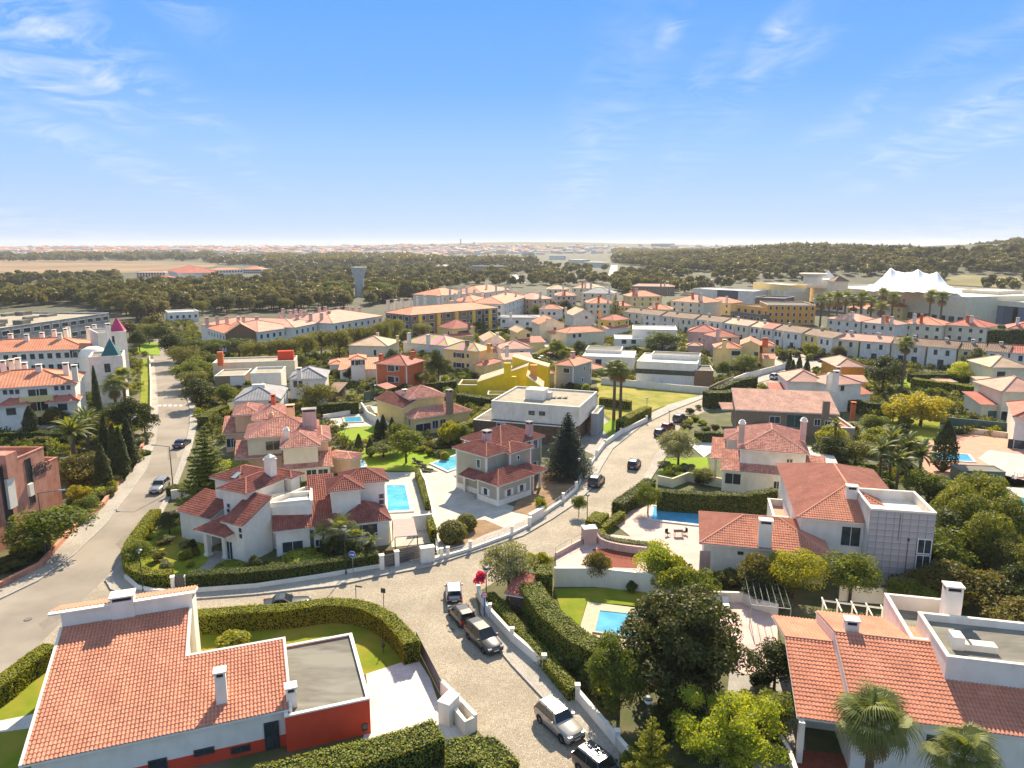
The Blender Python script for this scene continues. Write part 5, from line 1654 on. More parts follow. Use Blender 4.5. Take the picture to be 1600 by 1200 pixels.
farsheet('highway', [(668, 399), (694, 397), (690, 406), (702, 418), (716, 421), (676, 421), (664, 408)], M_hwy, 0.6)
farsheet('highway', [(955, 415), (965, 415), (964, 432), (950, 432)], M_hwy, 0.6)
farsheet('highway', [(800, 431), (806, 430), (822, 443), (812, 443)], M_hwy, 0.6)
# near houses
# white house with long terracotta roof and red garage (foreground left)
h = House('white bungalow with sloping terracotta roof and bright red flat garage', lod=0, tile=T_terra, wall=M_white)
h.blk(2.95, (445, 1119), (577.5, 1090.5), depth=9.7, th=20.3, roof='flat', wall=M_red, ph=0.22, cop=M_white)
gb = h.blocks[0]
th_ = math.radians(20.3); e_ = Vector((math.cos(th_), math.sin(th_), 0)); p_ = Vector((-e_.y, e_.x, 0))
N0 = P(35.4, 1197, 3.1)
slope = 2.9 / 12.6
nrm = (e_.cross(p_ + Vector((0, 0, slope)))).normalized()
A0 = Vector((N0.x, N0.y, 3.1))
def onr(x, y):
 q = PP(x, y, A0, nrm); d = q - A0
 return d.dot(e_), d.dot(p_)
uM, vM = onr(291.8, 1028.6); uR = (P(452, 1109, 3.1) - A0).dot(e_); v2 = onr(438, 1001)[1]; v1 = 12.6
def pt(u, v, dz=0.0): return A0 + e_ * u + p_ * v + Vector((0, 0, slope * v + dz))
uM = onr(291.8, 1000)[0]
pl1 = [pt(0, 0), pt(uM, 0), pt(uM, v1), pt(0, v1)]
pl2 = [pt(uM, 0), pt(uR, 0), pt(uR, v2), pt(uM, v2)]
wb = MB(); wb.mat(M_white)
def gnd(q, z=0.0): return Vector((q.x, q.y, z))
ring = [(0.35, 0.35), (uR - .3, 0.35), (uR - .3, v2 - .12), (uM - .12, v2 - .12), (uM - .12, v1 - .1), (0.35, v1 - .1)]
for i in range(len(ring)):
 a, b_ = ring[i], ring[(i + 1) % len(ring)]
 wb.poly([gnd(pt(*a)), gnd(pt(*b_)), pt(b_[0], b_[1], -0.14), pt(a[0], a[1], -0.14)])
wb.build('wall', h.root)
pb = MB(); pb.mat(M_red)
R_ = Matrix(((e_.x, p_.x, 0, A0.x), (e_.y, p_.y, 0, A0.y), (0, 0, 1, 0), (0, 0, 0, 1)))
pb.box(0.3, uR - 0.27, 0.31, 0.36, 0, 0.95, R_); pb.build('red_plinth', h.root)
for pl in (pl1, pl2):
 r = MB(); r.mat(M_white)
 lo = [q - Vector((0, 0, .13)) for q in pl]
 r.poly([q - Vector((0, 0, .01)) for q in pl]); r.poly(lo[::-1])
 for i in range(4): r.poly([lo[i], lo[(i+1) % 4], pl[(i+1) % 4] - Vector((0, 0, .01)), pl[i] - Vector((0, 0, .01))])
 ro = r.build('roof', h.root)
 V, F, UV = [], [], []
 tile_field(V, F, UV, pl, 0.02)
 me = np_mesh('roof_tiles', np.concatenate(V) - np.array(h.root.location)[None], np.concatenate(F), np.concatenate(UV), [T_terra])
 t = bpy.data.objects.new('roof_tiles', me); C.objects.link(t); t.parent = ro; t['kind'] = 'stuff'
# white verge bands, high back parapet with its own roof behind
g = MB(); g.mat(M_white)
def band(u0, u1, va, vb, za, zb):
 vs = []
 for (u, v) in ((u0, va), (u1, va), (u1, vb), (u0, vb)):
  vs.append(pt(u, v, za))
 for (u, v) in ((u0, va), (u1, va), (u1, vb), (u0, vb)):
  vs.append(pt(u, v, zb))
 g.add(vs, [(0, 3, 2, 1), (4, 5, 6, 7), (0, 1, 5, 4), (1, 2, 6, 5), (2, 3, 7, 6), (3, 0, 4, 7)])
band(-0.22, 0.0, -0.05, v1, -0.25, 0.13); band(uM, uM + 0.2, v2, v1, -0.25, 0.13); band(uM + .2, uR + 0.2, v2, v2 + 0.2, -0.3, 0.13); band(uR, uR + 0.2, -0.05, v2, -0.25, 0.13)
g.build('verge_band', h.root)
zt = 6.0 + 1.25
w2 = MB(); w2.mat(M_white)
w2.box(-0.05, uM + 0.3, v1, v1 + 0.3, 0, zt, R_); w2.box(-0.05, uM + .3, v1 + .3, v1 + 3.4, 0, zt - 1.2, R_)
w2.box(-0.9, uM + 0.55, v1 - 0.12, v1 + 0.36, zt + .002, zt + 0.14, R_)
w2.build('parapet', h.root)
def P3(u, v, z): return R_ @ Vector((u, v, z))
pb_ = [P3(uM + .5, v1 + 3.6, zt - 1.05), P3(-0.85, v1 + 3.6, zt - 1.05), P3(-0.85, v1 + .36, zt + .05), P3(uM + .5, v1 + .36, zt + .05)]
r = MB(); r.mat(M_white)
lo = [q - Vector((0, 0, .2)) for q in pb_]
r.poly([q - Vector((0,0,.01)) for q in pb_]); r.poly(lo[::-1])
for i in range(4): r.poly([lo[i], lo[(i+1) % 4], pb_[(i+1) % 4] - Vector((0,0,.01)), pb_[i] - Vector((0,0,.01))])
ro = r.build('roof', h.root)
V, F, UV = [], [], []
tile_field(V, F, UV, pb_, 0.02)
me = np_mesh('roof_tiles', np.concatenate(V) - np.array(h.root.location)[None], np.concatenate(F), np.concatenate(UV), [T_terra])
t = bpy.data.objects.new('roof_tiles', me); C.objects.link(t); t.parent = ro; t['kind'] = 'stuff'
gb.e, gb.p = e_, p_
h.chimney(191, 927, 8.0, 1.7, 1.2, zb=4.5, b=gb, cap='pot' if False else 'slab')
h.chimney(343, 1046, 6.1, 0.75, 0.75, zb=3.3, b=gb)
h.chimney(454, 1070, 4.4, 0.75, 0.75, zb=2.5, b=gb, cap='slab')
class _F: pass
fb = Blk(); fb.w3 = lambda a, c, z: A0 + e_ * a + p_ * c + Vector((0, 0, z - 3.1)); fb.x0, fb.x1, fb.y0, fb.y1 = 0.35, uR - .3, 0.31, v1; fb.z = 3.0; fb.z0 = 0.0
h.win(fb, 'f', [(319, 1174), (376, 1170)], 1.15, 0.3, fr=M_dframe)
h.win(fb, 'f', [(247, 1197)], 1.0, 0.9, fr=M_dframe)
h.win(fb, 'f', [(426, 1163)], 0.85, 2.0, fr=M_dframe, name='door')
h.win(gb, 'f', [(570, 1136)], 0.25, 0.4, fr=M_dframe, name='meter_box')
# white villa, rotated left wing and right wing
v = House('large white villa of stepped towers under red brown hipped roofs', lod=0, tile=T_red, wall=M_white)
lean = v.blk(4.7, (379, 824), (411, 798), L=(347.5, 814), th=63, roof='shed', rise=('l', 2.1), over=0.3)
t1 = v.blk(7.2, (384, 773), (431, 742), L=(341.7, 762.5), th=64, roof='hip', pitch=0.42, z0=3)
t0 = v.blk(7.5, (374, 757), (433, 737), L=(328.5, 746), th=62, roof='hip', pitch=0.4)
t2 = v.blk(7.3, (455, 748.5), (476, 740), L=(424, 738), th=64, roof='hip', pitch=0.42)
sk = v.blk(3.6, (328, 812), (362, 790), L=(286, 794), th=62, roof='shed', rise=('l', 1.5), over=0.3)
po = v.blk(3.5, (351, 841), (367, 829), L=(307, 826), th=62, roof='hip', pitch=0.5, walls=False, over=0.3, width=5.0)
for (x, y) in ((326, 868), (354, 872)):
 q = P(x, y, 0); c = MB(); c.mat(M_white)
 R2 = Matrix.Translation(q) @ Matrix.Rotation(math.radians(62), 4, 'Z')
 c.box(-.28, .28, -.28, .28, 0, 3.35, R2); c.box(-.36, .36, -.36, .36, 0, .35, R2); c.build('column', v.root)
mid = v.blk(5.9, (407, 787), (487, 782), depth=3.2, th=16, roof='flat', ph=0.5, rmat=M_white2)
# wedge terrace wall
q1, q2, q3 = P(407, 787, 5.9), P(487, 782, 5.9), P(486, 757.5, 5.9)
wv = MB(); wv.mat(M_white); wv.prism([q1, q2, q3], 0, 5.35); wv.build('terrace', v.root)
wv = MB(); wv.mat(M_white)
for a, b_ in ((q1, q3), (q2, q3)):
 d = (b_ - a); d.z = 0; d.normalize(); s_ = Vector((-d.y, d.x, 0)) * 0.13
 wv.prism([gnd(a - s_), gnd(b_ - s_), gnd(b_ + s_), gnd(a + s_)], 5.3, 5.93)
wv.build('parapet', v.root)
r1 = v.blk(3.2, (486, 826.5), (533, 822), depth=9.5, th=18, roof='shed', rise=('f', 3.6), over=0.3)
r0 = v.blk(3.22, (426, 831.7), (488, 826), depth=3.4, th=18, roof='shed', rise=('f', 1.35), over=0.3)
r2 = v.blk(3.25, (533, 822), (612, 814.5), depth=5.6, th=18, roof='hip', pitch=0.62, over=0.3)
u1 = v.blk(6.9, (512, 770), (569.5, 765), L=(511, 750), th=18, roof='hip', pitch=0.48)
u2 = v.blk(6.95, (533, 759), (607.5, 752), L=(529, 740), th=18, roof='hip', pitch=0.46)
v.chimney(421.5, 713, 10.2, 1.05, 1.05, zb=7, b=t0, cap='pot')
v.win(t1, 'l', [(357.5, 790), (357.5, 798)], 0.5, 0.5, fr=M_shutw); v.win(lean, 'l', [(378, 829), (378, 837.5)], 0.5, 0.6)
v.win(lean, 'r', [(396, 867.5), (403, 862.5), (411, 859)], 0.6, 0.6); v.win(mid, 'f', [(422, 853)], 1.2, 3.0, fr=M_green_m, gl=M_glassg)
v.win(r0, 'f', [(457.5, 854)], 2.3, 1.3); v.win(r1, 'f', [(491, 849)], 0.8, 0.8); v.win(r2, 'f', [(566, 828)], 3.6, 1.5)
v.win(u2, 'f', [(596, 775), (596, 784)], 0.6, 0.6); v.win(t2, 'r', [(424, 746), (430, 744)], 0.8, 0.7)
v.win(lean, 'l', [(356, 868)], 0.9, 2.2, name='door'); v.win(mid, 'f', [(465, 791), (469, 791), (474, 790)], 0.22, 0.22, name='vent')
# skylight on the rear tower roof
def skylight(h, bl, pi, px, py, w=0.9, l_=1.3):
 pl = bl.planes[pi]; a, b_, c_ = Vector(pl[0]), Vector(pl[1]), Vector(pl[2])
 n = (b_ - a).cross(c_ - a).normalized()
 if n.z < 0: n = -n
 q = PP(px, py, a, n); e = (b_ - a).normalized(); u = n.cross(e)
 M = Matrix(((e.x, u.x, n.x, q.x), (e.y, u.y, n.y, q.y), (e.z, u.z, n.z, q.z), (0, 0, 0, 1)))
 m = MB(); m.mat(M_dframe); m.box(-w/2, w/2, -l_/2, l_/2, 0, 0.16, M); m.mat(mat('skylight_glass', (0.3, 0.36, 0.4), 0.1)); m.box(-w/2 + .08, w/2 - .08, -l_/2 + .08, l_/2 - .08, 0.165, 0.18, M)
 m.build('skylight', h.root)
skylight(v, t0, 3, 370, 744, 0.9, 1.3)
# grey green house with white trims
g = House('grey green two storey house with white corner trims and red tiled hip roofs', lod=0, tile=T_red, wall=M_greyw, trim=M_white)
L1 = g.blk(3.15, (778, 760.5), (836.6, 741.3), L=(737, 748), roof='hip', pitch=0.5, plinth=0.85)
g1 = g.blk(6.25, (760, 715), (801, 703), L=(705, 700), th=47, roof='hip', pitch=0.42, plinth=0.85)
g3 = g.blk(6.1, (797, 709.5), (832, 701.6), depth=5, th=47, roof='hip', pitch=0.3, width=5.6)
g2 = g.blk(6.2, (783, 702), (853.6, 681.8), depth=9.0, th=47, roof='hip', pitch=0.42, plinth=0.85)
gp = g.blk(3.1, (742, 750.5), (765, 745), L=(717.5, 742), th=47, roof='shed', rise=('l', 0.7), walls=False)
gq = g.blk(3.1, (822, 745), (853, 732), depth=4.5, th=47, roof='hip', pitch=0.4, walls=False)
for (x, y) in ((726.5, 768), (843.5, 762), (832, 768)):
 q = P(x, y, 0); c = MB(); c.mat(M_white); M2 = Matrix.Translation(q) @ Matrix.Rotation(math.radians(47), 4, 'Z'); c.box(-.16, .16, -.16, .16, 0, 3.05, M2); c.build('column', g.root)
g.win(g1, 'l', [(747.8, 724.3)], 0.65, 1.2, gl=M_glassg); g.win(L1, 'l', [(759, 768)], 0.75, 1.0, 'sw'); g.win(L1, 'f', [(794.8, 769.6), (814.6, 762.5)], 0.75, 1.0, 'sw')
g.win(g3, 'f', [(809.7, 715)], 0.45, 0.6); g.win(g2, 'f', [(826, 695), (836, 694)], 0.8, 1.3, 'sw'); g.win(g2, 'f', [(834, 728)], 1.0, 1.3, 'sw')
g.chimney(760.8, 672, 8.7, 1.1, 1.1, zb=6, b=g1, m=M_pink, capm=M_concrete); g.chimney(827, 658, 9.0, 0.9, 0.9, zb=5.5, b=g1, m=M_pink, capm=M_concrete)
# peach house cluster
h = House('large peach house with many overlapping terracotta hip roofs', lod=0, tile=T_mix, wall=M_peach)
h.blk(6.4, (437, 701.5), (501, 696), depth=7.5, th=16, roof='hip', pitch=0.5, wall=M_cream)
A_ = h.blk(6.5, (381, 686), (500, 679), depth=9.5, th=16, roof='hip', pitch=0.42, wall=M_cream)
h.blk(6.7, (362, 650), (408, 646), depth=8, th=16, roof='hip', pitch=0.42)
h.blk(6.6, (392, 657), (455, 652), depth=10, th=16, roof='hip', pitch=0.42)
E1 = h.blk(3.4, (347, 679), (386, 680), depth=6, th=16, roof='shed', rise=('f', 1.9))
F1 = h.blk(3.7, (549, 719), (562, 708), L=(507, 712), th=70, roof='hip', pitch=0.22)
F2 = h.blk(6.4, (490, 690), (517, 684), depth=9, th=16, roof='hip', pitch=0.4)
G1 = h.blk(3.3, (440, 735), (521, 731), depth=5, th=16, roof='shed', rise=('f', 1.6), wall=M_cream)
h.blk(3.35, (366, 718), (447, 717), depth=5, th=16, roof='shed', rise=('f', 1.7))
h.chimney(482.5, 638, 10.2, 2.2, 1.4, zb=6.5, m=M_pink, capm=M_concrete); h.chimney(426.5, 616, 9.8, 0.8, 0.8, zb=7, m=M_ored)
h.chimney(453, 632, 8.9, 1.4, 1.0, zb=6, m=M_peach); h.chimney(447, 669, 8.7, 0.8, 0.8, zb=6, m=M_white2, cap='pot'); h.chimney(423, 645, 8.9, .8, .8, zb=7, m=M_peach, cap='pot')
h.win(A_, 'f', [(427, 696)], 2.2, 1.4, fr=M_peach, gl=M_shut if False else M_glass); h.win(A_, 'f', [(497, 704)], 1.6, 1.6, 'sd'); h.win(G1, 'f', [(462, 744), (487, 742), (505, 741)], 1.4, 1.6, fr=M_frame)
h.win(E1, 'f', [(358, 692), (372, 694)], 1.4, 1.6)
# yellow house
h = House('yellow house with rose tiled hip roof and tall brown chimney', lod=0, tile=T_mix, wall=M_yel2)
Y1 = h.blk(3.4, (646.5, 655.5), (738, 641.5), L=(633, 645), th=34, roof='hip', pitch=0.42, wall=M_yel2)
Y2 = h.blk(6.4, (638, 624.5), (699, 618.5), depth=8.5, th=27, roof='hip', pitch=0.42, tile=T_mix)
Y3 = h.blk(5.0, (629, 638), (645, 632), L=(610, 619.5), th=40, roof='shed', rise=('l', 1.2), tile=T_red)
h.chimney(702, 608.5, 8.4, 1.1, 1.1, zb=3.5, b=Y1, m=M_brown, capm=M_concrete); h.chimney(632, 608, 7.6, .8, .8, zb=5.5, b=Y1, m=M_white2)
h.win(Y1, 'f', [(660, 668)], 3.2, 1.5, gl=M_dark); h.win(Y1, 'f', [(680, 663), (692, 661)], 1.2, 1.5); h.win(Y1, 'l', [(640, 660)], 0.8, 1.2)  # first opening is a near-black pane painted for the porch's shaded interior
# modern white box house
h = House('modern white cantilevered box house with flat gravel roof over stone base', lod=1, wall=M_white2)
B1 = h.blk(7.3, (905, 636), (933, 611.5), L=(770, 624.5), roof='flat', ph=0.35, z0=3.7, rmat=M_roofsand)
B2 = h.blk(3.65, (898, 668), (925, 640), L=(745, 652), roof='flat', ph=0.1, wall=M_stone)
B3 = h.blk(4.6, (934, 646), (944, 634), L=(925, 644), roof='flat', ph=0.15, wall=M_grey)
h.win(B1, 'l', [(830.6, 645), (847, 646)], 1.0, 0.6, fr=M_dframe); h.win(B1, 'r', [(919, 641)], 9.5, 2.7, fr=M_dframe, gl=M_glass); h.win(B2, 'l', [(783, 668)], 1.6, 2.4)
wq = MB(); wq.mat(M_white);
q = P(839, 606, 9.0); M2 = Matrix.Translation((q.x, q.y, 0)) @ Matrix.Rotation(math.atan2(B1.e.y, B1.e.x), 4, 'Z'); wq.box(-1.6, 1.6, -1.9, 1.9, 6.9, 8.9, M2)
q = P(855, 612, 8.2); M2 = Matrix.Translation((q.x, q.y, 0)) @ Matrix.Rotation(math.atan2(B1.e.y, B1.e.x), 4, 'Z'); wq.box(-.7, .7, -.9, .9, 6.9, 8.2, M2); wq.build('roof_box', h.root)
for x in (865, 874, 883):
 q = P(x, 621, 7.1); m = MB(); m.mat(M_dmetal); M2 = Matrix.Translation((q.x, q.y, 6.96)) @ Matrix.Rotation(math.atan2(B1.e.y, B1.e.x), 4, 'Z') @ Matrix.Rotation(-.25, 4, 'X'); m.box(-.5, .5, -.5, .5, 0.1, 0.2, M2); m.build('roof_panel', h.root)
# brown long house
h = House('long brown house with pale pink shed roof and brown chimney', lod=0, tile=T_pale, wall=M_brown)
bb = h.blk(4.7, (1149, 640.5), (1312, 648), depth=11, roof='shed', rise=('f', 2.2), over=0.25)
h.blk(3.3, (1128, 640), (1150, 641), depth=4, th=-6, roof='shed', rise=('f', .6), walls=False)
s1 = h.blk(3.2, (1312, 668), (1338, 670), depth=9, th=-6, roof='flat', wall=M_pink, ph=0.5, rmat=M_sal)
h.win(bb, 'f', [(1210.6, 656)], 1.9, 1.3); h.win(bb, 'f', [(1241.6, 658)], 3.0, 2.4, gl=M_glassg, fr=M_metal); h.win(bb, 'f', [(1277, 660)], 1.0, 1.2); h.win(bb, 'f', [(1293, 662)], 0.9, 1.2)
h.chimney(1292, 623, 8.4, 1.15, .8, zb=5, b=bb, m=M_brown, cap='none'); h.chimney(1334, 628, 6.2, 0.8, .8, zb=2.5, b=bb, m=M_ored)
# cream house with pink tile hips
h = House('cream two storey house with pale rose hip roof and two pointed chimneys', lod=0, tile=T_mix, wall=M_white2, trim=M_white)
c1 = h.blk(6.3, (1152.5, 701.5), (1266, 713.5), depth=14, th=-17, roof='hip', pitch=0.42)
c2 = h.blk(6.1, (1131, 687), (1175, 690), depth=6.5, th=-17, roof='hip', pitch=0.4)
c3 = h.blk(3.3, (1126, 734.5), (1295, 750), depth=5.5, th=-17, roof='shed', rise=('f', 1.8), over=0.3, tile=T_mix)
c4 = h.blk(3.3, (1110, 716), (1140, 712), depth=7, th=-17, roof='shed', rise=('f', 1.6), walls=False)
for (x, y) in ((1117, 745), (1130, 758)):
 q = P(x, y, 0); c = MB(); c.mat(M_white); c.box(q.x-.16, q.x+.16, q.y-.16, q.y+.16, 0, 3.2); c.build('column', h.root)
h.chimney(1160, 657.5, 10.4, 0.85, .85, zb=7, b=c1, m=M_pink, capm=M_white, cap='pot'); h.chimney(1256.5, 654, 10.3, .85, .85, zb=7, b=c1, m=M_pink, capm=M_white, cap='pot')
h.win(c1, 'f', [(1233.7, 721)], 0.8, 0.7, fr=M_cream); h.win(c3, 'f', [(1213.7, 758)], 0.8, 1.1, fr=M_cream); h.win(c3, 'f', [(1145, 748)], 2.2, 1.6, gl=M_dark)
pr = House('white slatted pergola roof at the side of the cream house', name='pergola', cat='pergola', wall=M_white)
q0, q1 = P(1270, 722, 3.2), P(1300, 722, 3.2)
pr._root(q0)
e = Vector((math.cos(math.radians(-17)), math.sin(math.radians(-17)), 0)); p = Vector((-e.y, e.x, 0))
for k in range(20):
 m = MB(); m.mat(M_white); M2 = Matrix(((e.x, p.x, 0, q0.x), (e.y, p.y, 0, q0.y), (0, 0, 1, 0), (0, 0, 0, 1)))
 m.box(0, 3.6, k * 0.45, k * 0.45 + 0.3, 3.1, 3.2, M2); m.build('slat', pr.root)
m = MB(); m.mat(M_white)
for x in (0.1, 3.4):
 m.box(x, x + .12, 0, 9, 2.95, 3.08, M2)
 for y in (0.1, 4.4, 8.8): m.box(x, x + .12, y, y + .12, 0, 2.95, M2)
m.build('frame', pr.root)
# right house with tiled tower
h = House('white house with terracotta hip roofs and grey panelled flat tower', lod=0, tile=T_terra, wall=M_white)
tf = tile_mat('rose_weathered_tiles', (0.47, 0.19, 0.135), (0.56, 0.25, 0.18))
a1 = h.blk(6.3, (1245, 809), (1355, 819), L=(1218.7, 725), th=-14, width=12.4, roof='hip', pitch=0.37, over=0.5)
a2 = h.blk(3.6, (1093, 849), (1300, 871), L=(1091, 800), th=-14, roof='hip', pitch=0.39, over=0.5)
tw = h.blk(8.6, (1361, 794), (1463.5, 801), L=(1341, 762), roof='flat', ph=1.1, wall=M_white2, rmat=M_white2)
# panels of the tower, each its own piece
A, B_ = h.face(tw, 'f'); d = (B_ - A).normalized(); n_ = Vector((d.y, -d.x, 0)); Lw = (B_ - A).length; ang = math.atan2(d.y, d.x)
cols = 8; rows_ = 12; pw, phh = Lw / cols, 8.35 / rows_
pm = MB(); pm.mat(mat('grey_facade_panel', (0.42, 0.40, 0.40), 0.85, (0.33, 0.31, 0.31), 0.9, col3=(0.48, 0.46, 0.45), s3=0.5)); pm.box(-pw/2 + .018, pw/2 - .018, -0.05, 0.01, -phh/2 + .018, phh/2 - .018); pmm = pm.mesh('panel')
bk = MB(); bk.mat(mat('panel_joint', (0.14, 0.13, 0.13), 0.9)); bk.box(0, Lw, -0.02, 0.0, 0, 8.35, Matrix.Translation(A) @ Matrix.Rotation(ang, 4, 'Z')); bk.build('panel_backing', h.root)
for i in range(cols):
 for j in range(rows_):
  if i >= cols - 2 and 3 <= j <= 7: continue
  q = A + d * (pw * (i + .5)) + Vector((0, 0, phh * (j + .5)))
  inst('panel', pmm, h.root, q - Vector(h.root.location), ang).location.z += 0.0
h._win(A + d * (Lw - pw) + Vector((0, 0, 4.75)) + n_ * .02, ang, 1.25, 1.5, '', False, 'window', None, M_frame, M_glass)
h._win(A + d * (Lw - pw) + Vector((0, 0, 2.95)) + n_ * .02, ang, 1.25, 1.5, '', False, 'window', None, M_frame, M_glass)
pz = MB(); pz.mat(mat('rusty_downpipe', (0.2, 0.15, 0.12), 0.8)); qd = A + d * (Lw * .62) + n_ * .1; pz.tube(qd, qd + Vector((0, 0, 5.4)), 0.05, n=6); qd = A + d * (Lw * .46) + n_ * .09; pz.tube(qd + Vector((0, 0, 5.2)), qd + Vector((0, 0, 8.2)), 0.035, n=6); pz.build('downpipe', h.root)
wl_ = MB(); wl_.mat(M_dmetal); q = A + d * (Lw * .62) + n_ * .15 + Vector((0, 0, 5.4)); wl_.lathe([(0.02, .2), (.12, .1), (.12, -.1), (.02, -.15)], q, 8); wl_.build('wall_lamp', h.root)
h.chimney(1197, 811, 6.9, 1.35, 0.9, zb=3.8, b=a2, cap='slab', capm=M_white); h.chimney(1331.5, 758, 9.3, 1.15, .8, zb=7, b=a1)
h.win(a1, 'f', [(1329, 838)], 1.9, 2.2, fr=M_frame, name='door'); h.win(a2, 'f', [(1157, 864)], 0.45, 0.2, fr=M_dframe, name='vent')
dp = MB(); dp.mat(M_pink); q = P(1102, 895, 0);
dp.box(q.x - .7, q.x + .7, q.y, q.y + .15, 0, 2.6); dp.build('gate', h.root)
# balcony terrace between the houses
b_ = h.blk(3.4, (1208, 806), (1235, 807), depth=6.5, th=-14, roof='flat', ph=0.9, rmat=M_sal)
# bottom right house
h = House('big white house bottom right with long terracotta gable roofs and walled roof terraces', lod=0, tile=T_terra, wall=M_white)
m1 = h.blk(4.6, (1334, 1117), (1600, 1159), depth=14.4, th=-13, width=21, roof='gable_a', pitch=0.286, over=0.08)
m0 = h.blk(3.4, (1245, 1121), (1326, 1131), depth=14.4, th=-13, roof='gable_a', pitch=0.286, over=0.3, walls=False, width=(P(1334, 1118, 4.3) - P(1245, 1121, 3.4)).length)
m3 = h.blk(3.3, (1262, 1075), (1326, 1090), depth=8.5, th=-13, roof='shed', rise=('f', .3), over=0.0, walls=True)
x2 = h.blk(7.6, (1480, 1025), (1620, 1043), L=(1440, 956), th=-13, roof='flat', ph=0.6, z0=3.5, width=9.0)
x1 = h.blk(6.7, (1424, 997), (1530, 1012), L=(1387, 927), th=-13, roof='flat', ph=1.3, z0=3)
h.chimney(1490, 913, 9.6, 1.25, .9, zb=5, b=x1, cap='slab', capm=M_white); h.chimney(1331, 966, 7.6, 1.0, 0.75, zb=5, b=m1)
h.win(m1, 'f', [(1464, 1160)], 1.4, 1.1, fr=M_frame, gl=M_shut)
for (x, y) in ((1253, 1127), (1263, 1122)):
 q = P(x, y, 3.3); c = MB(); c.mat(M_white); M2 = Matrix.Translation((q.x, q.y, 0)) @ Matrix.Rotation(math.radians(-13), 4, 'Z'); c.box(-.2, .2, -.2, .2, 0, 3.3, M2); c.build('column', h.root); break
ex = m1.e; px_ = m1.p
b = MB(); b.mat(M_white)
q0, q1 = P(1284, 938, 4.4), P(1384, 951, 4.4)
b.tube(q0, q1, 0.09, n=4); b.build('pergola_beam', h.root)
for k in range(5):
 b = MB(); b.mat(M_white); q = q0.lerp(q1, (k + .1) / 4.3); b.tube(q + px_ * 0.6, q - px_ * 1.6 , 0.07, n=4); b.tube(q, Vector((q.x, q.y, 0)), 0.08, n=4); b.build('rafter', h.root)
b = MB(); b.mat(M_white2)
q = P(1507, 1012, 7.0); M2 = Matrix.Translation((q.x, q.y, 7.0)) @ Matrix.Rotation(math.radians(-13), 4, 'Z')
b.box(-1.0, -.2, -.5, .6, 0, 1.0, M2); b.box(-.2, 2.0, -.4, .4, 0, .5, M2); b.mat(M_dmetal); b.box(0.1, 1.9, -.38, .38, .505, .54, M2 @ Matrix.Rotation(.12, 4, 'Y')); b.build('skylight_box', h.root)
sheet('patio', [(1240, 1170), (1330, 1180), (1335, 1240), (1230, 1240)], M_terrared)
# salmon concrete building with lettering (left edge)
h = House('salmon red concrete building with vertical slots and black lettering', name='office_building', cat='building', lod=0, wall=M_redb, fr=M_dframe)
def wblk(h, x, y, th, W, D, z, **k):
 """block placed by world coordinates of its near-left corner"""
 e = Vector((math.cos(math.radians(th)), math.sin(math.radians(th)), 0))
 a = Vector((x, y, z)); b = a + e * W
 return h.blk(z, proj(a), proj(b), depth=D, **k)
k_ = math.radians(13)
rb = wblk(h, -77, 69, 0, 15.7, 20.7, 10.3, roof='flat', ph=0.9, cop=M_redb, rmat=M_sal)
rb2 = wblk(h, -71, 89.8, 0, 7.2, 6.2, 7.0, roof='flat', ph=0.6, cop=M_redb, rmat=M_sal)
A, B_ = h.face(rb, 'r')
h.win(rb, 'r', [(11, 782)], 1.2, 9.0, gl=M_dark, far=False); h.win(rb, 'r', [(47, 752)], 0.9, 5.8, gl=M_dark)
for (x, y, w_, zz, dz) in ((15, 770, 1.3, 1.9, 0), (46, 765, 0.8, .8, 0)):
 m = MB(); m.mat(M_white); q = PV(x, y, A, B_); M2 = Matrix.Translation(q) @ Matrix.Rotation(math.radians(90), 4, 'Z'); m.box(-w_/2, w_/2, -.35, .1, -zz, zz, M2); m.build('balcony_box', h.root)
def text3d(name, s, loc, rot, size, m, parent=None, ext=0.02, align='LEFT', font_sh=0.0):
 cu = bpy.data.curves.new(name, 'FONT'); cu.body = s; cu.size = size; cu.extrude = ext; cu.align_x = align; cu.shear = font_sh; cu.materials.append(m)
 o = bpy.data.objects.new(name + '_tmp', cu); C.objects.link(o)
 dg = bpy.context.evaluated_depsgraph_get(); me = bpy.data.meshes.new_from_object(o.evaluated_get(dg));
 bpy.data.objects.remove(o)
 t = bpy.data.objects.new(name, me); C.objects.link(t)
 t.parent = parent; t.location = loc; t.rotation_euler = rot
 return t
for s_, x, y in (('Edifício', 47.5, 739), ('Mirador', 48.5, 748)):
 q = PV(x, y, A, B_) + Vector((0.09, 0, 0))
 text3d('lettering', s_, q - Vector(h.root.location), (math.pi / 2, 0, math.radians(90)), 1.25, M_dmetal, h.root, 0.03, font_sh=0.2)
rc = MB(); rc.mat(M_redb); q = P(4, 708, 11.4); rc.box(q.x - 2.2, q.x + 1.0, q.y - 1, q.y + 1, 8.5, 11.4); rc.build('roof_box', h.root)
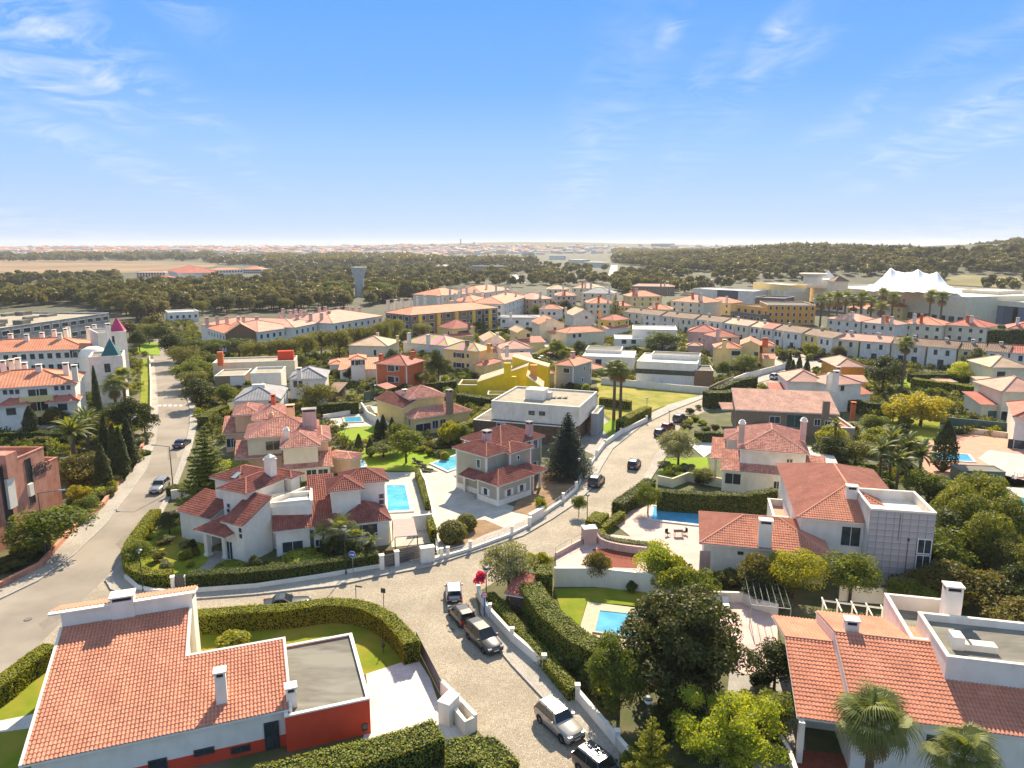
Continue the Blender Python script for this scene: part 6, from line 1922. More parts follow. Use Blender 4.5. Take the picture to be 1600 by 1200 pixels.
# middle distance houses
h = House('red orange two storey villa with white corner bands', tile=T_red_f, wall=M_ored, trim=M_white)
b = h.blk(6.5, (636, 571.5), (671, 563), L=(592, 565.5), th=68, roof='hip', pitch=0.4)
h.win(b, 'l', [(611, 574.5), (611, 592.5)], 2.0, 1.5, gl=M_glass); h.win(b, 'l', [(620.5, 575.5), (620.5, 593)], 0.9, 1.2); h.win(b, 'r', [(645, 573), (645, 592), (660, 571)], 1.0, 1.3)
h.chimney(595, 553, 8.4, .9, .9, m=M_ored); h.chimney(645, 549, 9, .9, .9, m=M_ored)
h.blk(3.3, (604, 608), (622, 604), depth=3, th=60, roof='shed', rise=('f', .7), tile=T_red_f, walls=False)
h = House('soft yellow two storey house with mottled pink and green hip roof', tile=T_lime_f, wall=M_yel2, trim=M_cream)
b = h.blk(6.4, (749, 549.5), (767, 543), L=(697.5, 543), th=62, roof='hip', pitch=0.42)
h.win(b, 'l', [(717, 555), (717, 570.5)], 1.7, 1.3, 'sd'); h.win(b, 'l', [(731, 556), (731, 571)], .8, 1.1); h.win(b, 'r', [(757, 556)], .8, 1.2)
h.blk(3.3, (758, 572), (778, 563), depth=4, th=62, roof='hip', pitch=.4, tile=T_red_f); h.chimney(730, 532, 9, .9, .9, m=M_brown); h.chimney(764, 537, 8.6, .9, .9, m=M_orange)
h = House('white house with long lime and magenta mottled roof', tile=T_lime_f, wall=M_white)
h.blk(3.6, (627, 534.5), (700, 541), depth=13, roof='hip', pitch=0.4); h.chimney(639, 520, 7.5, 1, 1); h.chimney(669, 523, 7, 1, 1)
h = House('pale cream bungalow with sandy hip roof', tile=T_sand_f, wall=M_cream)
b = h.blk(4.6, (606, 541), (626, 532), L=(560, 533), roof='hip', pitch=0.35); h.chimney(590, 520, 7.4, .8, .8, m=M_cream); h.chimney(621, 524.5, 7, .8, .8, m=M_yel2); h.win(b, 'l', [(586, 551)], .9, 1.9)
h = House('cream house with white balcony and many sided red hip roof', tile=T_red_f, wall=M_yel2)
b = h.blk(5.6, (706, 514), (744, 511), L=(682, 510), roof='hip', pitch=0.55); h.win(b, 'l', [(701, 520)], 1, 1.2); h.win(b, 'f', [(724, 520)], 5, 1.8, gl=M_glass); h.chimney(733, 504, 8, .8, .8, m=M_brown)
h.blk(2.9, (702, 527), (740, 524), depth=3.5, roof='shed', rise=('f', .8), tile=T_red_f)
# white / terracotta house with solarium
h = House('white house with small terracotta upper roof and band of windows', tile=T_terra_f, wall=M_white)
b = h.blk(6.6, (545, 562), (573, 560), depth=8, th=12, roof='hip', pitch=.28); h.win(b, 'f', [(551, 567), (557, 567), (563, 566), (568, 566)], .9, 1.2)
h.blk(3.3, (528, 578), (592, 576), depth=11, th=8, roof='shed', rise=('f', 1.6)); h.blk(3.2, (512, 570), (540, 572), depth=9, th=10, roof='hip', pitch=.3)
# slate roofs
h = House('white house with broad pale slate hip roof and skylight', tile=T_slate_f, wall=M_white2)
b = h.blk(4.6, (362, 627), (441, 620), depth=14, th=10, roof='hip', pitch=0.4, over=.3); h.chimney(404, 597, 7.4, 2.6, 1, zb=5, m=M_white, cap='none'); h.win(b, 'f', [(430, 628)], 2, 1.5)
h = House('white two storey house with grey slate hip roof and paired windows', tile=T_slate_f, wall=M_white)
b = h.blk(6.2, (449, 593), (512, 588), depth=11, th=10, roof='hip', pitch=0.42); h.win(b, 'f', [(461.5, 600), (469.6, 600)], .9, 1.5); h.chimney(467, 574.5, 8.8, 1, 1)
h.blk(3.0, (440, 612), (463, 610), depth=5, th=10, roof='flat', ph=.2); h.blk(3.0, (508, 612), (527, 614), depth=9, th=0, roof='shed', rise=('f', .5), tile=T_brown_f, wall=M_stone)
h = House('plain white cube house with roof terrace railing', wall=M_white)
h.blk(6.3, (391, 583), (439, 581), depth=9, th=10, roof='flat', ph=.5, rmat=M_roofsand)
h = House('low beige box house with flat sandy roof', wall=M_cream)
b = h.blk(4.2, (335, 587.5), (383, 585), depth=10, th=10, roof='flat', ph=.3, rmat=M_roofsand, wall=M_brown); h.win(b, 'f', [(373, 592)], 3.2, 2.2, gl=M_shutw)
h = House('long curved beige villa with flat roof and brick red roof boxes', wall=M_cream)
h.blk(5.4, (332, 567), (463, 558), depth=9, th=12, roof='flat', ph=.4, rmat=M_roofsand); h.chimney(343.5, 547, 9.2, 1.4, 1.4, m=M_ored, cap='none'); h.chimney(446, 545.5, 8.0, 4.2, 2, m=M_red, cap='none'); h.blk(3.2, (420, 572), (462, 569), depth=3, th=12, roof='flat', ph=.2)
# mustard stepped house
h = House('bright mustard yellow house with stepped sloping parapets', tile=T_sand_f, wall=M_yelg)
b = h.blk(3.6, (745, 597), (822, 610), depth=9, th=-4, roof='shed', rise=('l', 4.2), over=0.05, cop=M_yelg)
h.blk(4.4, (822, 606), (850, 600), depth=8, th=-4, roof='shed', rise=('r', 2.8), over=.05)
h.blk(6.8, (800, 572), (852, 583), depth=5, th=-8, roof='shed', rise=('r', 2.4), over=.05); h.blk(2.6, (716, 601), (750, 606), depth=7, th=-4, roof='flat', ph=.9); h.blk(2.2, (762, 616), (790, 617), depth=4, th=0, roof='flat', ph=.6)
h.chimney(793, 564, 10, 1.6, 1, zb=6, m=M_yelg, cap='none'); h.chimney(834, 567, 9.4, 1.6, 1.4, zb=4, m=M_orange, cap='none'); h.chimney(803, 585, 7.5, 1, 1, zb=0, m=M_yelg, cap='none')
h = House('grey two storey house with white corner bands and terracotta hip roof', tile=T_terra_f, wall=M_grey, trim=M_white)
b = h.blk(6.3, (897, 572.5), (928, 563), L=(872, 567), roof='hip', pitch=.42); h.win(b, 'l', [(885, 579)], 1.7, 1.2); h.win(b, 'f', [(912.6, 576), (910, 594)], .9, 1.1); h.win(b, 'f', [(922, 580)], .7, 1.6)
h.blk(3.4, (925, 577), (944, 573), depth=6, th=40, roof='hip', pitch=.4, tile=T_terra_f, walls=False); h.blk(3.4, (842, 585), (872, 583), depth=7, th=25, roof='hip', pitch=.4, wall=M_grey); h.chimney(895, 549, 9, 1, 1, m=M_pink)
h = House('low white modern villa with wide pale flat roofs and blue roof box', wall=M_white)
b = h.blk(4.4, (910, 556), (990, 562), depth=14, th=-12, roof='flat', ph=.2, rmat=M_white2); h.win(b, 'f', [(935, 566)], 1.8, 1.8); h.blk(5.2, (915, 546), (970, 549), depth=9, th=-12, roof='flat', ph=.2, rmat=M_roofgrey)
h = House('modern white villa with butterfly roof, slit window and wooden end box', wall=M_white)
b = h.blk(6.3, (995, 564), (1086, 577), depth=16, th=-18, roof='flat', ph=.4, rmat=M_white2); h.win(b, 'f', [(1046, 582)], 16, 1.0, fr=M_dframe)
h.blk(4.9, (1086, 578), (1112, 574), depth=8, th=-10, roof='flat', ph=.3, wall=M_wood, z0=.4); h.blk(7.2, (1018, 553), (1092, 560), depth=6, th=-18, roof='flat', ph=.3, z0=4, rmat=M_roofgrey)
h = House('rounded white villa with flat terraces behind the umbrella pine', wall=M_white)
b = h.blk(4.2, (961, 529), (1010, 529), depth=12, th=-6, roof='flat', ph=.3, rmat=M_white2); h.blk(7.0, (988, 514), (1060, 519), depth=14, th=-10, roof='flat', ph=.4, rmat=M_white2); h.win(b, 'f', [(975, 534), (990, 534)], 1.6, 1.4)
h = House('orange yellow house with coral hip roof and white veranda', tile=T_red_f, wall=M_yel)
b = h.blk(6.4, (959, 501), (985, 498), L=(934, 498.5), roof='hip', pitch=.42, trim=M_white); h.win(b, 'l', [(941, 506), (953, 506)], 1.1, 1.1); h.win(b, 'f', [(967, 505), (979, 504)], 1.1, 1.1); h.blk(3.4, (948, 514), (986, 511), depth=3.5, roof='shed', rise=('f', .8), tile=T_red_f, wall=M_white); h.chimney(937, 484, 10, .9, .9, m=M_orange)
# gabled cluster
def gab(label, wall, tile, z, N, R, depth, th, pitch=.55, wins=(), ch=(), low=None, kind='gable_b', cm=None):
 h = House(label, tile=tile, wall=wall)
 b = h.blk(z, N, R, depth=depth, th=th, roof=kind, pitch=pitch)
 if wins: h.win(b, 'f', wins, 1.2, 1.3)
 for (x, y) in ch: h.chimney(x, y, z + 3.2, .9, .9, m=cm or wall)
 if low: h.blk(3.2, low[0], low[1], depth=low[2], th=th, roof='shed', rise=('f', 1.3), tile=low[3] if len(low) > 3 else tile)
 return h, b
gab('grey white gabled house with lime and pink striped roof', M_white2, T_lime_f, 6.2, (755, 533.5), (794, 535), 12, 10, .5, [(766, 540)], [(777, 520)], ((757, 552), (805, 548), 6, T_red_f))
gab('pale house with rose roofs beside the mustard house', M_white2, T_pale_f, 5.4, (783, 546), (832, 543), 10, 12, .4, [(800, 553), (815, 552)], [(792, 539)], ((786, 562), (828, 557), 5, T_pale_f), 'hip')
gab('cream gabled house with acid green and pink roof', M_yel2, T_lime_f, 6.3, (808, 520), (838, 522), 12, 15, .5, [(828, 524)], [], ((812, 536), (850, 533), 7, T_red_f))
gab('cream house with stacked terracotta gables and open roof dormer', M_cream, T_terra_f, 6.6, (842, 507), (884, 506), 13, 12, .45, [(867, 514)], [(855, 497)], ((860, 523), (925, 519), 9, T_terra_f))
gab('two storey cream house with terracotta hip roof on the corner', M_cream, T_terra_f, 5.4, (885, 521), (925, 513), 9, 25, .4, [(897, 525), (906, 524)], [], None, 'hip')
gab('white blue house with bright orange hip roof', M_white2, T_terra_f, 6, (841, 483), (880, 484), 10, -5, .4, [(848, 489), (858, 490), (866, 490)], [(850, 475)], None, 'hip')
gab('grey white gabled house with big beige roof slope', M_white2, T_sand_f, 6.4, (895, 493), (934, 493), 14, 12, .5, [(916, 496)], [(884, 480)])
gab('low white modern house with dark square windows', M_white, T_slate_f, 5.6, (780, 496), (842, 499), 12, -4, .1, [(787, 502), (808, 503), (824, 506)], [(798, 489)], None, 'hip')
gab('pink house with rose hip roof in front of the terrace', M_pink, T_red_f, 6.2, (1118, 527), (1150, 524), 9, 12, .42, [(1140, 531)], [(1122, 514)], None, 'hip')
h = House('pink two storey villa with low front wing', tile=T_red_f, wall=M_pink)
b = h.blk(6.2, (1073, 518), (1118, 527), depth=11, th=-20, roof='hip', pitch=.4); h.win(b, 'f', [(1093, 530), (1101, 532), (1110, 534)], .9, 1.1)
h.blk(3.2, (1072, 540), (1098, 543), depth=5, th=-15, roof='hip', pitch=.4, tile=T_pale_f)
h = House('pale yellow villa with three terracotta roofs and tall yellow chimney', tile=T_terra_f, wall=M_yel2)
b = h.blk(6.2, (1117, 544), (1162, 545.5), depth=9, th=-10, roof='hip', pitch=.4); h.win(b, 'f', [(1150, 552)], 2.6, 1.4, gl=M_glass)
b2 = h.blk(6.6, (1156, 539), (1190, 547), depth=12, th=-18, roof='gable_b', pitch=.45); h.win(b2, 'f', [(1182, 555)], 1.2, 2)
b3 = h.blk(6.2, (1190, 540), (1215, 541.5), depth=9, th=-12, roof='hip', pitch=.4); h.win(b3, 'f', [(1207, 548), (1212, 547)], .9, 1.2); h.blk(3.2, (1190, 560), (1213, 560), depth=4, th=-12, roof='shed', rise=('f', 1)); h.chimney(1132, 530, 9.4, 1.1, 1.1, m=M_yel2); h.chimney(1196, 528, 8.8, 1.6, 1, m=M_ored)
h = House('white house with pale rose hip roofs below the orange house', tile=T_pale_f, wall=M_white, trim=M_white)
b = h.blk(6.2, (1230, 596), (1302, 603), depth=11, th=-8, roof='hip', pitch=.42); b2 = h.blk(6.3, (1296, 602), (1331, 594), depth=9, th=14, roof='hip', pitch=.4)
h.blk(3.2, (1206, 615), (1262, 620), depth=7, th=-8, roof='shed', rise=('f', 1.3), tile=T_red_f); h.blk(3.2, (1318, 618), (1352, 612), depth=5, th=14, roof='shed', rise=('f', 1.2), tile=T_red_f); h.chimney(1297, 583.5, 9.3, 1, 1, cap='pot'); h.chimney(1307, 579, 10.5, 1, 1); h.win(b2, 'f', [(1305, 608), (1316, 606)], 1, 1.2)
h = House('bright orange house with pale red hip roof', tile=T_pale_f, wall=M_orange)
b = h.blk(5.8, (1306, 573), (1362, 577), depth=13, th=-6, roof='hip', pitch=.42); h.chimney(1310, 573, 8, 1, 1, m=M_pink); h.blk(3.2, (1312, 596), (1360, 598), depth=4, th=-6, roof='shed', rise=('f', 1), wall=M_orange)
h = House('cream house at the right edge with green garage door and red balcony roof', tile=T_pale_f, wall=M_cream)
b = h.blk(6.4, (1566, 612), (1660, 616), depth=12, th=-6, roof='hip', pitch=.42, tile=T_pale_f); h.blk(3.3, (1532, 632), (1572, 634), depth=8, th=-6, roof='shed', rise=('f', 1.2), tile=T_red_f); h.win(b, 'f', [(1556, 652)], 3, 2)
q = PV(1556, 650, *h.face(h.blocks[1], 'f')); h._win(q, math.radians(-6), 3.4, 2.3, '', True, 'garage_door', None, M_frame, M_green_m)
h = House('beige house with sandy hip roof at the right edge behind hedges', tile=T_sand_f, wall=M_cream)
b = h.blk(6.2, (1548, 574), (1640, 582), depth=12, th=-6, roof='hip', pitch=.42); h.win(b, 'f', [(1564, 585)], 2, 1.5); h.blk(3.2, (1536, 600), (1570, 602), depth=6, th=-6, roof='shed', rise=('f', .8), tile=T_sand_f)
h = House('cream villa cut by the right edge with grey shutters', tile=T_red_f, wall=M_cream)
b = h.blk(6.0, (1583, 651), (1700, 700), depth=14, th=-30, roof='hip', pitch=.42, wall=M_white2); h.win(b, 'f', [(1591, 707)], 1.6, 1.6, 'sd')
# terrace of town houses
ORD = 'first second third fourth fifth sixth seventh eighth ninth tenth eleventh twelfth thirteenth fourteenth fifteenth sixteenth seventeenth eighteenth nineteenth twentieth'.split() + ['last']
TP = [(975, 487, 0), (1003, 490, 0), (1030, 493, 0), (1060, 496.3, 0), (1084, 498.7, 0), (1105, 501, 0), (1128, 504, 0), (1147, 506.5, 0), (1169, 509.5, 0), (1188, 512, 0), (1207, 514.5, 0), (1223, 517, 0), (1252, 521, 0), (1276, 525, 0), (1300, 529, 0), (1343, 532.5, 0), (1392, 536, 0), (1448, 541, 0), (1496, 545, 0), (1540, 548, 0), (1577, 551, 0), (1640, 555, 0)]
TT = [T_brown_f, T_brown_f, T_brown_f, T_brown_f, T_brown_f, T_brown_f, T_sand_f, T_pale_f, T_sand_f, T_red_f, T_brown_f, T_brown_f, T_brown_f, T_brown_f, T_pale_f, T_pale_f, T_brown_f, T_brown_f, T_brown_f, T_brown_f, T_red_f]
TW = [M_cream, M_white, M_white2, M_cream, M_white, M_white, M_white2, M_cream, M_white, M_white2, M_white, M_white, M_yel2, M_white, M_cream, M_grey if False else M_white2, M_white2, M_white, M_yel2, M_white2, M_white]
TN = ['brown', 'sandy', 'rose', 'red']
for i in range(len(TP) - 1):
 a, c = TP[i], TP[i + 1]
 tl, wl2 = TT[i], TW[i]
 nm = {T_brown_f: 'brown', T_sand_f: 'sandy', T_pale_f: 'pale rose', T_red_f: 'red'}[tl]; wnm = {M_cream: 'cream', M_white: 'white', M_white2: 'off white', M_yel2: 'pale yellow'}[wl2]
 h = House('%s terraced house with %s roof, %s from the left' % (wnm, nm, ORD[i]), name='terraced_house', group='row of terraced town houses', tile=tl, wall=wl2)
 b = h.blk(6.1 + .12 * (i % 2), (a[0], a[1]), (c[0], c[1]), depth=9.5, roof='gable_a', pitch=.36, over=.3)
 A, B_ = h.face(b, 'f'); L = (B_ - A).length
 h.grid(b, 'f', 2 if L < 12 else 3, [4.6], 1.0, 1.6, '', .08, .92, fr=M_frame, gl=M_shut)
 h.grid(b, 'f', 1 if L < 9 else 2, [1.5], 1.6, 2.0, '', .1, .9, gl=M_shut)
 if i % 2 == 0 or i > 13:
  q = b.w3(b.W * .5, b.D * .55, 8.6); x, y = proj(q); h.chimney(x, y, 8.7, .9, .6, zb=6.5, b=b, m=M_white2)
# apartment blocks and far buildings
def flats(label, z, N, R, L=None, depth=14, th=None, wall=M_white, tile=T_terra_f, roof='hip', pitch=.3, floors=3, nf=8, nl=4, ch=(), name='apartment_building', ww=1.1, wh=1.4, chm=None, cat='building', gl=None, ph=.6, rmat=None, chz=None):
 h = House(label, name=name, cat=cat, tile=tile, wall=wall)
 b = h.blk(z, N, R, L=L, depth=depth, th=th, roof=roof, pitch=pitch, ph=ph, rmat=rmat)
 fh = (z - .2) / floors
 zs = [fh * (k + .55) for k in range(floors)]
 if nf: h.grid(b, 'f', nf, zs, ww, wh, gl=gl or M_glass)
 if nl: h.grid(b, 'l', nl, zs, ww, wh, gl=gl or M_glass)
 for q in ch: h.chimney(q[0], q[1], chz or (z + 3.6), 1.0, 1.0, zb=z, b=b, m=chm or M_white2)
 return h, b
h, b = flats('white apartment block with orange hip roof at the left edge', 8.9, (-60, 611), (122, 596.5), depth=14, th=24, floors=3, nf=0, nl=0, tile=T_terra_f, pitch=.34, ch=[(4, 563), (17, 561), (27, 559), (37.5, 566), (60, 569), (102, 566.5), (115.5, 570)], chz=12.4)
h.win(b, 'f', [(8, 613), (18, 612.5), (27, 612), (88, 606.5), (98, 606), (107, 605.5)], .7, .9); h.win(b, 'f', [(53, 617), (66, 616)], 1.8, 2.2); h.win(b, 'f', [(55, 635), (67, 634)], 1.8, 2.0); h.win(b, 'f', [(61, 656)], 4, 2.4, gl=M_dark)
b1_ = h.blk(5.6, (-6, 636), (48, 632), depth=5, th=24, roof='hip', pitch=.55, tile=T_red_f); b2_ = h.blk(5.6, (70, 630), (125, 624.5), depth=5, th=24, roof='hip', pitch=.55, tile=T_red_f)
h.win(b1_, 'f', [(17.5, 643)], 1.6, 1.4); h.win(b2_, 'f', [(98, 636)], 1.6, 1.4)
m = MB(); m.mat(M_yel2); A, B_ = h.face(b, 'f'); d = (B_ - A).normalized(); ang = math.atan2(d.y, d.x)
for z_ in (3.0, 6.0):
 q = PV(61, 640, A, B_); m.box(-2.8, 2.8, -1.3, 0, z_ - .15, z_ + .9, Matrix.Translation((q.x, q.y, 0)) @ Matrix.Rotation(ang, 4, 'Z'))
m.build('balcony', h.root)
h, b = flats('white apartment block with orange roof behind the towers', 9.2, (-60, 553), (150, 537.5), depth=15, th=20, floors=3, nf=14, nl=0, pitch=.32, ch=[(16, 521), (41, 522), (65, 519), (84, 515), (102, 513), (106, 511), (93, 520), (137, 510), (147, 507)], chz=13)
h.win(b, 'f', [(118, 552)], 2.5, 2)
def pyramid(h, x, y, z, s_, hh, m, name='pyramid_roof'):
 q = P(x, y, z); k = MB(); k.mat(m); M2 = Matrix.Translation((q.x, q.y, z)) @ Matrix.Rotation(.35, 4, 'Z')
 vs = [M2 @ Vector(c) for c in ((-s_, -s_, 0), (s_, -s_, 0), (s_, s_, 0), (-s_, s_, 0), (0, 0, hh))]
 k.add(vs, [(0, 1, 4), (1, 2, 4), (2, 3, 4), (3, 0, 4), (3, 2, 1, 0)]); k.build(name, h.root)
h = House('tall white tower block crowned by a dark green pyramid', name='tower_building', cat='building', wall=M_white2)
b = h.blk(12.2, (138, 558), (191, 555), depth=9, roof='flat', ph=.4, rmat=M_roofgrey); h.win(b, 'f', [(168, 575)], 1.2, 2); pyramid(h, 174, 556, 11.9, 1.9, 4.0, mat('dark_teal_metal_roof', (0.02, 0.12, 0.11), .5)); h.win(b, 'f', [(177, 590)], 1.2, 2)
h = House('tall white tower block crowned by a magenta pyramid', name='tower_building', cat='building', wall=M_white2)
b = h.blk(13.6, (152, 520), (197, 517), depth=12, roof='flat', ph=.4, rmat=M_roofgrey); pyramid(h, 184, 518, 13.3, 1.9, 4.0, mat('magenta_roof', (0.5, 0.03, 0.12), .5)); h.win(b, 'f', [(176, 532)], 1, 2.4); h.chimney(168, 505, 17.5, 1, 1, zb=13, b=b)
dm = House('white glass dome between the tower and the orange roof', name='glass_dome', cat='dome', wall=M_white)
q = P(145, 548, 10.5); dm._root(q); m = MB(); m.mat(M_white); m.lathe([(3.2, 0), (3, .8), (2.3, 1.6), (1.2, 2.1), (.05, 2.2)], (q.x, q.y, 9.4), 20); m.lathe([(3.2, -9.4), (3.2, 0)], (q.x, q.y, 9.4), 20); m.build('dome_shell', dm.root, smooth_=True)
# weathered concrete block
h, b = flats('long weathered concrete block with cluttered flat roof', 8.8, (-120, 529), (170, 488.5), depth=42, wall=M_concrete, roof='flat', floors=2, nf=18, nl=0, ww=3.2, wh=1.6, rmat=M_roofsand, ph=.7)
mm = MB(); mm.mat(M_roofgrey)
for k in range(26):
 a, c = rnd.uniform(3, b.W - 8), rnd.uniform(3, 36); w_, d_ = rnd.uniform(1.5, 6), rnd.uniform(1.5, 4)
 M2 = Matrix(((b.e.x, b.p.x, 0, b.O.x), (b.e.y, b.p.y, 0, b.O.y), (0, 0, 1, 0), (0, 0, 0, 1)))
 mm.box(a, a + w_, c, c + d_, 8.1, 8.1 + rnd.uniform(.6, 1.8), M2)
mm.build('roof_plant', h.root)
flats('low white shed with pale green roof among the trees', 5, (262, 488), (310, 486), depth=14, wall=M_white, roof='flat', floors=1, nf=5, nl=0, rmat=M_white2)
# orange roofed complex
h, b = flats('white building with timber gable and orange roof left of the pines', 7.2, (350, 521), (403, 518.5), L=(300, 513.5), th=38, depth=18, floors=2, nf=0, nl=6, ch=[(323, 496), (339, 494), (354, 494), (372, 495), (380, 494), (401, 495)], chz=11, chm=M_pink)
g_ = h.blk(7.0, (350, 522), (403, 519.5), depth=12, roof='gable_b', pitch=.62, wall=M_wood)
flats('white building with pale rose roof right of the timber gable', 7.2, (403, 519), (463, 510.5), depth=20, floors=2, nf=6, nl=0, tile=T_pale_f, ch=[(437, 489), (442, 482), (454, 485), (462, 483)], chz=11, chm=M_pink)
flats('long rose roofed block with a crowd of white chimneys', 7.5, (460, 512), (503, 503.5), depth=40, floors=2, nf=5, nl=0, tile=T_pale_f, pitch=.22, ch=[(470, 484), (477, 486), (464, 491), (485, 490), (499, 481), (508, 479), (514, 486), (502, 489)], chz=11, chm=M_pink)
flats('orange roofed wing behind the street trees', 7.6, (520, 505.5), (600, 493), depth=26, floors=2, nf=8, nl=0, tile=T_pale_f, pitch=.24, ch=[(529, 480), (542, 479), (551, 480), (562, 480)], chz=11, chm=M_pink)
h, b = flats('long brown and mustard apartment block with orange roof', 9.6, (640, 492.5), (737, 477), L=(603, 488), depth=22, th=46, wall=M_brown, floors=3, nf=11, nl=4, ww=2.2, wh=1.7, pitch=.28, ch=[(606, 469), (618, 468), (628, 466), (641, 466), (652, 463), (664, 462), (685, 462), (692, 461), (711, 458)], chz=14)
A, B_ = h.face(b, 'f'); d = (B_ - A).normalized(); ang = math.atan2(d.y, d.x); Lw = (B_ - A).length
for k in range(5):
 m = MB(); m.mat(M_yel); q = A + d * (Lw * (k + .5) / 5); m.box(-.9, .9, -.5, 0, 0, 9.3, Matrix.Translation(q) @ Matrix.Rotation(ang, 4, 'Z')); m.build('bay', h.root)
h, b = flats('blue white apartment block with orange gabled roof', 9.4, (788, 475), (823, 463.5), L=(760, 466), depth=18, wall=M_white, floors=3, nf=6, nl=4, ch=[(790, 456), (806, 455), (797, 449)], chz=13)
flats('white apartment block with yellow corner and orange roof', 9.4, (742, 472), (772, 468), depth=16, wall=M_white, floors=3, nf=5, nl=2, ch=[(717, 455), (741, 452), (754, 456), (726, 459)], chz=13)
flats('low rose roofed block behind the mustard apartments', 9, (690, 462), (735, 458), depth=22, wall=M_cream, floors=2, nf=5, nl=0, ch=[(688, 448), (703, 452), (720, 450), (729, 449)], chz=13)
flats('orange roofed block at the end of the apartment street', 9, (752, 458), (800, 452), depth=22, wall=M_white, floors=2, nf=5, nl=0, ch=[(760, 445), (775, 446), (790, 446)], chz=13)
flats('red gabled block with mustard end wall', 9.4, (808, 466), (829, 463), depth=16, wall=M_yel, tile=T_red_f, floors=3, nf=2, nl=0)
for i, (N, R, dep, tl, wl_, lab) in enumerate([
 ((832, 468), (866, 466), 18, T_pale_f, M_peach, 'rose roofed house group left of the dark trees'), ((868, 462), (902, 462), 16, T_pale_f, M_pink, 'pink building with many roof dormers'),
 ((855, 452), (890, 452), 16, T_sand_f, M_cream, 'sandy roofed house beside the pine belt'), ((892, 450), (934, 451), 18, T_sand_f, M_cream, 'pale gabled house with two long roofs'),
 ((906, 458), (958, 459), 18, T_slate_f, M_cream, 'grey gabled hall with broad pale roof'), ((918, 474), (962, 474), 16, T_terra_f, M_cream, 'terracotta villa with lookout chimneys'),
 ((962, 478), (990, 478), 12, T_terra_f, M_yel2, 'small ochre villa behind the norfolk pine'), ((985, 463.5), (1036, 463), 16, T_terra_f, M_yel2, 'yellow apartment building with white balcony columns'),
 ((1010, 483), (1050, 484), 12, T_terra_f, M_cream, 'low cream villa with terracotta roof behind the terrace'), ((1046, 470), (1100, 473.5), 18, T_terra_f, M_cream, 'cream apartment house with orange chimneys'),
 ((1096, 471), (1142, 474), 14, T_terra_f, M_yel2, 'ochre apartment house with terracotta roof and balconies'), ((986, 447), (1054, 448), 10, T_pale_f, M_brown, 'long low pavilion with pale orange roof before the pines'),
 ((1320, 480), (1362, 484), 14, T_terra_f, M_cream, 'cream villa among the palms with rose roof'), ((1362, 476), (1412, 480), 14, T_red_f, M_yel2, 'yellow villa with red gable right of the palms'),
 ((1409, 505), (1475, 509), 15, T_terra_f, M_cream, 'wide coral hip roof with skylights behind the green screen'), ((1475, 507), (1544, 512), 14, T_red_f, M_cream, 'coral roofed villa with round chimney'),
 ((1575, 513), (1660, 517), 14, T_red_f, M_cream, 'red roofed villa at the right edge behind the trees'), ((1290, 497), (1345, 503), 13, T_pale_f, M_white2, 'white villa with pergola terraces among the palms'),
 ((1345, 503), (1400, 508), 10, T_pale_f, M_white2, 'pale villa with stepped terraces right of the palms'), ((1088, 437), (1106, 438), 10, T_pale_f, M_pink, 'small pink house in the pines')]):
 fl = 2 if dep < 16 else 3
 h, b = flats(lab, 6.5 if fl == 2 else 8.6, N, R, depth=dep, wall=wl_, tile=tl, floors=fl, nf=4, nl=2, pitch=.36, name='villa', cat='house', ch=[])
 for k in range(rnd.randint(1, 3)):
  q = b.w3(b.W * rnd.uniform(.2, .8), b.D * rnd.uniform(.3, .7), b.top + .8); x, y = proj(q); h.chimney(x, y, b.top + 1.2, 1, 1, zb=b.z, b=b, m=[M_white2, M_ored, M_pink][k % 3])
# orange apartment block
h, b = flats('orange apartment building with dark flat roofs and deep balconies', 9.2, (1200, 476), (1275, 477), depth=24, wall=M_orange, roof='flat', rmat=M_slate, floors=3, nf=8, nl=4, ww=1.0, wh=1.6, gl=M_shut)
h.blk(7.4, (1150, 476), (1204, 482), depth=18, wall=M_orange, roof='flat', rmat=M_roofgrey, cop=M_concrete); h.blk(4.6, (1142, 486), (1190, 492), depth=12, wall=M_brown, roof='flat', cop=M_slate); h.blk(10.6, (1180, 464), (1225, 466), depth=16, wall=M_slate, roof='flat', rmat=M_slate)
for bb_ in h.blocks[1:3]: h.grid(bb_, 'f', 5, [1.9, 5.0] if bb_.z > 5 else [2.2], 2.0, 1.8, gl=M_shut)
# shopping centre and tent
h = House('long beige and yellow shopping centre with white roof', name='shopping_centre', cat='building', wall=M_cream)
z_ = 13.5
a = h.blk(z_, (1266, 446), (1512, 464), depth=70, roof='flat', ph=.8, rmat=M_white)
h.grid(a, 'f', 22, [2.6], 3.0, 3.0, gl=M_shut); h.grid(a, 'f', 14, [9.5], 5.0, 2.0, t0=.22, t1=.5, gl=M_glassg)
a2 = h.blk(z_ + .5, (1233, 445.5), (1266, 445), L=(1199, 440.5), roof='flat', ph=.6, wall=M_yel2, rmat=M_white)
h.grid(a2, 'f', 5, [3.5, 7.5, 11], 3, 2.4, gl=M_shutw); h.grid(a2, 'l', 6, [4, 9], 3, 2.6, gl=M_shutw)
a3 = h.blk(10, (1178, 455), (1200, 453), L=(1122, 447.5), roof='flat', ph=.5, rmat=M_white, wall=M_white2); h.win(a3, 'l', [(1137, 457)], 14, 5, fr=M_frame, gl=M_slate)
a4 = h.blk(11.5, (1512, 466), (1680, 478), depth=60, roof='flat', ph=.6, rmat=M_white, wall=M_cream); h.grid(a4, 'f', 4, [5.0], 17, 8.0, fr=M_slate, gl=mat('blue_grey_cladding', (0.16, 0.19, 0.24), .6), t0=0, t1=.9)
a5 = h.blk(z_ + 1.0, (1503, 452), (1560, 455), depth=22, roof='flat', ph=.3, rmat=M_white)
h.blk(z_ + 4, (1262, 436), (1300, 437), depth=20, roof='flat', ph=.3, rmat=M_white, z0=z_ - 1, wall=M_white)
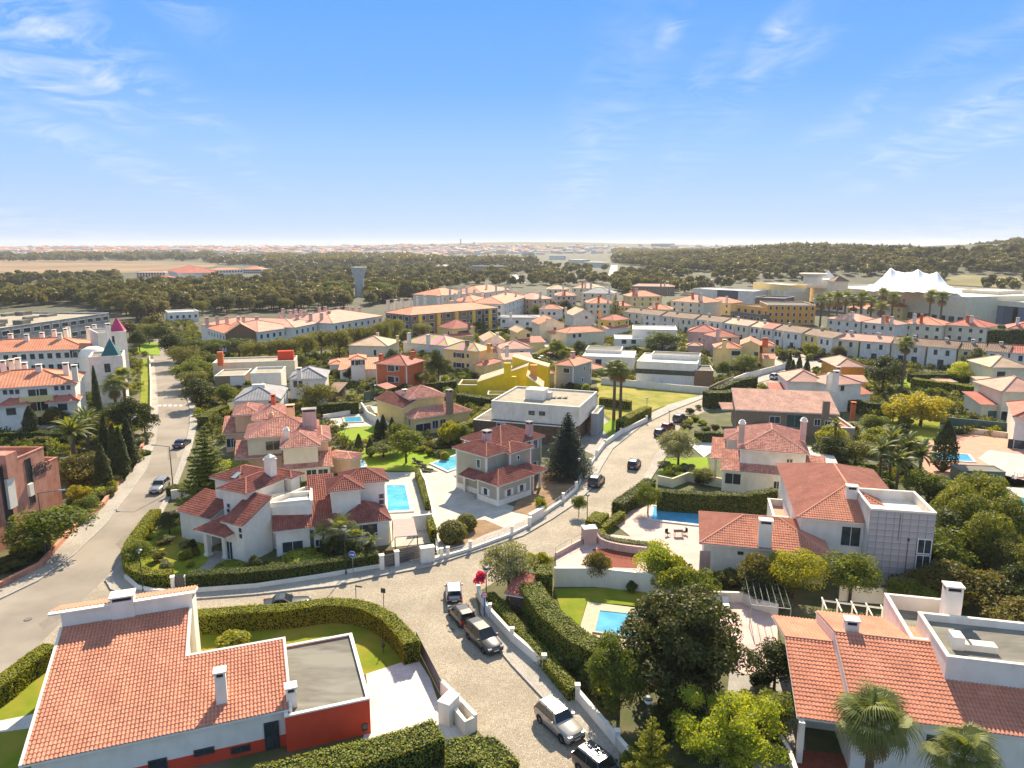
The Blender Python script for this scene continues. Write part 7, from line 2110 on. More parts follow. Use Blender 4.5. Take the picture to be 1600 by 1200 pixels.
k = MB(); k.mat(M_white); q = P(1270, 437, z_ + 4); k.lathe([(5, 0), (5, 3.5), (7.5, 5.2), (7.5, 5.6), (0.1, 5.2)], (q.x, q.y, z_ + 2), 20); k.build('rotunda', h.root)
h.blk(z_ + 4.6, (1304, 440), (1328, 440), depth=9, roof='hip', pitch=.7, wall=M_cream, tile=T_brown_f, z0=z_ - 1); pyramid(h, 1293, 437, z_ + 2, 4, 6, M_white, 'white_pyramid')
tn = House('white tensile tent roof with peaked masts on the shopping centre', name='tent_roof', cat='tent')
M_tent = mat('white_tent_membrane', (0.82, 0.82, 0.80), .6, (0.74, 0.74, 0.73), .05)
zt_ = z_ + .4
cA, cB = P(1352, 457, zt_), P(1503, 461, zt_)
tn._root((cA + cB) / 2)
ex_ = (cB - cA); ex_.z = 0; Lt = ex_.length; ex_.normalize(); py_ = Vector((-ex_.y, ex_.x, 0)); Dt = 62
peaks = [(.25, .5, 10.3), (.56, .5, 9.9), (.77, .5, 8.8)]
RK = [(0, 0), (.08, 2.6), (.17, 7.2), (.25, 13), (.31, 10.8), (.42, 9.8), (.51, 10.4), (.56, 12.2), (.61, 10.2), (.69, 9.2), (.73, 9.6), (.77, 10.8), (.82, 7.5), (.9, 2.8), (1.0, 0)]
V, F = [], []
nu, nv = 90, 30
for i in range(nu + 1):
 for j in range(nv + 1):
  u, w_ = i / nu, j / nv
  r_ = float(np.interp(u, [q[0] for q in RK], [q[1] for q in RK]))
  t = 1 - abs(2 * w_ - 1)
  base_ = 5.5 * (1 - (2 * u - 1) ** 2)
  r_ *= .82; base_ *= .95
  zz = (min(r_, base_ + 0.0) * t ** .8 + max(0, r_ - base_) * t ** 2.6) + .8 + .25 * math.sin(u * 60) * (1 - t) * .6
  V.append(tuple(cA + ex_ * (u * Lt) + py_ * (w_ * Dt) + Vector((0, 0, zz))))
for i in range(nu):
 for j in range(nv): F.append((i*(nv+1)+j, (i+1)*(nv+1)+j, (i+1)*(nv+1)+j+1, i*(nv+1)+j+1))
me = np_mesh('membrane', np.array(V) - np.array(parent_world(tn.root))[None], np.array(F), None, [M_tent], True)
o = bpy.data.objects.new('membrane', me); C.objects.link(o); o.parent = tn.root
m = MB(); m.mat(M_metal)
for (pu, pv, ph_) in peaks:
 q = cA + ex_ * (pu * Lt) + py_ * (pv * Dt); m.tube((q.x, q.y, zt_), (q.x, q.y, zt_ + ph_ + 1.2), .35, .2, 6)
m.build('mast', tn.root)
# water tower
wt = House('slim grey concrete water tower flaring to a wide tank', name='water_tower', cat='water tower')
q = P(562, 463, 0); wt._root(q)
m = MB(); m.mat(mat('water_tower_concrete', (0.66, 0.62, 0.56), .9, (0.5, 0.47, 0.42), .6))
m.lathe([(3.4, 0), (3.1, 6), (3.3, 11), (3.8, 14.5)], (q.x, q.y, 0), 24); m.build('stem', wt.root, smooth_=True)
m = MB(); m.mat(MATS['water_tower_concrete']); m.lathe([(3.9, 14.5), (5.6, 20.6), (5.7, 21.2), (4.6, 21.3), (.1, 21.4)], (q.x, q.y, 0), 24); m.build('tank', wt.root, smooth_=True)
m = MB(); m.mat(M_dmetal)
for k in range(9): a = k * .7; m.tube((q.x + 4 * math.cos(a), q.y + 4 * math.sin(a), 21.3), (q.x + 4 * math.cos(a), q.y + 4 * math.sin(a), 23 + (k % 3)), .12, n=4)
m.build('antenna', wt.root)
# long school buildings at the edge of the field
for lab, N, R, tl, dep in (('long white barracks with orange roof beside the field, left wing', (262, 423), (280, 427), T_red_f, 40), ('long white barracks with orange roof, middle wing', (283, 424.5), (330, 424), T_terra_f, 16), ('long white barracks with orange roof, right wing', (333, 422), (380, 421), T_terra_f, 16), ('low rose roofed sheds left of the barracks', (212, 426), (258, 426), T_pale_f, 14), ('orange roofed hall at the right end of the barracks', (376, 421), (408, 421), T_terra_f, 30), ('second row of low red sheds below the barracks', (230, 433), (262, 434), T_red_f, 12)):
 flats(lab, 9 if 'wing' in lab else 5.5, N, R, depth=dep, floors=2, nf=10, nl=0, tile=tl, wall=M_white, name='barracks', ww=2, wh=2)
for lab, x0, x1, y, z_ in (('far grey flat hall by the highway junction', 815, 836, 401, 9), ('far white warehouse with curved roof', 858, 884, 406, 10), ('white shed right of the far warehouse', 888, 910, 412, 7), ('long white shed beyond the pine belt', 912, 942, 418, 7), ('low blue grey warehouse by the slip road', 734, 786, 425, 7), ('far white office block on the skyline hill', 716, 745, 387, 12), ('far pale office row right of the skyline hill', 748, 800, 389, 9), ('grey slab building on the far skyline', 1023, 1054, 386, 14)):
 q, q2 = PT(x0, y), PT(x1, y)
 W = (q2 - q).length; hh = House(lab, name='warehouse', cat='building', wall=M_white)
 a_ = Vector((q.x, q.y, q.z + z_)); e2 = (q2 - q); e2.z = 0; e2.normalize(); bq = a_ + e2 * W
 mm = MB(); mm.mat(M_white if 'white' in lab or 'pale' in lab else M_grey); hh._root(a_); M2 = Matrix(((e2.x, -e2.y, 0, a_.x), (e2.y, e2.x, 0, a_.y), (0, 0, 1, 0), (0, 0, 0, 1)))
 mm.box(0, W, 0, W * .5, q.z - 3, q.z + z_, M2); mm.build('wall', hh.root)
 k = MB(); k.mat(M_roofgrey if 'grey' in lab else M_white); k.box(-.8, W + .8, -.8, W * .5 + .8, q.z + z_, q.z + z_ + 1, M2); k.build('roof', hh.root)
q = PT(720, 385); tw_ = empty('radio_mast', q, 'slim dark mast on the far skyline hill', 'mast'); m = MB(); m.mat(M_dmetal); m.tube((0, 0, 0), (0, 0, 32), 2.5, 2, 8); m.build('shaft', tw_, local=True)
q = PT(741, 385); tw_ = empty('water_tower', q, 'far dark round tower on the skyline hill', 'water tower'); m = MB(); m.mat(M_grey); m.tube((0, 0, 0), (0, 0, 12), 2, 2, 8); m.tube((0, 0, 12), (0, 0, 18), 4, 5, 10); m.build('tower_body', tw_, local=True)
# pools
pool('turquoise pool beside the white villa', [(604, 760), (632.5, 760), (641, 799), (606, 801)], M_waterl, .5, M_white)
pool('long pale blue pool behind the grey green house', [(676, 726), (722, 710), (742, 722), (700, 737)], M_waterl, .5, M_pav)
pool('small rectangular pool between the peach and the yellow house', [(537.5, 654), (563, 652.5), (566, 660), (540, 661)], M_water, .4)
pool('tiny turquoise pool under the yellow house porch', [(650, 683), (668, 681), (669, 689), (652, 690)], M_waterl, .3)
pool('blue pool behind the long dark hedge', [(1022.5, 793), (1105, 802), (1105, 823), (1018, 813)], M_water, .5, M_pav)
pool('large blue pool in the lawn under the magnolia', [(937.4, 957), (1030, 967), (1035, 1005), (930, 989)], M_water, .25)
pool('narrow blue pool on the salmon court behind the cypress', [(1455, 708), (1512, 712), (1521, 723), (1463, 720)], M_water, .4, M_pav)
pool('teal pool corner at the right edge', [(1584, 778), (1640, 786), (1650, 806), (1600, 800)], water_mat('teal_pool_water', (0.03, 0.25, 0.25), (0.05, .32, .3)), .4)
pool('round edged whirlpool beside the peach house', [(552, 724), (567, 722), (570, 730), (555, 732)], M_waterl, .4, M_pav)
# walls
wall_line('low white wall under the hedge along the villa', [(196, 905), (215, 922), (240, 928), (272, 930)], .5)
wall_line('low white street wall under the villa hedge', [(292, 928), (400, 920), (500, 905), (596, 888)], .5)
wall_line('white street wall in front of the carport court', [(672, 880), (690, 874), (700, 872), (735, 862), (800, 838), (828, 824)], .45, posts=7, panel=(M_frame, .7, 2.4, (.3, .65)), ph=.9)
wall_line('white street wall by the cedar with tall posts', [(848, 808), (880, 786), (900, 768), (912, 745), (932, 716)], .55, posts=5.5, panel=(M_frame, .8, 1.2, (.35, .75)), ph=.9)
wall_line('white street wall along the modern house hedge', [(932, 716), (945, 698), (970, 680), (1010, 660)], 1.0, posts=9)
wall_line('thick white mailbox wall at the corner court', [(827, 820), (848, 808)], 1.4, .5)
wall_line('long white street wall with pickets beside the parked cars', [(748, 935), (765, 965), (800, 1004), (850, 1047), (902, 1095), (964, 1169), (1010, 1225)], 1.0, .24, posts=6.5, ph=.45)
wall_line('high white retaining wall behind the pool lawn', [(866, 916), (930, 916), (1000, 924), (1050, 934), (1105, 938)], 2.1, .3)
wall_line('white pierced wall beside the pergola court', [(1105, 940), (1160, 942), (1180, 952), (1215, 962)], 1.1)
wall_line('salmon kerb wall left of the asphalt road', [(-20, 932), (0, 920), (64, 888), (120, 824), (160, 794), (214, 718), (232, 681)], .7, .35, m=M_redb, cop=mat('salmon_coping', (.6, .28, .18)))
wall_line('white villa pool wall', [(655, 738), (665, 755), (676, 800), (684, 866)], .5)
wall_line('white wall below the villa pool terrace', [(644, 830), (676, 826)], 2.0)
wall_line('white wall between peach garden and yellow house court', [(565, 640), (575, 655), (600, 668), (625, 690)], 1.6)
wall_line('grey cream wavy garden wall above the dark hedge', [(1028, 757), (1050, 762), (1075, 752), (1100, 757), (1146, 765)], 1.4, m=M_cream)
wall_line('long white wall behind the yellow grass plot', [(939, 600), (1000, 606), (1060, 612), (1108, 616)], 1.7)
wall_line('brown wall joining the white plot wall to the lane', [(1108, 617), (1126, 608), (1145, 600)], 2.0, m=M_brown)
wall_line('white wall along the lane below the yellow villa', [(1128, 607), (1165, 592), (1205, 582), (1235, 573)], 1.6)
wall_line('pink low wall with wire panels at the red paved court', [(868, 872), (893, 858), (925, 842)], .6, m=M_pink, panel=(M_metal, .8, 3, (.05, .75)))
wall_line('rounded terrace balustrade below the yellow hedge', [(930, 838), (938, 852), (960, 860), (1000, 866), (1034, 868)], .9, m=M_pink, panel=(M_metal, .8, 2.5, (.2, .4, .6, .78)), curve=True)
wall_line('green screened wall behind the salmon court', [(1468, 668), (1530, 674), (1590, 680)], 2.2, m=M_green_m, cop=M_green_m)
wall_line('cream wall under the green screen', [(1468, 672), (1530, 679), (1588, 686)], 1.0, m=M_cream)
wall_line('curved white garden wall by the bottom driveway', [(1218, 1165), (1232, 1190), (1245, 1230)], .9)
wall_line('white wall behind the back pergola', [(1310, 938), (1360, 942), (1400, 944)], 1.6)
wall_line('long low brown slatted wall right of the tower', [(1455, 770), (1500, 840), (1545, 900)], 1.6, m=M_brown)
wall_line('white boundary wall at the top of the apartment garden', [(236, 640), (236, 600), (234, 560)], .8, m=M_cream)
wall_line('white wall west of the small pool', [(505, 655), (560, 645), (577, 640)], .9)
wall_line('low white wall right of the asphalt pavement', [(268, 780), (285, 778), (318, 782)], 1.3)
# gates
def gate(label, px, h, m, name='gate', slats=6):
 a, b = P(px[0][0], px[0][1]), P(px[1][0], px[1][1]); d = (b - a); L = d.length; ang = math.atan2(d.y, d.x)
 r = empty(name, (a.x, a.y, 0), label, 'gate', None, ang)
 k = MB(); k.mat(M_dmetal)
 k.box(0, L, -.03, .03, .1, .2); k.box(0, L, -.03, .03, h - .1, h); k.box(0, .1, -.03, .03, .2, h - .1); k.box(L - .1, L, -.03, .03, .2, h - .1); k.build('gate_frame', r, local=True)
 n = max(3, int(h / .28))
 sl = MB(); sl.mat(m); hh = (h - .34) / n; sl.box(.1, L - .1, -.02, .02, -hh/2 + .012, hh/2 - .012); me = sl.mesh('slat')
 for i in range(n): inst('slat', me, r, (0, 0, .2 + hh * (i + .5) + .02))
 return r
M_gate = mat('grey_gate_slat', (0.11, .1, .095), .6)
gate('wide dark grey sliding gate of the villa carport', ((624, 882), (664, 873)), 1.9, M_gate)
gate('small dark pedestrian gate left of the carport gate', ((600, 889), (617, 885)), 1.6, M_gate)
gate('small dark arched gate at the villa garden corner', ((274, 919), (290, 918)), 1.5, M_gate)
gate('long dark sliding gate of the white driveway', ((651, 1010), (690, 1088)), 1.5, M_gate)
gate('dark green double gate at the yellow house drive', ((569, 627), (585, 624)), 2.2, M_green_m); gate('dark green pedestrian gate at the yellow house drive', ((588, 624), (601, 621)), 2.0, M_green_m)
for i, (lab, x, y, w, d, h) in enumerate((('white gate pier by the carport gate', 668, 879, 1.6, .8, 2.0), ('white pier between the two dark gates', 620.5, 886, .5, .5, 2.0), ('white pier left of the small dark gate', 597, 891, .5, .5, 1.9), ('white pier left of the arched garden gate', 271, 922, .35, .5, 1.6), ('white pier right of the arched garden gate', 293, 921, .35, .5, 1.6), ('tall white utility box at the end of the driveway gate', 702, 1126, 1.0, 1.5, 2.0), ('pink utility box beside the terrace balustrade', 920, 848, 1.6, 1.3, 2.1))):
 q = P(x, y); r = empty('gate_pier', (q.x, q.y, 0), lab, 'pier', None, math.radians(20 if i < 5 else -28 if i == 5 else 10)); k = MB(); k.mat(M_white if i < 6 else M_pink); k.box(-w/2, w/2, -d/2, d/2, 0, h - .08); k.build('pier_body', r, local=True); k = MB(); k.mat(M_white); k.box(-w/2 - .05, w/2 + .05, -d/2 - .05, d/2 + .05, h - .08, h); k.build('cap', r, local=True)
wall_line('low white wall at the end of the driveway gate', [(712, 1130), (728, 1150), (742, 1142)], 1.2)
wall_line('white wall flanking the cobbled street below the gate', [(690, 1086), (716, 1112), (744, 1142)], 1.3)
# hedges
hedge('long yellow green clipped hedge curving round the red garage lawn', [(297, 958), (400, 950), (457, 946), (500, 940), (535, 939), (570, 945), (598, 957), (618, 973), (634, 990), (643, 1004)], 1.5, 2.0, M_boxy, z=2.0, curve=True, leaf=.075, dens=150)
hedge('clipped hedge along the asphalt road at the left edge', [(-40, 1088), (0, 1064), (37, 1034), (78, 1006)], 1.5, 1.7, M_boxy, z=1.7, leaf=.075, dens=140, curve=True)
hedge('bright rounded hedge at the villa corner', [(243, 795), (225, 817), (203, 850), (207, 880), (237, 893), (268, 892)], 1.4, 1.6, M_boxy, z=1.6, curve=True, leaf=.08, dens=110)
hedge('long dark hedge in front of the white villa', [(292, 895), (380, 890), (445, 884), (520, 873), (592, 862)], 1.4, 1.75, M_boxd, z=1.75, leaf=.08, dens=110)
hedge('broad high hedge sweeping beside the pool lawn', [(828, 910), (851, 945), (885, 979), (922, 1004), (950, 1015)], 2.2, 2.9, M_box, curve=True, leaf=.085, dens=120, z=2.9)
hedge('low dark hedge behind the long white street wall', [(765, 925), (800, 965), (850, 1020), (897, 1075)], 1.1, 1.2, M_box, z=1.2, leaf=.085, dens=110)
hedge('tall square hedge block beside the pool lawn', [(838, 889), (862, 889)], 2.2, 3.4, M_box, z=3.4, leaf=.085, dens=110)
hedge('wide leafy hedge along the bottom edge', [(400, 1215), (500, 1190), (600, 1166), (685, 1138)], 2.4, 2.0, M_box, z=2.0, leaf=.085, dens=130, lump=.3)
hedge('dark hedge block at the bottom street corner', [(700, 1172), (760, 1168), (785, 1200)], 2.6, 1.9, M_box, z=1.9, leaf=.09, dens=110, lump=.25)
hedge('bright trimmed hedge block beside the cobbled street', [(925, 833), (940, 818)], 2.0, 1.6, M_boxy, leaf=.08, dens=120)
hedge('yellow green hedge on the terrace balustrade', [(937, 838), (945, 850), (975, 857), (1032, 863)], .9, 1.1, M_boxy, leaf=.08, dens=110, curve=True); hedge('short yellow green hedge rising to the street shrubs', [(940, 836), (972, 812)], .9, 1.2, M_boxy, leaf=.08, dens=100)
hedge('long tall dark hedge behind the blue pool', [(1028, 765), (1100, 770), (1165, 772), (1210, 764)], 1.4, 3.0, M_boxd, z=3.0, leaf=.1, dens=80)
hedge('loose dark shrub row by the cobbled street', [(965, 805), (985, 790), (1005, 775), (1015, 765)], 1.8, 1.8, M_boxd, leaf=.1, dens=80, lump=.4)
hedge('bright hedge along the modern house wall', [(968, 676), (990, 662), (1012, 652)], 1.8, 2.4, M_boxy, leaf=.1, dens=60); hedge('dark hedge between modern house and yellow grass', [(938, 634), (985, 640)], 1.6, 2.0, M_boxy, leaf=.1, dens=50)
hedge('long curved conifer hedge beside the yellow house', [(690, 690), (720, 684), (745, 672), (765, 650)], 1.6, 2.6, M_boxy, leaf=.11, dens=60, curve=True, lump=.3)
hedge('dark block hedge under the mustard house', [(718, 632), (770, 640)], 2.5, 2.6, M_boxd, leaf=.12, dens=40); hedge('dark long hedge behind the red orange villa', [(665, 612), (712, 608)], 1.8, 2.2, M_boxd, leaf=.12, dens=40)
hedge('dark hedge south of the small pool', [(495, 650), (560, 645)], 2.0, 2.6, M_boxd, leaf=.11, dens=50)
hedge('dark clipped hedge right of the lane by the brown house', [(1102, 637), (1150, 634)], 3.0, 3.6, M_boxd, leaf=.11, dens=45); hedge('dark hedge along the lane above the brown house', [(1118, 626), (1150, 612), (1178, 606)], 2.0, 3.0, M_boxd, leaf=.11, dens=45)
hedge('small clipped hedge in front of the rose house', [(1085, 690), (1132, 692)], 1.4, 2.0, M_boxd, leaf=.1, dens=60)
hedge('long hedge with lit top behind the golden tree', [(1425, 606), (1490, 615), (1540, 622)], 2.6, 2.6, M_boxy, leaf=.14, dens=30); hedge('dark hedge below the terrace gardens', [(1420, 598), (1500, 598), (1560, 604)], 2.2, 2.4, M_boxd, leaf=.14, dens=30)
hedge('dark hedge behind the terracotta chimney annex', [(1312, 640), (1385, 650)], 2.2, 2.6, M_boxd, leaf=.12, dens=40)
hedge('curving green hedge right of the asphalt road', [(318, 668), (335, 655), (352, 648)], 2.2, 2.2, M_box, leaf=.11, dens=50); hedge('clipped hedge loop north of the peach house', [(305, 622), (320, 636), (352, 640)], 1.5, 1.4, M_boxy, leaf=.11, dens=50)
hedge('green hedge bank above the small white wall', [(266, 774), (300, 776), (335, 772)], 1.8, 1.5, M_boxd, leaf=.09, dens=80)
hedge('narrow bright hedge on the villa pool wall', [(652, 745), (660, 770), (668, 798)], .7, 1.4, M_box, leaf=.09, dens=80); hedge('short bright hedge right of the carport', [(672, 828), (678, 848)], .8, 1.8, M_boxy, leaf=.09, dens=80)
hedge('green hedge behind the white villa', [(468, 764), (500, 758), (530, 752)], 1.3, 1.2, M_box, leaf=.09, dens=80)
for i, (pts_, lab) in enumerate([([(16, 664), (60, 668), (110, 664)], 'hedge in front of the white apartments'), ([(0, 690), (60, 688), (100, 690)], 'hedge above the salmon building'), ([(900, 556), (870, 545), (835, 562)], 'hedge by the little street'), ([(875, 535), (935, 522)], 'clipped hedge before the terracotta gables'), ([(748, 522), (790, 520), (810, 518)], 'hedge row above the striped roof house'), ([(985, 545), (1020, 558)], 'bright hedge beside the low modern villa'), ([(1170, 505), (1205, 508)], 'dark screen at the orange apartments')]):
 hedge(lab, pts_, 2, 1.8, [M_box, M_boxd, M_boxy][i % 3], leaf=.15, dens=25)
for i in range(9):
 x0, x1 = 1345 + i * 29, 1345 + (i + 1) * 29
 y = 520 + i * 2.6
 hedge('tall dark green screen hedge behind the terrace roofs, %s from the left' % ORD[i], [(x0, y), (x1 - 1, y + 2.4)], 3.5, 5 + (i % 3) * .7, M_boxd, leaf=.22, dens=16, lump=.7, group='dark screen hedges behind the terrace')
# umbrella hedge shrubs
bush('ball_lime', 478, 866, 2.5, 1.5, 'flat topped clipped shrub in front of the villa window', name='shrub'); bush('ball_lime', 360, 882, 1.6, .8, 'low flat clipped shrub by the villa path', name='shrub')
bush('ball_olive', 707, 832, 1.7, 2.4, 'large round clipped bush on the gravel bed', name='shrub'); bush('ball_olive', 729, 817, 1.25, 1.9, 'smaller round clipped bush behind the large one', name='shrub')
# named trees
tree('norfolk_pine', 317, 664, 12.0, 'tall tiered norfolk pine beside the asphalt road', W=8.5)
tree('cedar', 888, 643, 10.6, 'dark blue green cedar beside the cobbled street', W=8.8)
tree('young_norfolk_pine', 1020, 1118, 5.4, 'young bright norfolk pine at the bottom edge', W=4.0)
tree('magnolia', 1068, 925, 9.5, 'huge bronze leaved magnolia beside the pool', W=11.0)
tree('feathery_green', 970, 990, 7.2, 'feathery green pepper tree left of the magnolia', W=5.3)
tree('airy_bright', 1142, 1085, 6.5, 'airy yellow green tree at the bottom right', W=8.4)
tree('cloud_pine', 1245, 860, 5.2, 'flat domed bright pine before the tiled tower', W=7.4)
tree('broad_green', 1335, 862, 5.6, 'dark leafy tree between domed pine and tower', W=6.0)
tree('broad_autumn', 1190, 866, 4.6, 'dark reddish tree left of the domed pine', W=4.6)
tree('broad_lime', 1030, 850, 5.0, 'lime green feathery tree over the pink terrace wall', W=5.2); tree('broad_bright', 1055, 868, 4.6, 'bright olive tree right of the lime tree', W=6.0); tree('broad_green', 1095, 892, 4.2, 'grey green shrub tree by the pierced wall', W=4.4)
tree('broad_autumn', 936, 862, 3.6, 'round reddish tree in the pink court', W=3.4)
tree('olive_tree', 795, 850, 5.6, 'grey olive tree at the street corner', W=6.4); tree('broad_bright', 842, 858, 3.6, 'bright shrub tree right of the corner olive', W=3.4)
tree('olive_tree', 1062, 672, 6.0, 'silvery olive tree beside the upper street', W=7.6)
tree('broad_green', 1014, 755, 4.4, 'bright bushy tree at the end of the dark hedge', W=4.2)
tree('broad_green', 905, 773, 3.0, 'small green tree behind the white street wall', W=2.4); tree('broad_bright', 845, 776, 2.6, 'small bush tree by the corner court', W=2.2)
tree('broad_green2', 633, 668, 6.2, 'big leafy ball tree on the bright lawn', W=6.6); tree('broad_green2', 622, 658, 5.4, 'leafy tree behind the big ball tree', W=5.2)
tree('broad_bright', 703, 655, 5.0, 'dark bright topped shrub tree beside the yellow house', W=5.4); tree('broad_green2', 720, 660, 4.4, 'dense conifer right of the yellow house porch', W=4.6)
for i, (x, y, H) in enumerate(((590, 655, 4), (598, 648, 4.6), (612, 652, 4.5), (560, 678, 3.6), (578, 684, 3.4))):
 tree('cypress_small', x, y, H, ['pointed small conifer nearest the yellow house', 'second small conifer along the bright lawn', 'third small conifer along the bright lawn', 'small conifer by the football post', 'small conifer at the end of the peach roof'][i], W=1.9)
tree('broad_green', 598, 690, 2.8, 'dark shrub mass on the bright lawn edge', W=6)
tree('broad_olive', 492, 590, 9.0, 'tall loose olive green tree beside the slate roof house', W=8.6)
tree('broad_dark', 684, 545, 9.5, 'big dark tree right of the red orange villa', W=7.5); tree('broad_olive', 657, 578, 4.5, 'small olive tree at the red orange villa corner', W=5)
tree('broad_green', 1036, 516, 8.2, 'wide dense dome shaped tree behind the butterfly roof villa', W=15)
tree('broad_yellow', 1444, 614, 7.0, 'broad golden yellow tree behind the cypress', W=14); tree('broad_yellow', 1398, 628, 4.2, 'small golden shrub tree left of the big one', W=6)
tree('cypress_wide', 1482, 657, 8.6, 'thick dark cypress beside the salmon court', W=4.0)
tree('broad_dark', 1384, 555, 9.5, 'dark dense tree left of the tall palm', W=11)
tree('broad_green', 1165, 552, 6.0, 'bushy tree in front of the pale yellow villa', W=8.5); tree('broad_green', 1131, 563, 5.0, 'round standard tree on the little lawn', W=4.4)
tree('broad_bright', 1270, 534, 5.5, 'bright tree in front of the terrace', W=6); tree('broad_autumn', 1312, 540, 4.5, 'flowering tree in front of the terrace', W=5); tree('broad_dark', 1525, 543, 8, 'dark evergreen before the terrace', W=8); tree('broad_lime', 1505, 566, 5.5, 'pale umbrella shaped tree in the terrace garden', W=9)
tree('norfolk_pine', 962, 460, 14, 'tiered norfolk pine behind the yellow house', W=10)
for i, (x, y, H, W) in enumerate(((1500, 752, 7.5, 6), (1530, 738, 8, 6.4), (1556, 745, 8.2, 6), (1580, 775, 8, 6.4), (1520, 772, 7.6, 6), (1550, 800, 7.5, 6))):
 tree('thuja_mass', x, y, H, ['yellow green feathery conifer, nearest to the cypress', 'tall feathery conifer behind the first one', 'tallest feathery conifer of the right clump', 'feathery conifer at the right end of the clump', 'feathery conifer at the left front of the clump', 'feathery conifer at the right front of the clump'][i], W=W)
RT = [('broad_dark', 1492, 795, 6.5, 8), ('broad_green', 1475, 825, 6, 7), ('broad_autumn', 1500, 880, 4.5, 7), ('broad_autumn', 1560, 900, 4.5, 7), ('broad_autumn', 1450, 888, 3.4, 5), ('broad_green', 1420, 905, 3, 5), ('broad_olive', 1590, 830, 6.5, 5), ('broad_dark', 1600, 880, 6, 6), ('broad_autumn', 1600, 935, 4.5, 7), ('broad_green', 1455, 735, 5, 7), ('broad_dark', 1300, 680, 6, 7), ('broad_olive', 1340, 678, 6, 8), ('broad_green', 1330, 725, 5, 7), ('broad_bright', 1300, 660, 5.5, 6), ('broad_bright', 1375, 665, 5, 7), ('broad_green', 1365, 645, 5, 6),
 ('broad_dark', 1215, 1005, 4.2, 5), ('broad_green', 1212, 1085, 3.2, 4.4), ('broad_dark', 1190, 895, 3.2, 5), ('broad_bright', 1195, 660, 3, 4), ('broad_olive', 1100, 730, 3, 4), ('bush', 0, 0, 0, 0)]
RL = ['dark evergreen right of the tiled tower', 'leafy tree hugging the tower corner', 'reddish shrub tree below the tower', 'reddish shrub tree behind the walled roof terrace', 'low reddish tree at the tower foot', 'low green tree behind the back pergola', 'olive tree at the far right edge', 'dark tree at the right edge over the terrace', 'reddish tree at the right edge above the terrace wall', 'green tree below the salmon court', 'dark tree behind the brown house annex', 'olive tree right of the white pergola', 'green tree between pergola and feather palms', 'bright tree beside the brown house chimney', 'bright tree left of the golden tree', 'green tree under the golden shrub', 'dark shrub tree at the ridge end of the bottom right house', 'dark shrub tree by the verge of the bottom right house', 'dark shrub behind the domed pine', 'small bright tree at the brown house door', 'olive shrub tree by the rose house porch']
for i, (k, x, y, H, W) in enumerate(RT[:-1]): tree(k, x, y, H, RL[i], W=W)
LT = [('broad_green', 68, 792, 6, 10, 'large glossy green tree in front of the salmon building'), ('broad_autumn', 125, 712, 4.8, 8, 'brownish shrub tree left of the cypresses'), ('broad_yellow', 120, 758, 3, 4, 'yellow shrub beside the salmon building'), ('broad_green', 135, 775, 3, 4.5, 'spiky green shrub by the planted bank'),
 ('broad_dark', 195, 618, 9, 8, 'big dark tree behind the cypresses'), ('broad_yellow', 165, 640, 5, 5, 'bare golden tree behind the feather palm'), ('broad_autumn', 85, 635, 5, 5, 'leafless pinkish tree by the apartments'), ('broad_dark', 222, 630, 7, 6, 'dark ivy clad tree at the pavement'), ('broad_green', 105, 645, 3.5, 5, 'green shrub tree below the apartments')]
for k, x, y, H, W, lab in LT: tree(k, x, y, H, lab, W=W)
for i, (x, y, H, W) in enumerate(((155, 693, 7.5, 2.6), (160, 650, 9.5, 2.4), (174, 662, 8.5, 2.6), (183, 668, 8.5, 2.8), (196, 655, 8.5, 3))):
 tree('cypress', x, y, H, ['shortest cypress at the front of the left row', 'tallest slim cypress of the left row', 'third cypress of the left row', 'fourth cypress of the left row', 'cypress next to the dark ivy tree'][i], W=W)
tree('cypress', 145, 572, 12, 'slim cypress against the white tower', W=2.0); tree('cypress', 103, 592, 9.5, 'slim cypress before the white apartments', W=1.6); tree('cypress_wide', 44, 634, 6.5, 'broad cypress beside the apartment bay', W=3)
# gardens of the white villa
for i, (k, x, y, H, W, lab) in enumerate([('broad_green', 215, 845, 3.2, 4.2, 'leafy shrub inside the corner hedge'), ('broad_dark', 262, 800, 3, 4, 'dark shrub at the villa wall corner'), ('broad_green', 300, 800, 2.6, 3.6, 'green shrub below the norfolk pine'), ('broad_lime', 355, 722, 3.4, 8, 'pale drooping tree behind the villa'), ('broad_dark', 395, 868, 2.0, 2.2, 'small dark shrub by the villa basement windows')]): tree(k, x, y, H, lab, W=W)
palm('banana like palm left of the villa lamp', 505, 838, 2.6, 'fan', 12, 0, .9, .1); palm('leafy palm in the middle of the villa bed', 532, 830, 3.2, 'fan', 14, 3, 1.0, .12); palm('bright palm right of the villa lamp', 556, 838, 3.0, 'fan', 12, 0, .9, .1); palm('small feathery palm near the carport', 580, 846, 2.4, 'feather', 12, 0, .55, .1)
tree('broad_dark', 520, 838, 2.6, 'dark shrubbery behind the villa palms', W=4); tree('broad_dark', 548, 842, 2.6, 'dark shrubbery between the villa palms', W=4)
bush('bush_pink', 750, 903, .8, 1.5, 'magenta bougainvillea over the street wall end', name='bougainvillea', z=.8)
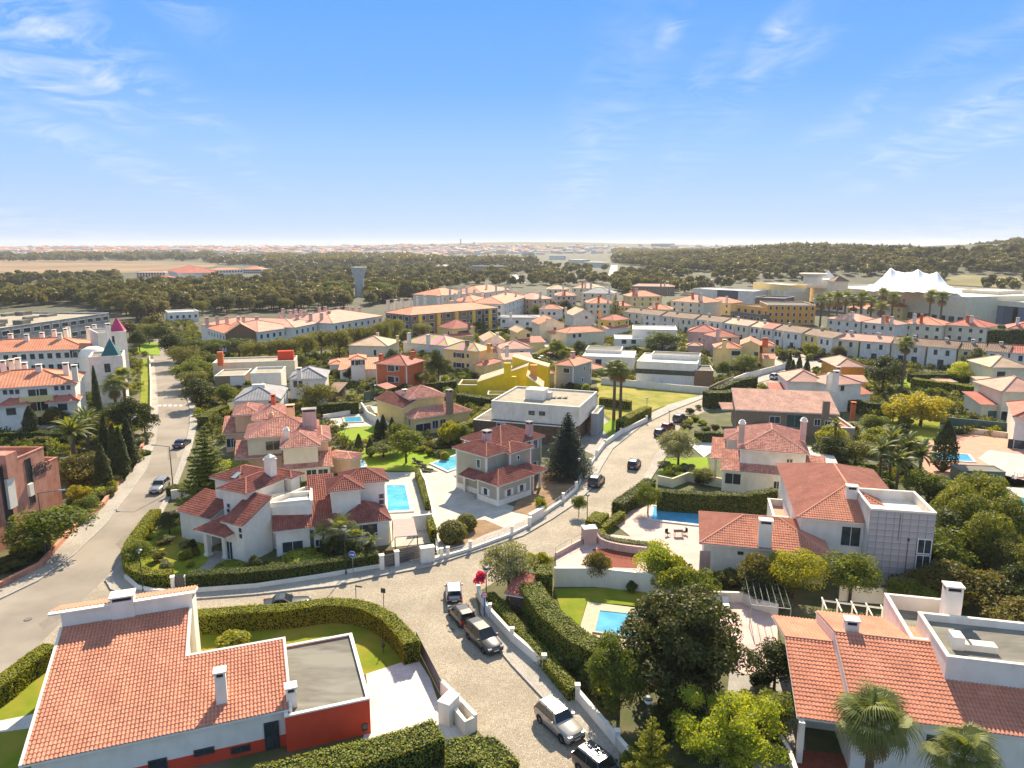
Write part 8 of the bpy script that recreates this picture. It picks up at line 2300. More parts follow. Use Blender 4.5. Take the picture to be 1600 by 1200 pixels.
# palms
palm('tall fan palm in the yellow grass plot, left one of the pair', 961, 580, 10.5, 'bigfan', 30, 16, 1.25, .32); palm('second fan palm of the pair in the yellow grass plot', 971, 583, 9.8, 'bigfan', 26, 16, 1.1, .32)
palm('tall fan palm rising beside the dark tree', 1416, 540, 12.5, 'bigfan', 28, 22, 1.15, .3)
palm('large date palm with arching fronds above the salmon building', 112, 680, 5.5, 'date', 46, 0, 1.15, .4); palm('second date palm behind the large one', 134, 662, 5.0, 'date', 34, 0, .95, .35)
palm('fan palm in front of the white tower', 178, 606, 8.5, 'bigfan', 26, 18, 1.25, .32); palm('taller fan palm beside the white tower', 192, 592, 9.5, 'bigfan', 24, 16, 1.2, .32)
palm('big fan palm in front of the bottom right roof, left', 1365, 1135, 6.8, 'bigfan', 34, 14, 1.15, .28); palm('big fan palm cut by the bottom edge', 1505, 1188, 5.6, 'bigfan', 28, 6, 1.0, .26)
for i, (x, y) in enumerate(((1395, 692), (1420, 700), (1378, 705), (1440, 712), (1405, 722))): palm(['left feather palm of the garden clump', 'middle feather palm of the garden clump', 'lower left feather palm of the garden clump', 'right feather palm of the garden clump', 'front feather palm of the garden clump'][i], x, y, 6.5 - .4 * i, 'feather', 24, 0, 1.15, .2)
palm('slender palm before the brown house annex', 1306, 664, 6.5, 'feather', 18, 0, .8, .18)
for i, (x, y, H) in enumerate(((1284, 473, 13), (1297, 468, 13), (1310, 468, 14), (1322, 466, 14), (1334, 477, 11), (1347, 467, 14), (1362, 476, 12), (1377, 482, 11), (1380, 460, 14), (1396, 467, 12), (1455, 463, 14), (1473, 466, 14))):
 palm('tall fan palm of the resort row, %s from the left' % ORD[i], x, y, H, 'fan', 24, 10, 2.0, .42, group='tall fan palms before the shopping centre', join=True)
# shrubs of the gardens in view (small, individually placed)
BK = ['bush_green', 'bush_dark', 'bush_bright', 'bush_olive', 'bush_grey', 'bush_autumn', 'bush_lime']
def bushes(lab, pts, R=1.2, H=1.4, kinds=BK, group=None):
 for i, (x, y) in enumerate(pts):
  k_ = kinds[(i * 5 + int(x)) % len(kinds)]; l_ = {'green': 'mid green', 'dark': 'dark green', 'bright': 'bright yellow green', 'olive': 'olive', 'grey': 'greyish', 'autumn': 'reddish', 'lime': 'lime green'}[k_[5:]] + ' ' + lab
  bush(k_, x, y, R * rnd.uniform(.7, 1.3), H * rnd.uniform(.7, 1.3), l_, group=l_)
def line_pts(a, b, n, j=3): return [(a[0] + (b[0] - a[0]) * (i + .5) / n + rnd.uniform(-j, j), a[1] + (b[1] - a[1]) * (i + .5) / n + rnd.uniform(-j, j)) for i in range(n)]
bushes('low green shrub on the planted bank left of the road', line_pts((10, 880), (60, 850), 9, 8) + line_pts((100, 800), (150, 770), 9, 6) + line_pts((150, 775), (222, 700), 14, 5) + line_pts((120, 745), (160, 730), 5, 6), 1.6, 1.5)
bushes('garden shrub of the villa corner lawn', [(248, 868), (232, 838), (252, 846), (262, 842), (290, 868), (296, 880), (300, 850), (306, 862), (258, 883), (288, 850)], .8, 1.0)
bushes('shrub along the foot of the villa', line_pts((395, 886), (455, 880), 5, 2) + line_pts((485, 866), (590, 858), 9, 3), .7, 1.0)
bushes('shrub in the olive tree garden by the upper street', line_pts((1030, 730), (1110, 745), 12, 8) + line_pts((1090, 650), (1065, 668), 6, 3) + [(1080, 642), (1092, 636), (1104, 668), (1098, 660), (1118, 668)], 1.1, 1.2)
bushes('shrub between pierced wall and domed pine', line_pts((1100, 905), (1200, 915), 9, 7) + line_pts((1200, 925), (1210, 940), 3, 4), 1.2, 1.4)
bushes('undergrowth shrub of the right hand jungle garden', [(rnd.uniform(1290, 1450), rnd.uniform(690, 775)) for _ in range(18)] + [(rnd.uniform(1440, 1600), rnd.uniform(820, 935)) for _ in range(18)] + [(rnd.uniform(1300, 1500), rnd.uniform(640, 690)) for _ in range(10)], 1.7, 2.0)
bushes('shrub under the trees at the bottom', [(rnd.uniform(985, 1190), rnd.uniform(1105, 1200)) for _ in range(14)] + line_pts((860, 1000), (960, 1090), 12, 5) + line_pts((1180, 1060), (1200, 1180), 6, 6), 1.2, 1.3, ['bush_dark', 'bush_green', 'bush_olive'])
bushes('shrub by the yellow house and its pool', line_pts((640, 700), (720, 690), 9, 5) + line_pts((600, 632), (625, 628), 5, 3) + line_pts((655, 700), (700, 715), 5, 3), 1.2, 1.2)
bushes('garden shrub around the slate roof houses', line_pts((300, 590), (330, 640), 9, 8) + line_pts((345, 600), (400, 600), 8, 5) + line_pts((350, 572), (460, 568), 10, 3) + line_pts((450, 620), (480, 636), 6, 5) + line_pts((500, 560), (530, 590), 7, 6), 1.9, 2.2)
bushes('garden shrub around the middle villas', [(rnd.uniform(540, 700), rnd.uniform(600, 622)) for _ in range(12)] + [(rnd.uniform(820, 960), rnd.uniform(530, 575)) for _ in range(14)] + [(rnd.uniform(560, 760), rnd.uniform(515, 530)) for _ in range(8)] + line_pts((880, 600), (930, 612), 6, 3), 1.8, 2.0)
bushes('garden shrub in front of the terrace', [(rnd.uniform(1100, 1300), 545 + (rnd.random()) * 25 + (x_ * 0)) for x_ in range(16)] + [(rnd.uniform(1300, 1570), rnd.uniform(562, 610)) for _ in range(16)] + [(rnd.uniform(1000, 1100), rnd.uniform(515, 530)) for _ in range(8)], 2.0, 2.0)
bushes('shrub in the apartment garden', [(rnd.uniform(0, 230), rnd.uniform(645, 700)) for _ in range(20)], 1.8, 1.8)
# woods: separate trees in front, joined mass behind
def inpoly(x, y, poly):
 c = False; n = len(poly)
 for i in range(n):
  x1, y1 = poly[i]; x2, y2 = poly[(i + 1) % n]
  if (y1 > y) != (y2 > y) and x < (x2 - x1) * (y - y1) / (y2 - y1) + x1: c = not c
 return c
W_A = [(-30, 440), (90, 436), (180, 432), (215, 438), (300, 436), (420, 428), (520, 424), (640, 424), (800, 424), (880, 430), (950, 436), (985, 440), (980, 462), (940, 445), (880, 448), (850, 456), (830, 450), (740, 448), (690, 452), (660, 465), (620, 470), (560, 484), (500, 486), (420, 488), (330, 492), (262, 498), (215, 505), (180, 492), (100, 474), (40, 480), (-30, 486)]
W_B = [(968, 430), (1060, 428), (1120, 432), (1200, 430), (1270, 424), (1340, 420), (1480, 424), (1640, 418), (1640, 458), (1570, 456), (1500, 450), (1340, 436), (1262, 436), (1200, 446), (1120, 452), (1080, 462), (1000, 450), (970, 452)]
W_C = [(300, 410), (420, 405), (560, 403), (640, 404), (690, 410), (700, 424), (520, 425), (420, 424), (400, 418), (340, 412)]
W_D = [(700, 412), (820, 412), (880, 418), (960, 420), (960, 430), (880, 428), (760, 424), (705, 422)]
W_E = [(-30, 404), (120, 402), (260, 400), (340, 400), (300, 408), (120, 408), (-30, 408)]
W_F = [(960, 394), (1100, 396), (1300, 396), (1480, 398), (1640, 384), (1640, 420), (1480, 424), (1340, 420), (1200, 426), (1060, 426), (965, 412)]
EXC = [(188, 428, 290, 446), (200, 416, 415, 442), (262, 484, 315, 500), (548, 440, 576, 497), (730, 416, 790, 430), (796, 428, 826, 446), (950, 412, 968, 434), (1080, 430, 1110, 442), (1478, 428, 1600, 450)]
def excl(x, y):
 return any(a < x < c and b < y < d for a, b, c, d in EXC)
def scatter(poly, ymin, ymax, xr, spacing, cnt):
 out = []
 for _ in range(cnt):
  d = math.sqrt(rnd.uniform(ymin ** 2, ymax ** 2)); a = rnd.uniform(-.66, .66)
  X, Y = d * math.sin(a), d * math.cos(a); z = terrain(X, Y)
  x, y = proj((X, Y, z + 0))
  if mnoise.noise(Vector((X / 70, Y / 70, 2))) < -.3: continue
  if inpoly(x, y, poly) and not excl(x, y): out.append((X, Y, z, d))
 return out
pts_near = []
pts_far = []
for poly, a, b, n in ((W_A, 300, 620, 5200), (W_A, 620, 1300, 5200), (W_B, 380, 1300, 9000), (W_C, 800, 2600, 9000), (W_D, 700, 2200, 6000), (W_E, 1500, 3500, 6000), (W_F, 650, 1600, 26000), (W_F, 1600, 5200, 60000)):
 for p_ in scatter(poly, a, b, 0, 0, n): pts_far.append(p_)
pts_far.sort(key=lambda q: q[3])
ind = pts_far[:130]; pts_far = pts_far[130:]
KW = ['wood_tree', 'wood_tree2', 'wood_tree', 'broad_olive']
for i, (X, Y, z, d) in enumerate(ind):
 k = KW[i % 4]; s_ = rnd.uniform(.95, 1.45)
 g_ = 'woodland trees beyond the houses' if X < 40 else 'woodland trees beside the shopping centre'
 place(k, (X, Y, z), 'brownish green tree at the near edge of the left wood' if X < 40 else 'dark pine tree at the near edge of the right wood', 'tree', g_, rnd.random() * 6.28, (s_ * 1.15, s_ * 1.15, s_), 'woodland_tree')
# nearer street trees in front of the orange roofed blocks (one by one)
ST = [(255 + rnd.uniform(-6, 6), 520 + i * 0) for i in range(0)]
for i, (x, y, H, W, k) in enumerate([(250, 505, 8, 9, 'broad_dark'), (285, 535, 8, 10, 'broad_olive'), (268, 520, 9, 10, 'broad_dark'), (305, 556, 7, 9, 'broad_green'), (290, 565, 7, 9, 'broad_green'), (310, 590, 7, 9, 'broad_dark'), (300, 575, 6, 8, 'broad_olive'), (352, 598, 6, 5, 'broad_green2'),
  (330, 530, 7, 12, 'umbrella_pine'), (372, 528, 7, 12, 'umbrella_pine'), (300, 530, 7, 10, 'umbrella_pine'), (395, 528, 8, 9, 'broad_olive'), (420, 526, 8, 9, 'broad_olive'), (445, 522, 9, 9, 'broad_olive'), (475, 515, 10, 10, 'broad_olive'), (500, 510, 10, 10, 'broad_olive'), (528, 508, 11, 10, 'broad_olive'), (552, 504, 11, 9, 'broad_olive'), (575, 502, 11, 9, 'broad_olive'), (598, 496, 12, 8, 'broad_olive'), (615, 490, 12, 8, 'broad_olive'), (660, 500, 8, 9, 'broad_olive'), (634, 512, 6, 6, 'broad_green'),
  (230, 500, 9, 10, 'broad_olive'), (215, 515, 8, 8, 'broad_dark'), (240, 490, 10, 10, 'wood_tree'), (200, 500, 8, 8, 'wood_tree'), (330, 552, 4, 6, 'broad_green'), (470, 552, 4, 5, 'broad_green'), (412, 553, 4, 6, 'broad_bright'),
  (863, 470, 9, 9, 'broad_dark'), (885, 468, 9, 9, 'broad_dark'), (905, 476, 7, 8, 'broad_green'), (925, 464, 9, 9, 'broad_olive'), (840, 475, 8, 8, 'broad_green'), (870, 530, 6, 6, 'broad_green'), (905, 532, 5, 5, 'broad_dark'), (930, 480, 6, 6, 'broad_green'), (755, 490, 9, 2.2, 'cypress'), (1052, 468, 7, 8, 'broad_green'), (1210, 505, 6, 6, 'broad_green'), (1240, 508, 5, 6, 'broad_green'), (1285, 508, 6, 6, 'broad_bright'),
  (612, 545, 6, 5, 'broad_dark'), (690, 500, 6, 7, 'broad_dark'), (745, 500, 5, 7, 'broad_green'), (540, 560, 4, 2, 'cypress_small'), (536, 562, 4, 2, 'cypress_small'), (545, 575, 4, 4, 'broad_dark'), (880, 545, 4, 4, 'broad_green'), (1120, 545, 4, 4, 'broad_green'), (1285, 545, 4, 4, 'broad_dark'), (1225, 548, 5, 5, 'broad_dark'), (1235, 552, 6, 2.4, 'cypress_small'), (1250, 556, 6, 2.4, 'cypress_small'), (1262, 560, 6, 2.4, 'cypress_small'), (1240, 562, 6, 2.4, 'cypress_small')]):
 side = 'left of the orange roofed blocks' if x < 240 else 'right of the asphalt road top' if x < 320 else 'in front of the orange roofed blocks' if x < 640 else 'between the middle villas' if x < 960 else 'near the terrace row'
 kn = {'broad_dark': 'dark round tree', 'broad_olive': 'olive green tree', 'broad_green': 'mid green tree', 'broad_green2': 'upright green tree', 'umbrella_pine': 'flat topped dark pine', 'wood_tree': 'brownish tree', 'broad_bright': 'bright green tree', 'cypress': 'slim cypress', 'cypress_small': 'small slim cypress'}[k]
 tree(k, x, y, H, kn + ' ' + side, W=W, group=kn + 's ' + side)
for i, (x, y, H, W) in enumerate(((518, 438, 12, 22), (535, 440, 12, 16), (592, 440, 12, 20), (606, 444, 11, 16), (526, 446, 11, 18))):
 tree('umbrella_pine', x, y, H, 'wide umbrella pine beside the water tower', W=W, group='umbrella pines round the water tower')
def gn_mass(name, pts, protos, smin, smax, m=None):
 """far-off wood: low leafy crowns instanced on points by geometry nodes"""
 me = bpy.data.meshes.new(name)
 me.from_pydata([(p[0], p[1], p[2]) for p in pts], [], [])
 at = me.attributes.new('psize', 'FLOAT', 'POINT'); at.data.foreach_set('value', [rnd.uniform(smin, smax) for _ in pts])
 ar = me.attributes.new('prot', 'FLOAT', 'POINT'); ar.data.foreach_set('value', [rnd.uniform(0, 6.28) for _ in pts])
 ob = bpy.data.objects.new(name, me); C.objects.link(ob)
 ng = bpy.data.node_groups.new(name + '_nodes', 'GeometryNodeTree')
 ng.interface.new_socket('Geometry', in_out='INPUT', socket_type='NodeSocketGeometry'); ng.interface.new_socket('Geometry', in_out='OUTPUT', socket_type='NodeSocketGeometry')
 n, l = ng.nodes, ng.links
 gi, go = n.new('NodeGroupInput'), n.new('NodeGroupOutput')
 m2p = n.new('GeometryNodeMeshToPoints')
 l.new(gi.outputs[0], m2p.inputs[0])
 col = bpy.data.collections.new(name + '_kinds')
 for k_ in protos: col.objects.link(k_)
 ci = n.new('GeometryNodeCollectionInfo'); ci.inputs['Collection'].default_value = col; ci.inputs['Separate Children'].default_value = True; ci.inputs['Reset Children'].default_value = True
 iop = n.new('GeometryNodeInstanceOnPoints'); iop.inputs['Pick Instance'].default_value = True
 l.new(m2p.outputs[0], iop.inputs['Points']); l.new(ci.outputs[0], iop.inputs['Instance'])
 na = n.new('GeometryNodeInputNamedAttribute'); na.data_type = 'FLOAT'; na.inputs[0].default_value = 'psize'
 nr = n.new('GeometryNodeInputNamedAttribute'); nr.data_type = 'FLOAT'; nr.inputs[0].default_value = 'prot'
 cx = n.new('ShaderNodeCombineXYZ'); l.new(nr.outputs[0], cx.inputs[2])
 l.new(cx.outputs[0], iop.inputs['Rotation']); l.new(na.outputs[0], iop.inputs['Scale'])
 l.new(iop.outputs[0], go.inputs[0])
 md = ob.modifiers.new('scatter', 'NODES'); md.node_group = ng
 ob['kind'] = 'stuff'
 return ob
def crown_low(seed, R, H, n, leaf, m):
 V, F, c_, r_ = crown_lobes(seed, R, H, H * .55 + 1, 16, R * .45, n, leaf, .8, .75, .1)
 o = bpy.data.objects.new('wood_crown', card_mesh('wood_crown', V, F, m)); return o
lows = [crown_low(78, 3.6, 5.5, 420, .75, LM['olive']), crown_low(79, 3.0, 5.0, 380, .7, LM['autumn']), crown_low(71, 3.6, 6.5, 420, .75, LM['wood']), crown_low(72, 4.2, 5.5, 420, .8, LM['woodd']), crown_low(73, 3.2, 7.5, 380, .75, LM['woodd']), crown_low(74, 3.8, 6, 400, .8, LM['wood'])]
gn_mass('woodland', [q for q in pts_far if q[3] < 1300], lows, .85, 1.5)
lows2 = [crown_low(75, 8, 8, 260, 2.2, LM['wood']), crown_low(76, 9, 7.5, 260, 2.3, LM['woodd'])]
gn_mass('far_woodland', [q for q in pts_far if q[3] >= 1300], lows2, .9, 1.9)
# far towns near the horizon: small houses by the thousand
def town(name, regions, n, smin, smax, mats_w, mats_r):
 V, F, mi = [], [], []
 b = MB()
 cnt = 0
 for poly, k, d0, d1 in regions:
  tries = 0; c = 0
  while c < k and tries < k * 60:
   tries += 1
   d = math.sqrt(rnd.uniform(d0 ** 2, d1 ** 2)); a = rnd.uniform(-.66, .66)
   X, Y = d * math.sin(a), d * math.cos(a); z = terrain(X, Y)
   x, y = proj((X, Y, z))
   if not inpoly(x, y, poly): continue
   c += 1
   w, dd, h_ = rnd.uniform(smin, smax), rnd.uniform(9, 16), rnd.choice((5, 6, 7, 9, 12))
   M2 = Matrix.Translation((X, Y, z)) @ Matrix.Rotation(rnd.choice((.2, .5, 1.2, -.3)) + rnd.uniform(-.1, .1), 4, 'Z')
   b.mat(rnd.choice(mats_w)); b.box(-w/2, w/2, -dd/2, dd/2, -2, h_, M2)
   b.mat(rnd.choice(mats_r)); vs = [M2 @ Vector(c_) for c_ in ((-w/2-.6, -dd/2-.6, h_+.05), (w/2+.6, -dd/2-.6, h_+.05), (w/2+.6, dd/2+.6, h_+.05), (-w/2-.6, dd/2+.6, h_+.05), (-w/2+dd*.3, 0, h_ + dd * .22), (w/2-dd*.3, 0, h_ + dd * .22))]
   b.add(vs, [(0, 1, 5, 4), (1, 2, 5), (2, 3, 4, 5), (3, 0, 4)])
   b.mat(M_dark)
 o = b.build(name); o['kind'] = 'stuff'
 return o
mw = [mat('far_wall_white', (.7, .68, .64)), mat('far_wall_cream', (.62, .54, .42)), mat('far_wall_pink', (.62, .5, .44)), mat('far_wall_white', (.7, .68, .64))]
mr = [mat('far_roof_orange', (.58, .26, .15)), mat('far_roof_brown', (.42, .22, .14)), mat('far_roof_pale', (.6, .45, .36)), mat('far_roof_grey', (.4, .4, .4))]
town('far_town', [([(-30, 389), (120, 389), (300, 388), (420, 387), (420, 393), (360, 398), (240, 396), (120, 402), (-30, 404)], 1100, 1500, 7500), ([(380, 389), (560, 386), (700, 385), (830, 386), (820, 396), (700, 399), (690, 408), (560, 404), (420, 402)], 2600, 1300, 7500), ([(820, 385), (1060, 386), (1300, 386), (1300, 391), (1060, 392), (960, 396), (820, 398)], 1500, 2000, 8500)], 0, 12, 34, mw, mr)
bush('bush_bright', 370, 1003, 2.0, 1.7, 'bright leafy shrub on the lawn behind the terracotta roof'); bush('bush_green', 985, 915, .8, 1.4, 'tiny standard tree on the pool lawn', name='shrub')
# shrubbery between the houses, road wear
def infoot(X, Y):
 for f in BB:
  if f[0] < X < f[1] and f[2] < Y < f[3] and inpoly(X, Y, f[4]): return True
 return False
BB = [(min(q[0] for q in f), max(q[0] for q in f), min(q[1] for q in f), max(q[1] for q in f), f) for f in FOOT]
cov = []
REG = [[(290, 640), (330, 560), (300, 530), (600, 505), (700, 500), (830, 485), (1000, 480), (1600, 560), (1640, 640), (1640, 700), (1380, 760), (1290, 740), (1300, 640), (1110, 610), (930, 590), (860, 640), (700, 700), (560, 720), (340, 700)],
 [(-20, 700), (-20, 560), (230, 545), (232, 700), (120, 820), (100, 760)], [(1430, 740), (1640, 800), (1640, 960), (1560, 930), (1380, 930), (1350, 880), (1480, 880)], [(1270, 690), (1440, 690), (1450, 760), (1400, 780), (1300, 740)],
 [(1000, 890), (1230, 905), (1220, 950), (1110, 935), (1010, 915)], [(985, 1090), (1180, 1080), (1200, 1230), (1040, 1230)], [(800, 950), (860, 990), (960, 1080), (960, 1110), (880, 1050), (790, 965)], [(220, 505), (300, 500), (330, 560), (300, 610), (270, 560), (260, 530), (215, 530)]]
for reg in REG:
 ws = [P(x, y) for x, y in reg]; x0, x1, y0, y1 = min(q.x for q in ws), max(q.x for q in ws), min(q.y for q in ws), max(q.y for q in ws)
 pl = [(q.x, q.y) for q in ws]
 for _ in range(int((x1 - x0) * (y1 - y0) / 3.6)):
  X, Y = rnd.uniform(x0, x1), rnd.uniform(y0, y1)
  if mnoise.noise(Vector((X / 9, Y / 9, .5))) < -.2 or not inpoly(X, Y, pl) or infoot(X, Y): continue
  cov.append((X, Y, -.1, 0))
def low_bush(seed, m):
 V, F, c_, r_ = crown_lobes(seed, 1.1, 1.7, .7, 7, .55, 150, .16, .75, .8, .2)
 V[:, 2] = np.maximum(V[:, 2], 0); return bpy.data.objects.new('shrub_clump', card_mesh('shrub_clump', V, F, LM[m]))
gn_mass('shrubbery', cov, [low_bush(81, 'green'), low_bush(82, 'olive'), low_bush(83, 'dark'), low_bush(84, 'bright'), low_bush(85, 'green'), low_bush(86, 'autumn')], .6, 1.5)
M_patch = mat('road_repair_patch', (0.22, 0.19, 0.155), 0.95, (0.26, 0.225, 0.18), 1.5)
for px in ([(60, 975), (92, 955), (100, 962), (68, 984)], [(180, 850), (196, 836), (203, 842), (188, 858)], [(262, 700), (276, 698), (276, 716), (262, 719)], [(258, 640), (268, 640), (268, 652), (258, 652)]):
 sheet('road_repair', px, M_patch, z=.013)
# cars
car('champagne silver suv with dark roof bars beside the white wall', 874, 1139, -56, P_silver, 'suv', bars=True)
car('silver grey car cut by the bottom edge of the picture', 940, 1216, -52, P_grey, 'suv', rails=False)
car('dark grey people carrier, third in the row of parked cars', 756, 1006, -58, P_dark, 'mpv')
car('dark brown hatchback, second in the row, rear towards the camera', 721, 968, 116, P_dark, 'hatch')
car('small white hatchback, first in the row at the corner', 709, 932, 97, P_silver, 'hatch', roofcol=P_white)
car('dark grey saloon half hidden behind the curved hedge', 449, 951, 12, P_grey, 'sedan')
car('silver suv driving down the asphalt road', 250, 766, -84, P_silver, 'suv')
car('dark blue car on the asphalt road near the norfolk pine', 285, 697, 92, P_blue, 'sedan')
car('black suv parked beside the cedar', 932, 757, 68, P_black, 'suv')
car('black hatchback driving up the cobbled street', 991, 730, 68, P_black, 'hatch')
car('dark blue car parked under the olive tree', 1032, 680, 60, P_blue, 'hatch')
car('dark red car parked behind the blue one', 1044, 671, 55, P_red, 'hatch'); car('grey black car parked by the street shrubs', 1063, 658, 52, P_grey, 'suv')
car('grey car on the court of the yellow house', 625, 664, -50, P_grey, 'hatch'); car('dark car parked near the red orange villa', 580, 607, 20, P_blue, 'hatch'); car('red car in the little street', 861, 558, 30, P_redb, 'hatch'); car('white van in the little street', 941, 534, 20, P_white, 'mpv')
car('white car in the little street left of the red one', 848, 562, 30, P_white, 'sedan'); car('white van beside the rose house lane', 1214, 592, 30, P_white, 'mpv')
for i, (x, y, c) in enumerate(((1280, 563, P_grey), (1287, 566, P_blue), (250, 524, P_silver), (243, 520, P_white), (258, 517, P_blue), (252, 513, P_white), (239, 528, P_black))):
 car(['grey car parked by the terrace gardens', 'dark blue car beside the grey one at the terrace', 'silver car in the far car park by the tower', 'white car in the far car park', 'blue car in the far car park', 'second white car in the far car park', 'black car in the far car park'][i], x, y, 20 * i, c, 'hatch')
# street lamps
lamp_arm('tall lamp beside the silver suv on the asphalt road', 271, 767, 6.9, -1, .15)
lamp_arm('tall lamp standing among the cypresses', 212, 722, 7.4, -.1, 1, 1.2)
lamp_arm('tall lamp in front of the salmon building', 72, 868, 7.8, 1, .25)
lamp_globe('green globe lamp in front of the villa hedge', 541, 899, 5.3, 'globe'); lamp_globe('grey globe lamp above the bottom norfolk pine', 1009, 1190, 4.6, 'globe'); lamp_globe('globe lamp beside the magenta bougainvillea', 760, 955, 4.2, 'globe')
lamp_globe('black lantern lamp beside the trimmed hedge block', 917, 828, 4.4, 'lantern'); lamp_globe('black lantern lamp by the yellow grass plot', 1010, 655, 4.2, 'lantern'); lamp_globe('black lantern lamp beside the parked blue car', 1045, 672, 3.6, 'lantern'); lamp_globe('thin lamp by the cedar', 904, 762, 4.2, 'lantern')
lamp_globe('short lamp beside the villa corner hedge', 224, 925, 4.4, 'lantern')
# signs
M_blue = mat('blue_sign', (0.02, 0.13, 0.42), .5); M_signw = mat('white_sign_paint', (.8, .8, .8), .5); M_signr = mat('red_sign_paint', (.6, .03, .03), .5)
q = P(552, 897); r = empty('traffic_sign', q, 'round blue one way sign with white arrow before the hedge', 'traffic sign', None, -.25)
m = MB(); m.mat(M_metal); m.tube((0, 0, 0), (0, 0, 2.6), .035, n=6); m.build('pole', r, local=True)
m = MB(); m.mat(M_signw); m.tube((0, -.05, 2.35), (0, -.04, 2.35), .42, n=24); m.mat(M_blue); m.tube((0, -.07, 2.35), (0, -.05, 2.35), .385, n=24); m.build('disc', r, local=True)
m = MB(); m.mat(M_signw); m.box(-.26, .1, -.085, -.072, 2.31, 2.39); m.add([(.1, -.085, 2.2), (.28, -.085, 2.35), (.1, -.085, 2.5), (.1, -.072, 2.2), (.28, -.072, 2.35), (.1, -.072, 2.5)], [(0, 1, 2), (3, 5, 4), (0, 3, 4, 1), (1, 4, 5, 2), (2, 5, 3, 0)]); m.build('arrow', r, local=True)
q = P(757, 966); r = empty('traffic_sign', q, 'round red rimmed sign on a blue post beside the wall end', 'traffic sign', None, .2)
m = MB(); m.mat(M_blue); m.tube((0, 0, 0), (0, 0, 2.2), .07, n=8); m.build('pole', r, local=True)
m = MB(); m.mat(M_signr); m.tube((0, -.09, 2.5), (0, -.07, 2.5), .34, n=24); m.mat(M_signw); m.tube((0, -.1, 2.5), (0, -.09, 2.5), .25, n=24); m.mat(M_signr); m.box(-.24, .24, -.115, -.102, 2.47, 2.53, Matrix.Translation((0, 0, 0))); m.build('disc', r, local=True)
for (x, y, lab, w_, h_) in ((600, 955, 'small square sign plate seen from behind above the curved hedge', .5, .5), (557, 950, 'street name plate on a post above the curved hedge', .75, .16)):
 q = P(x, y); r = empty('street_sign', q, lab, 'sign', None, -.3); m = MB(); m.mat(M_dmetal); m.tube((0, 0, 0), (0, 0, 2.5), .04, n=6); m.build('pole', r, local=True); m = MB(); m.mat(M_dmetal); m.box(-w_/2 if w_ < .6 else 0, w_/2 if w_ < .6 else w_, -.05, -.02, 2.5 - h_, 2.5); m.build('plate', r, local=True)
q = P(1306, 590);
# garden things
def lounger(lab, x, y, rz, m, grp):
 q = P(x, y); r = empty('sun_lounger', (q.x, q.y, .05), lab, 'sun lounger', grp, math.radians(rz))
 b = MB(); b.mat(M_dmetal); b.box(-.95, .4, -.33, .33, .25, .31)
 for sx in (-.85, .8):
  for sy in (-.3, .3): b.box(sx - .03, sx + .03, sy - .03, sy + .03, 0, .26)
 b.box(.4, .85, -.33, .33, .25, .29); b.build('frame', r, local=True)
 c = MB(); c.mat(m); c.box(-.93, .4, -.31, .31, .315, .40); c.build('seat', r, local=True)
 c = MB(); c.mat(m); c.box(0, .65, -.31, .31, 0, .09, Matrix.Translation((.4, 0, .33)) @ Matrix.Rotation(-.7, 4, 'Y')); c.build('backrest', r, local=True)
M_cush = mat('charcoal_cushion', (.03, .03, .032), .9); M_cushw = mat('white_cushion', (.7, .68, .64), .9)
lounger('dark sun lounger nearest the pool of the grey green house', 658, 729, 150, M_cush, 'dark loungers by the grey green house'); lounger('dark sun lounger behind the nearest one', 668, 736, 150, M_cush, 'dark loungers by the grey green house'); lounger('dark sun lounger at the far end by the ball bush', 652, 724, 150, M_cush, 'dark loungers by the grey green house')
lounger('white sun lounger by the pierced wall', 1118, 945, 60, M_cushw, 'white loungers by the pierced wall'); lounger('white sun lounger nearer the pergola', 1134, 950, 80, M_cushw, 'white loungers by the pierced wall')
# carport of the villa
a, b_, c_, d_ = P(613, 812, 2.7), P(646, 809, 2.7), P(652, 836, 2.55), P(617, 839, 2.55)
r = empty('carport', ((a + c_) / 2).xy.to_3d(), 'flat rose coloured carport roof on dark posts', 'carport')
m = MB(); m.mat(mat('faded_pink_awning', (.55, .38, .33), .85, (.48, .33, .28), 2)); m.add([a, b_, c_, d_, a - Vector((0, 0, .1)), b_ - Vector((0, 0, .1)), c_ - Vector((0, 0, .1)), d_ - Vector((0, 0, .1))], [(0, 3, 2, 1), (4, 5, 6, 7), (0, 1, 5, 4), (1, 2, 6, 5), (2, 3, 7, 6), (3, 0, 4, 7)]); m.build('awning', r)
for q in (a, b_, c_, d_): m = MB(); m.mat(M_dmetal); m.tube((q.x, q.y, 0), (q.x, q.y, q.z - .1), .06, n=6); m.build('post', r)
# pergola court right of the magnolia
q0 = P(1165, 950, 0); r = empty('pergola', q0, 'thin wire pergola over the pink court right of the magnolia', 'pergola', None, math.radians(-13))
for i in range(7): m = MB(); m.mat(M_metal); m.tube((i * .6, -4, 2.5), (i * .6, 2.5, 2.5), .03, n=4); m.build('rafter', r, local=True)
m = MB(); m.mat(M_metal)
for y_ in (-4, 2.5):
 m.tube((0, y_, 2.45), (3.6, y_, 2.45), .04, n=5)
 for x_ in (0, 3.6): m.tube((x_, y_, 0), (x_, y_, 2.45), .04, n=5)
m.build('frame', r, local=True)
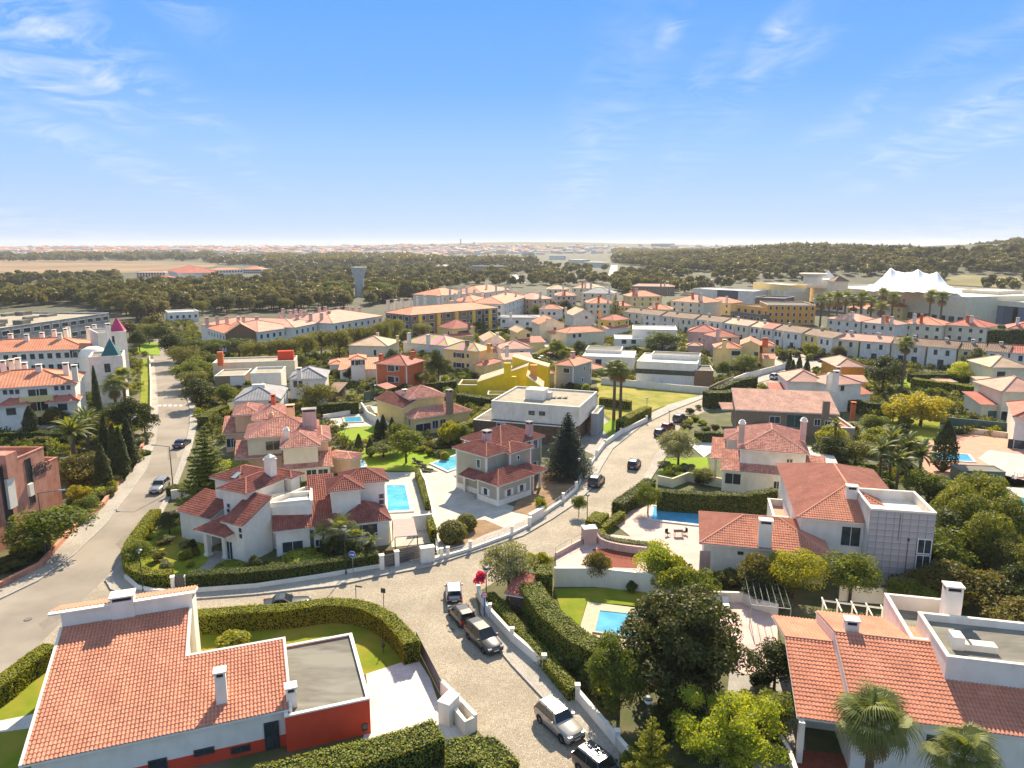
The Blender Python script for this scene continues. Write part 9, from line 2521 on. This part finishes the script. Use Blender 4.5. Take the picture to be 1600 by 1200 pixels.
# grey flat shed roof by the salmon court and small patio set
hs = House('low green shed with flat pale grey roof beside the salmon court', name='shed', cat='shed', wall=M_green_m)
hs.blk(2.4, (1502, 735), (1577, 740), depth=3.2, th=-6, roof='flat', ph=.1, rmat=M_roofgrey, cop=M_roofgrey)
hs = House('open timber garden shelter with pink flat roof behind the golden tree', name='shed', cat='shed', wall=M_wood)
hs.blk(2.6, (1466, 596), (1506, 600), depth=4, th=-6, roof='flat', ph=.1, rmat=M_sal, cop=M_pink)
hs = House('low dark red tiled shed roof by the street wall', name='shed', cat='shed', wall=M_stone, tile=T_red, lod=1)
hs.blk(2.2, (787, 928), (822, 930), depth=4, th=-20, roof='shed', rise=('f', .6))
r = empty('goal_post', P(539, 690), 'thin white goal post on the bright lawn', 'goal post'); m = MB(); m.mat(M_signw); m.tube((0, 0, 0), (0, 0, 3.4), .05, n=6); m.build('pole', r, local=True)
for i, (x, y) in enumerate(((499, 970), (414, 972))):
 q = P(x, y); r = empty('garden_lamp', q, ['low white garden lamp at the middle of the curved hedge', 'low white garden lamp nearer the terracotta roof'][i], 'garden lamp', 'low white garden lamps'); m = MB(); m.mat(M_signw); m.lathe([(.07, 0), (.07, .6), (.16, .62), (.16, .7), (.01, .78)], n=10); m.build('post', r, local=True)
q = P(599, 1020); r = empty('garden_statue', q, 'dark heron shaped garden ornament on the lawn', 'ornament'); m = MB(); m.mat(M_dmetal); m.lathe([(.02, .55), (.14, .6), (.18, .75), (.1, .95), (.04, 1.05), (.03, 1.35), (.07, 1.42), (.01, 1.5)], n=8); m.tube((.04, 0, 0), (.04, 0, .6), .02, n=4); m.tube((-.04, .03, 0), (-.04, 0, .6), .02, n=4); m.tube((0, 0, 1.42), (.22, 0, 1.38), .02, .005, 4); m.build('figure', r, local=True)
def table(lab, x, y, m_):
 q = P(x, y); r = empty('garden_table', q, lab, 'table'); t = MB(); t.mat(m_); t.box(-.6, .6, -.4, .4, .7, .75); t.build('table_top', r, local=True)
 for sx in (-.5, .5):
  for sy in (-.32, .32): l_ = MB(); l_.mat(M_dmetal); l_.tube((sx, sy, 0), (sx, sy, .7), .03, n=5); l_.build('leg', r, local=True)
def chair(lab, x, y, rz, m_, g_):
 q = P(x, y); r = empty('garden_chair', q, lab, 'chair', g_, math.radians(rz)); s_ = MB(); s_.mat(m_); s_.box(-.25, .25, -.25, .25, .42, .47); s_.build('seat', r, local=True); s_ = MB(); s_.mat(m_); s_.box(-.25, .25, .21, .25, .5, .95); s_.build('backrest', r, local=True)
 for sx in (-.22, .22):
  for sy in (-.22, .22): l_ = MB(); l_.mat(M_dmetal); l_.tube((sx, sy, 0), (sx, sy, .42), .02, n=4); l_.build('leg', r, local=True)
table('small dark table on the pink terrace', 1060, 838, M_cush); chair('dark garden chair left on the pink terrace', 1043, 838, 30, M_cush, 'garden chairs on the pink terrace'); chair('dark garden chair right of the terrace table', 1070, 836, -70, M_cush, 'garden chairs on the pink terrace')
table('white table on the right edge patio', 1592, 745, M_cushw); chair('white chair on the right edge patio', 1584, 752, 20, M_cushw, None)
r = empty('parasol', P(1448, 705), 'closed pink parasol by the salmon court', 'parasol'); m = MB(); m.mat(M_metal); m.tube((0, 0, 0), (0, 0, 2.6), .03, n=5); m.build('pole', r, local=True); m = MB(); m.mat(M_pink); m.lathe([(.05, .9), (.22, 1.1), (.16, 1.8), (.05, 2.7), (.01, 2.8)], n=8); m.build('canopy', r, local=True)
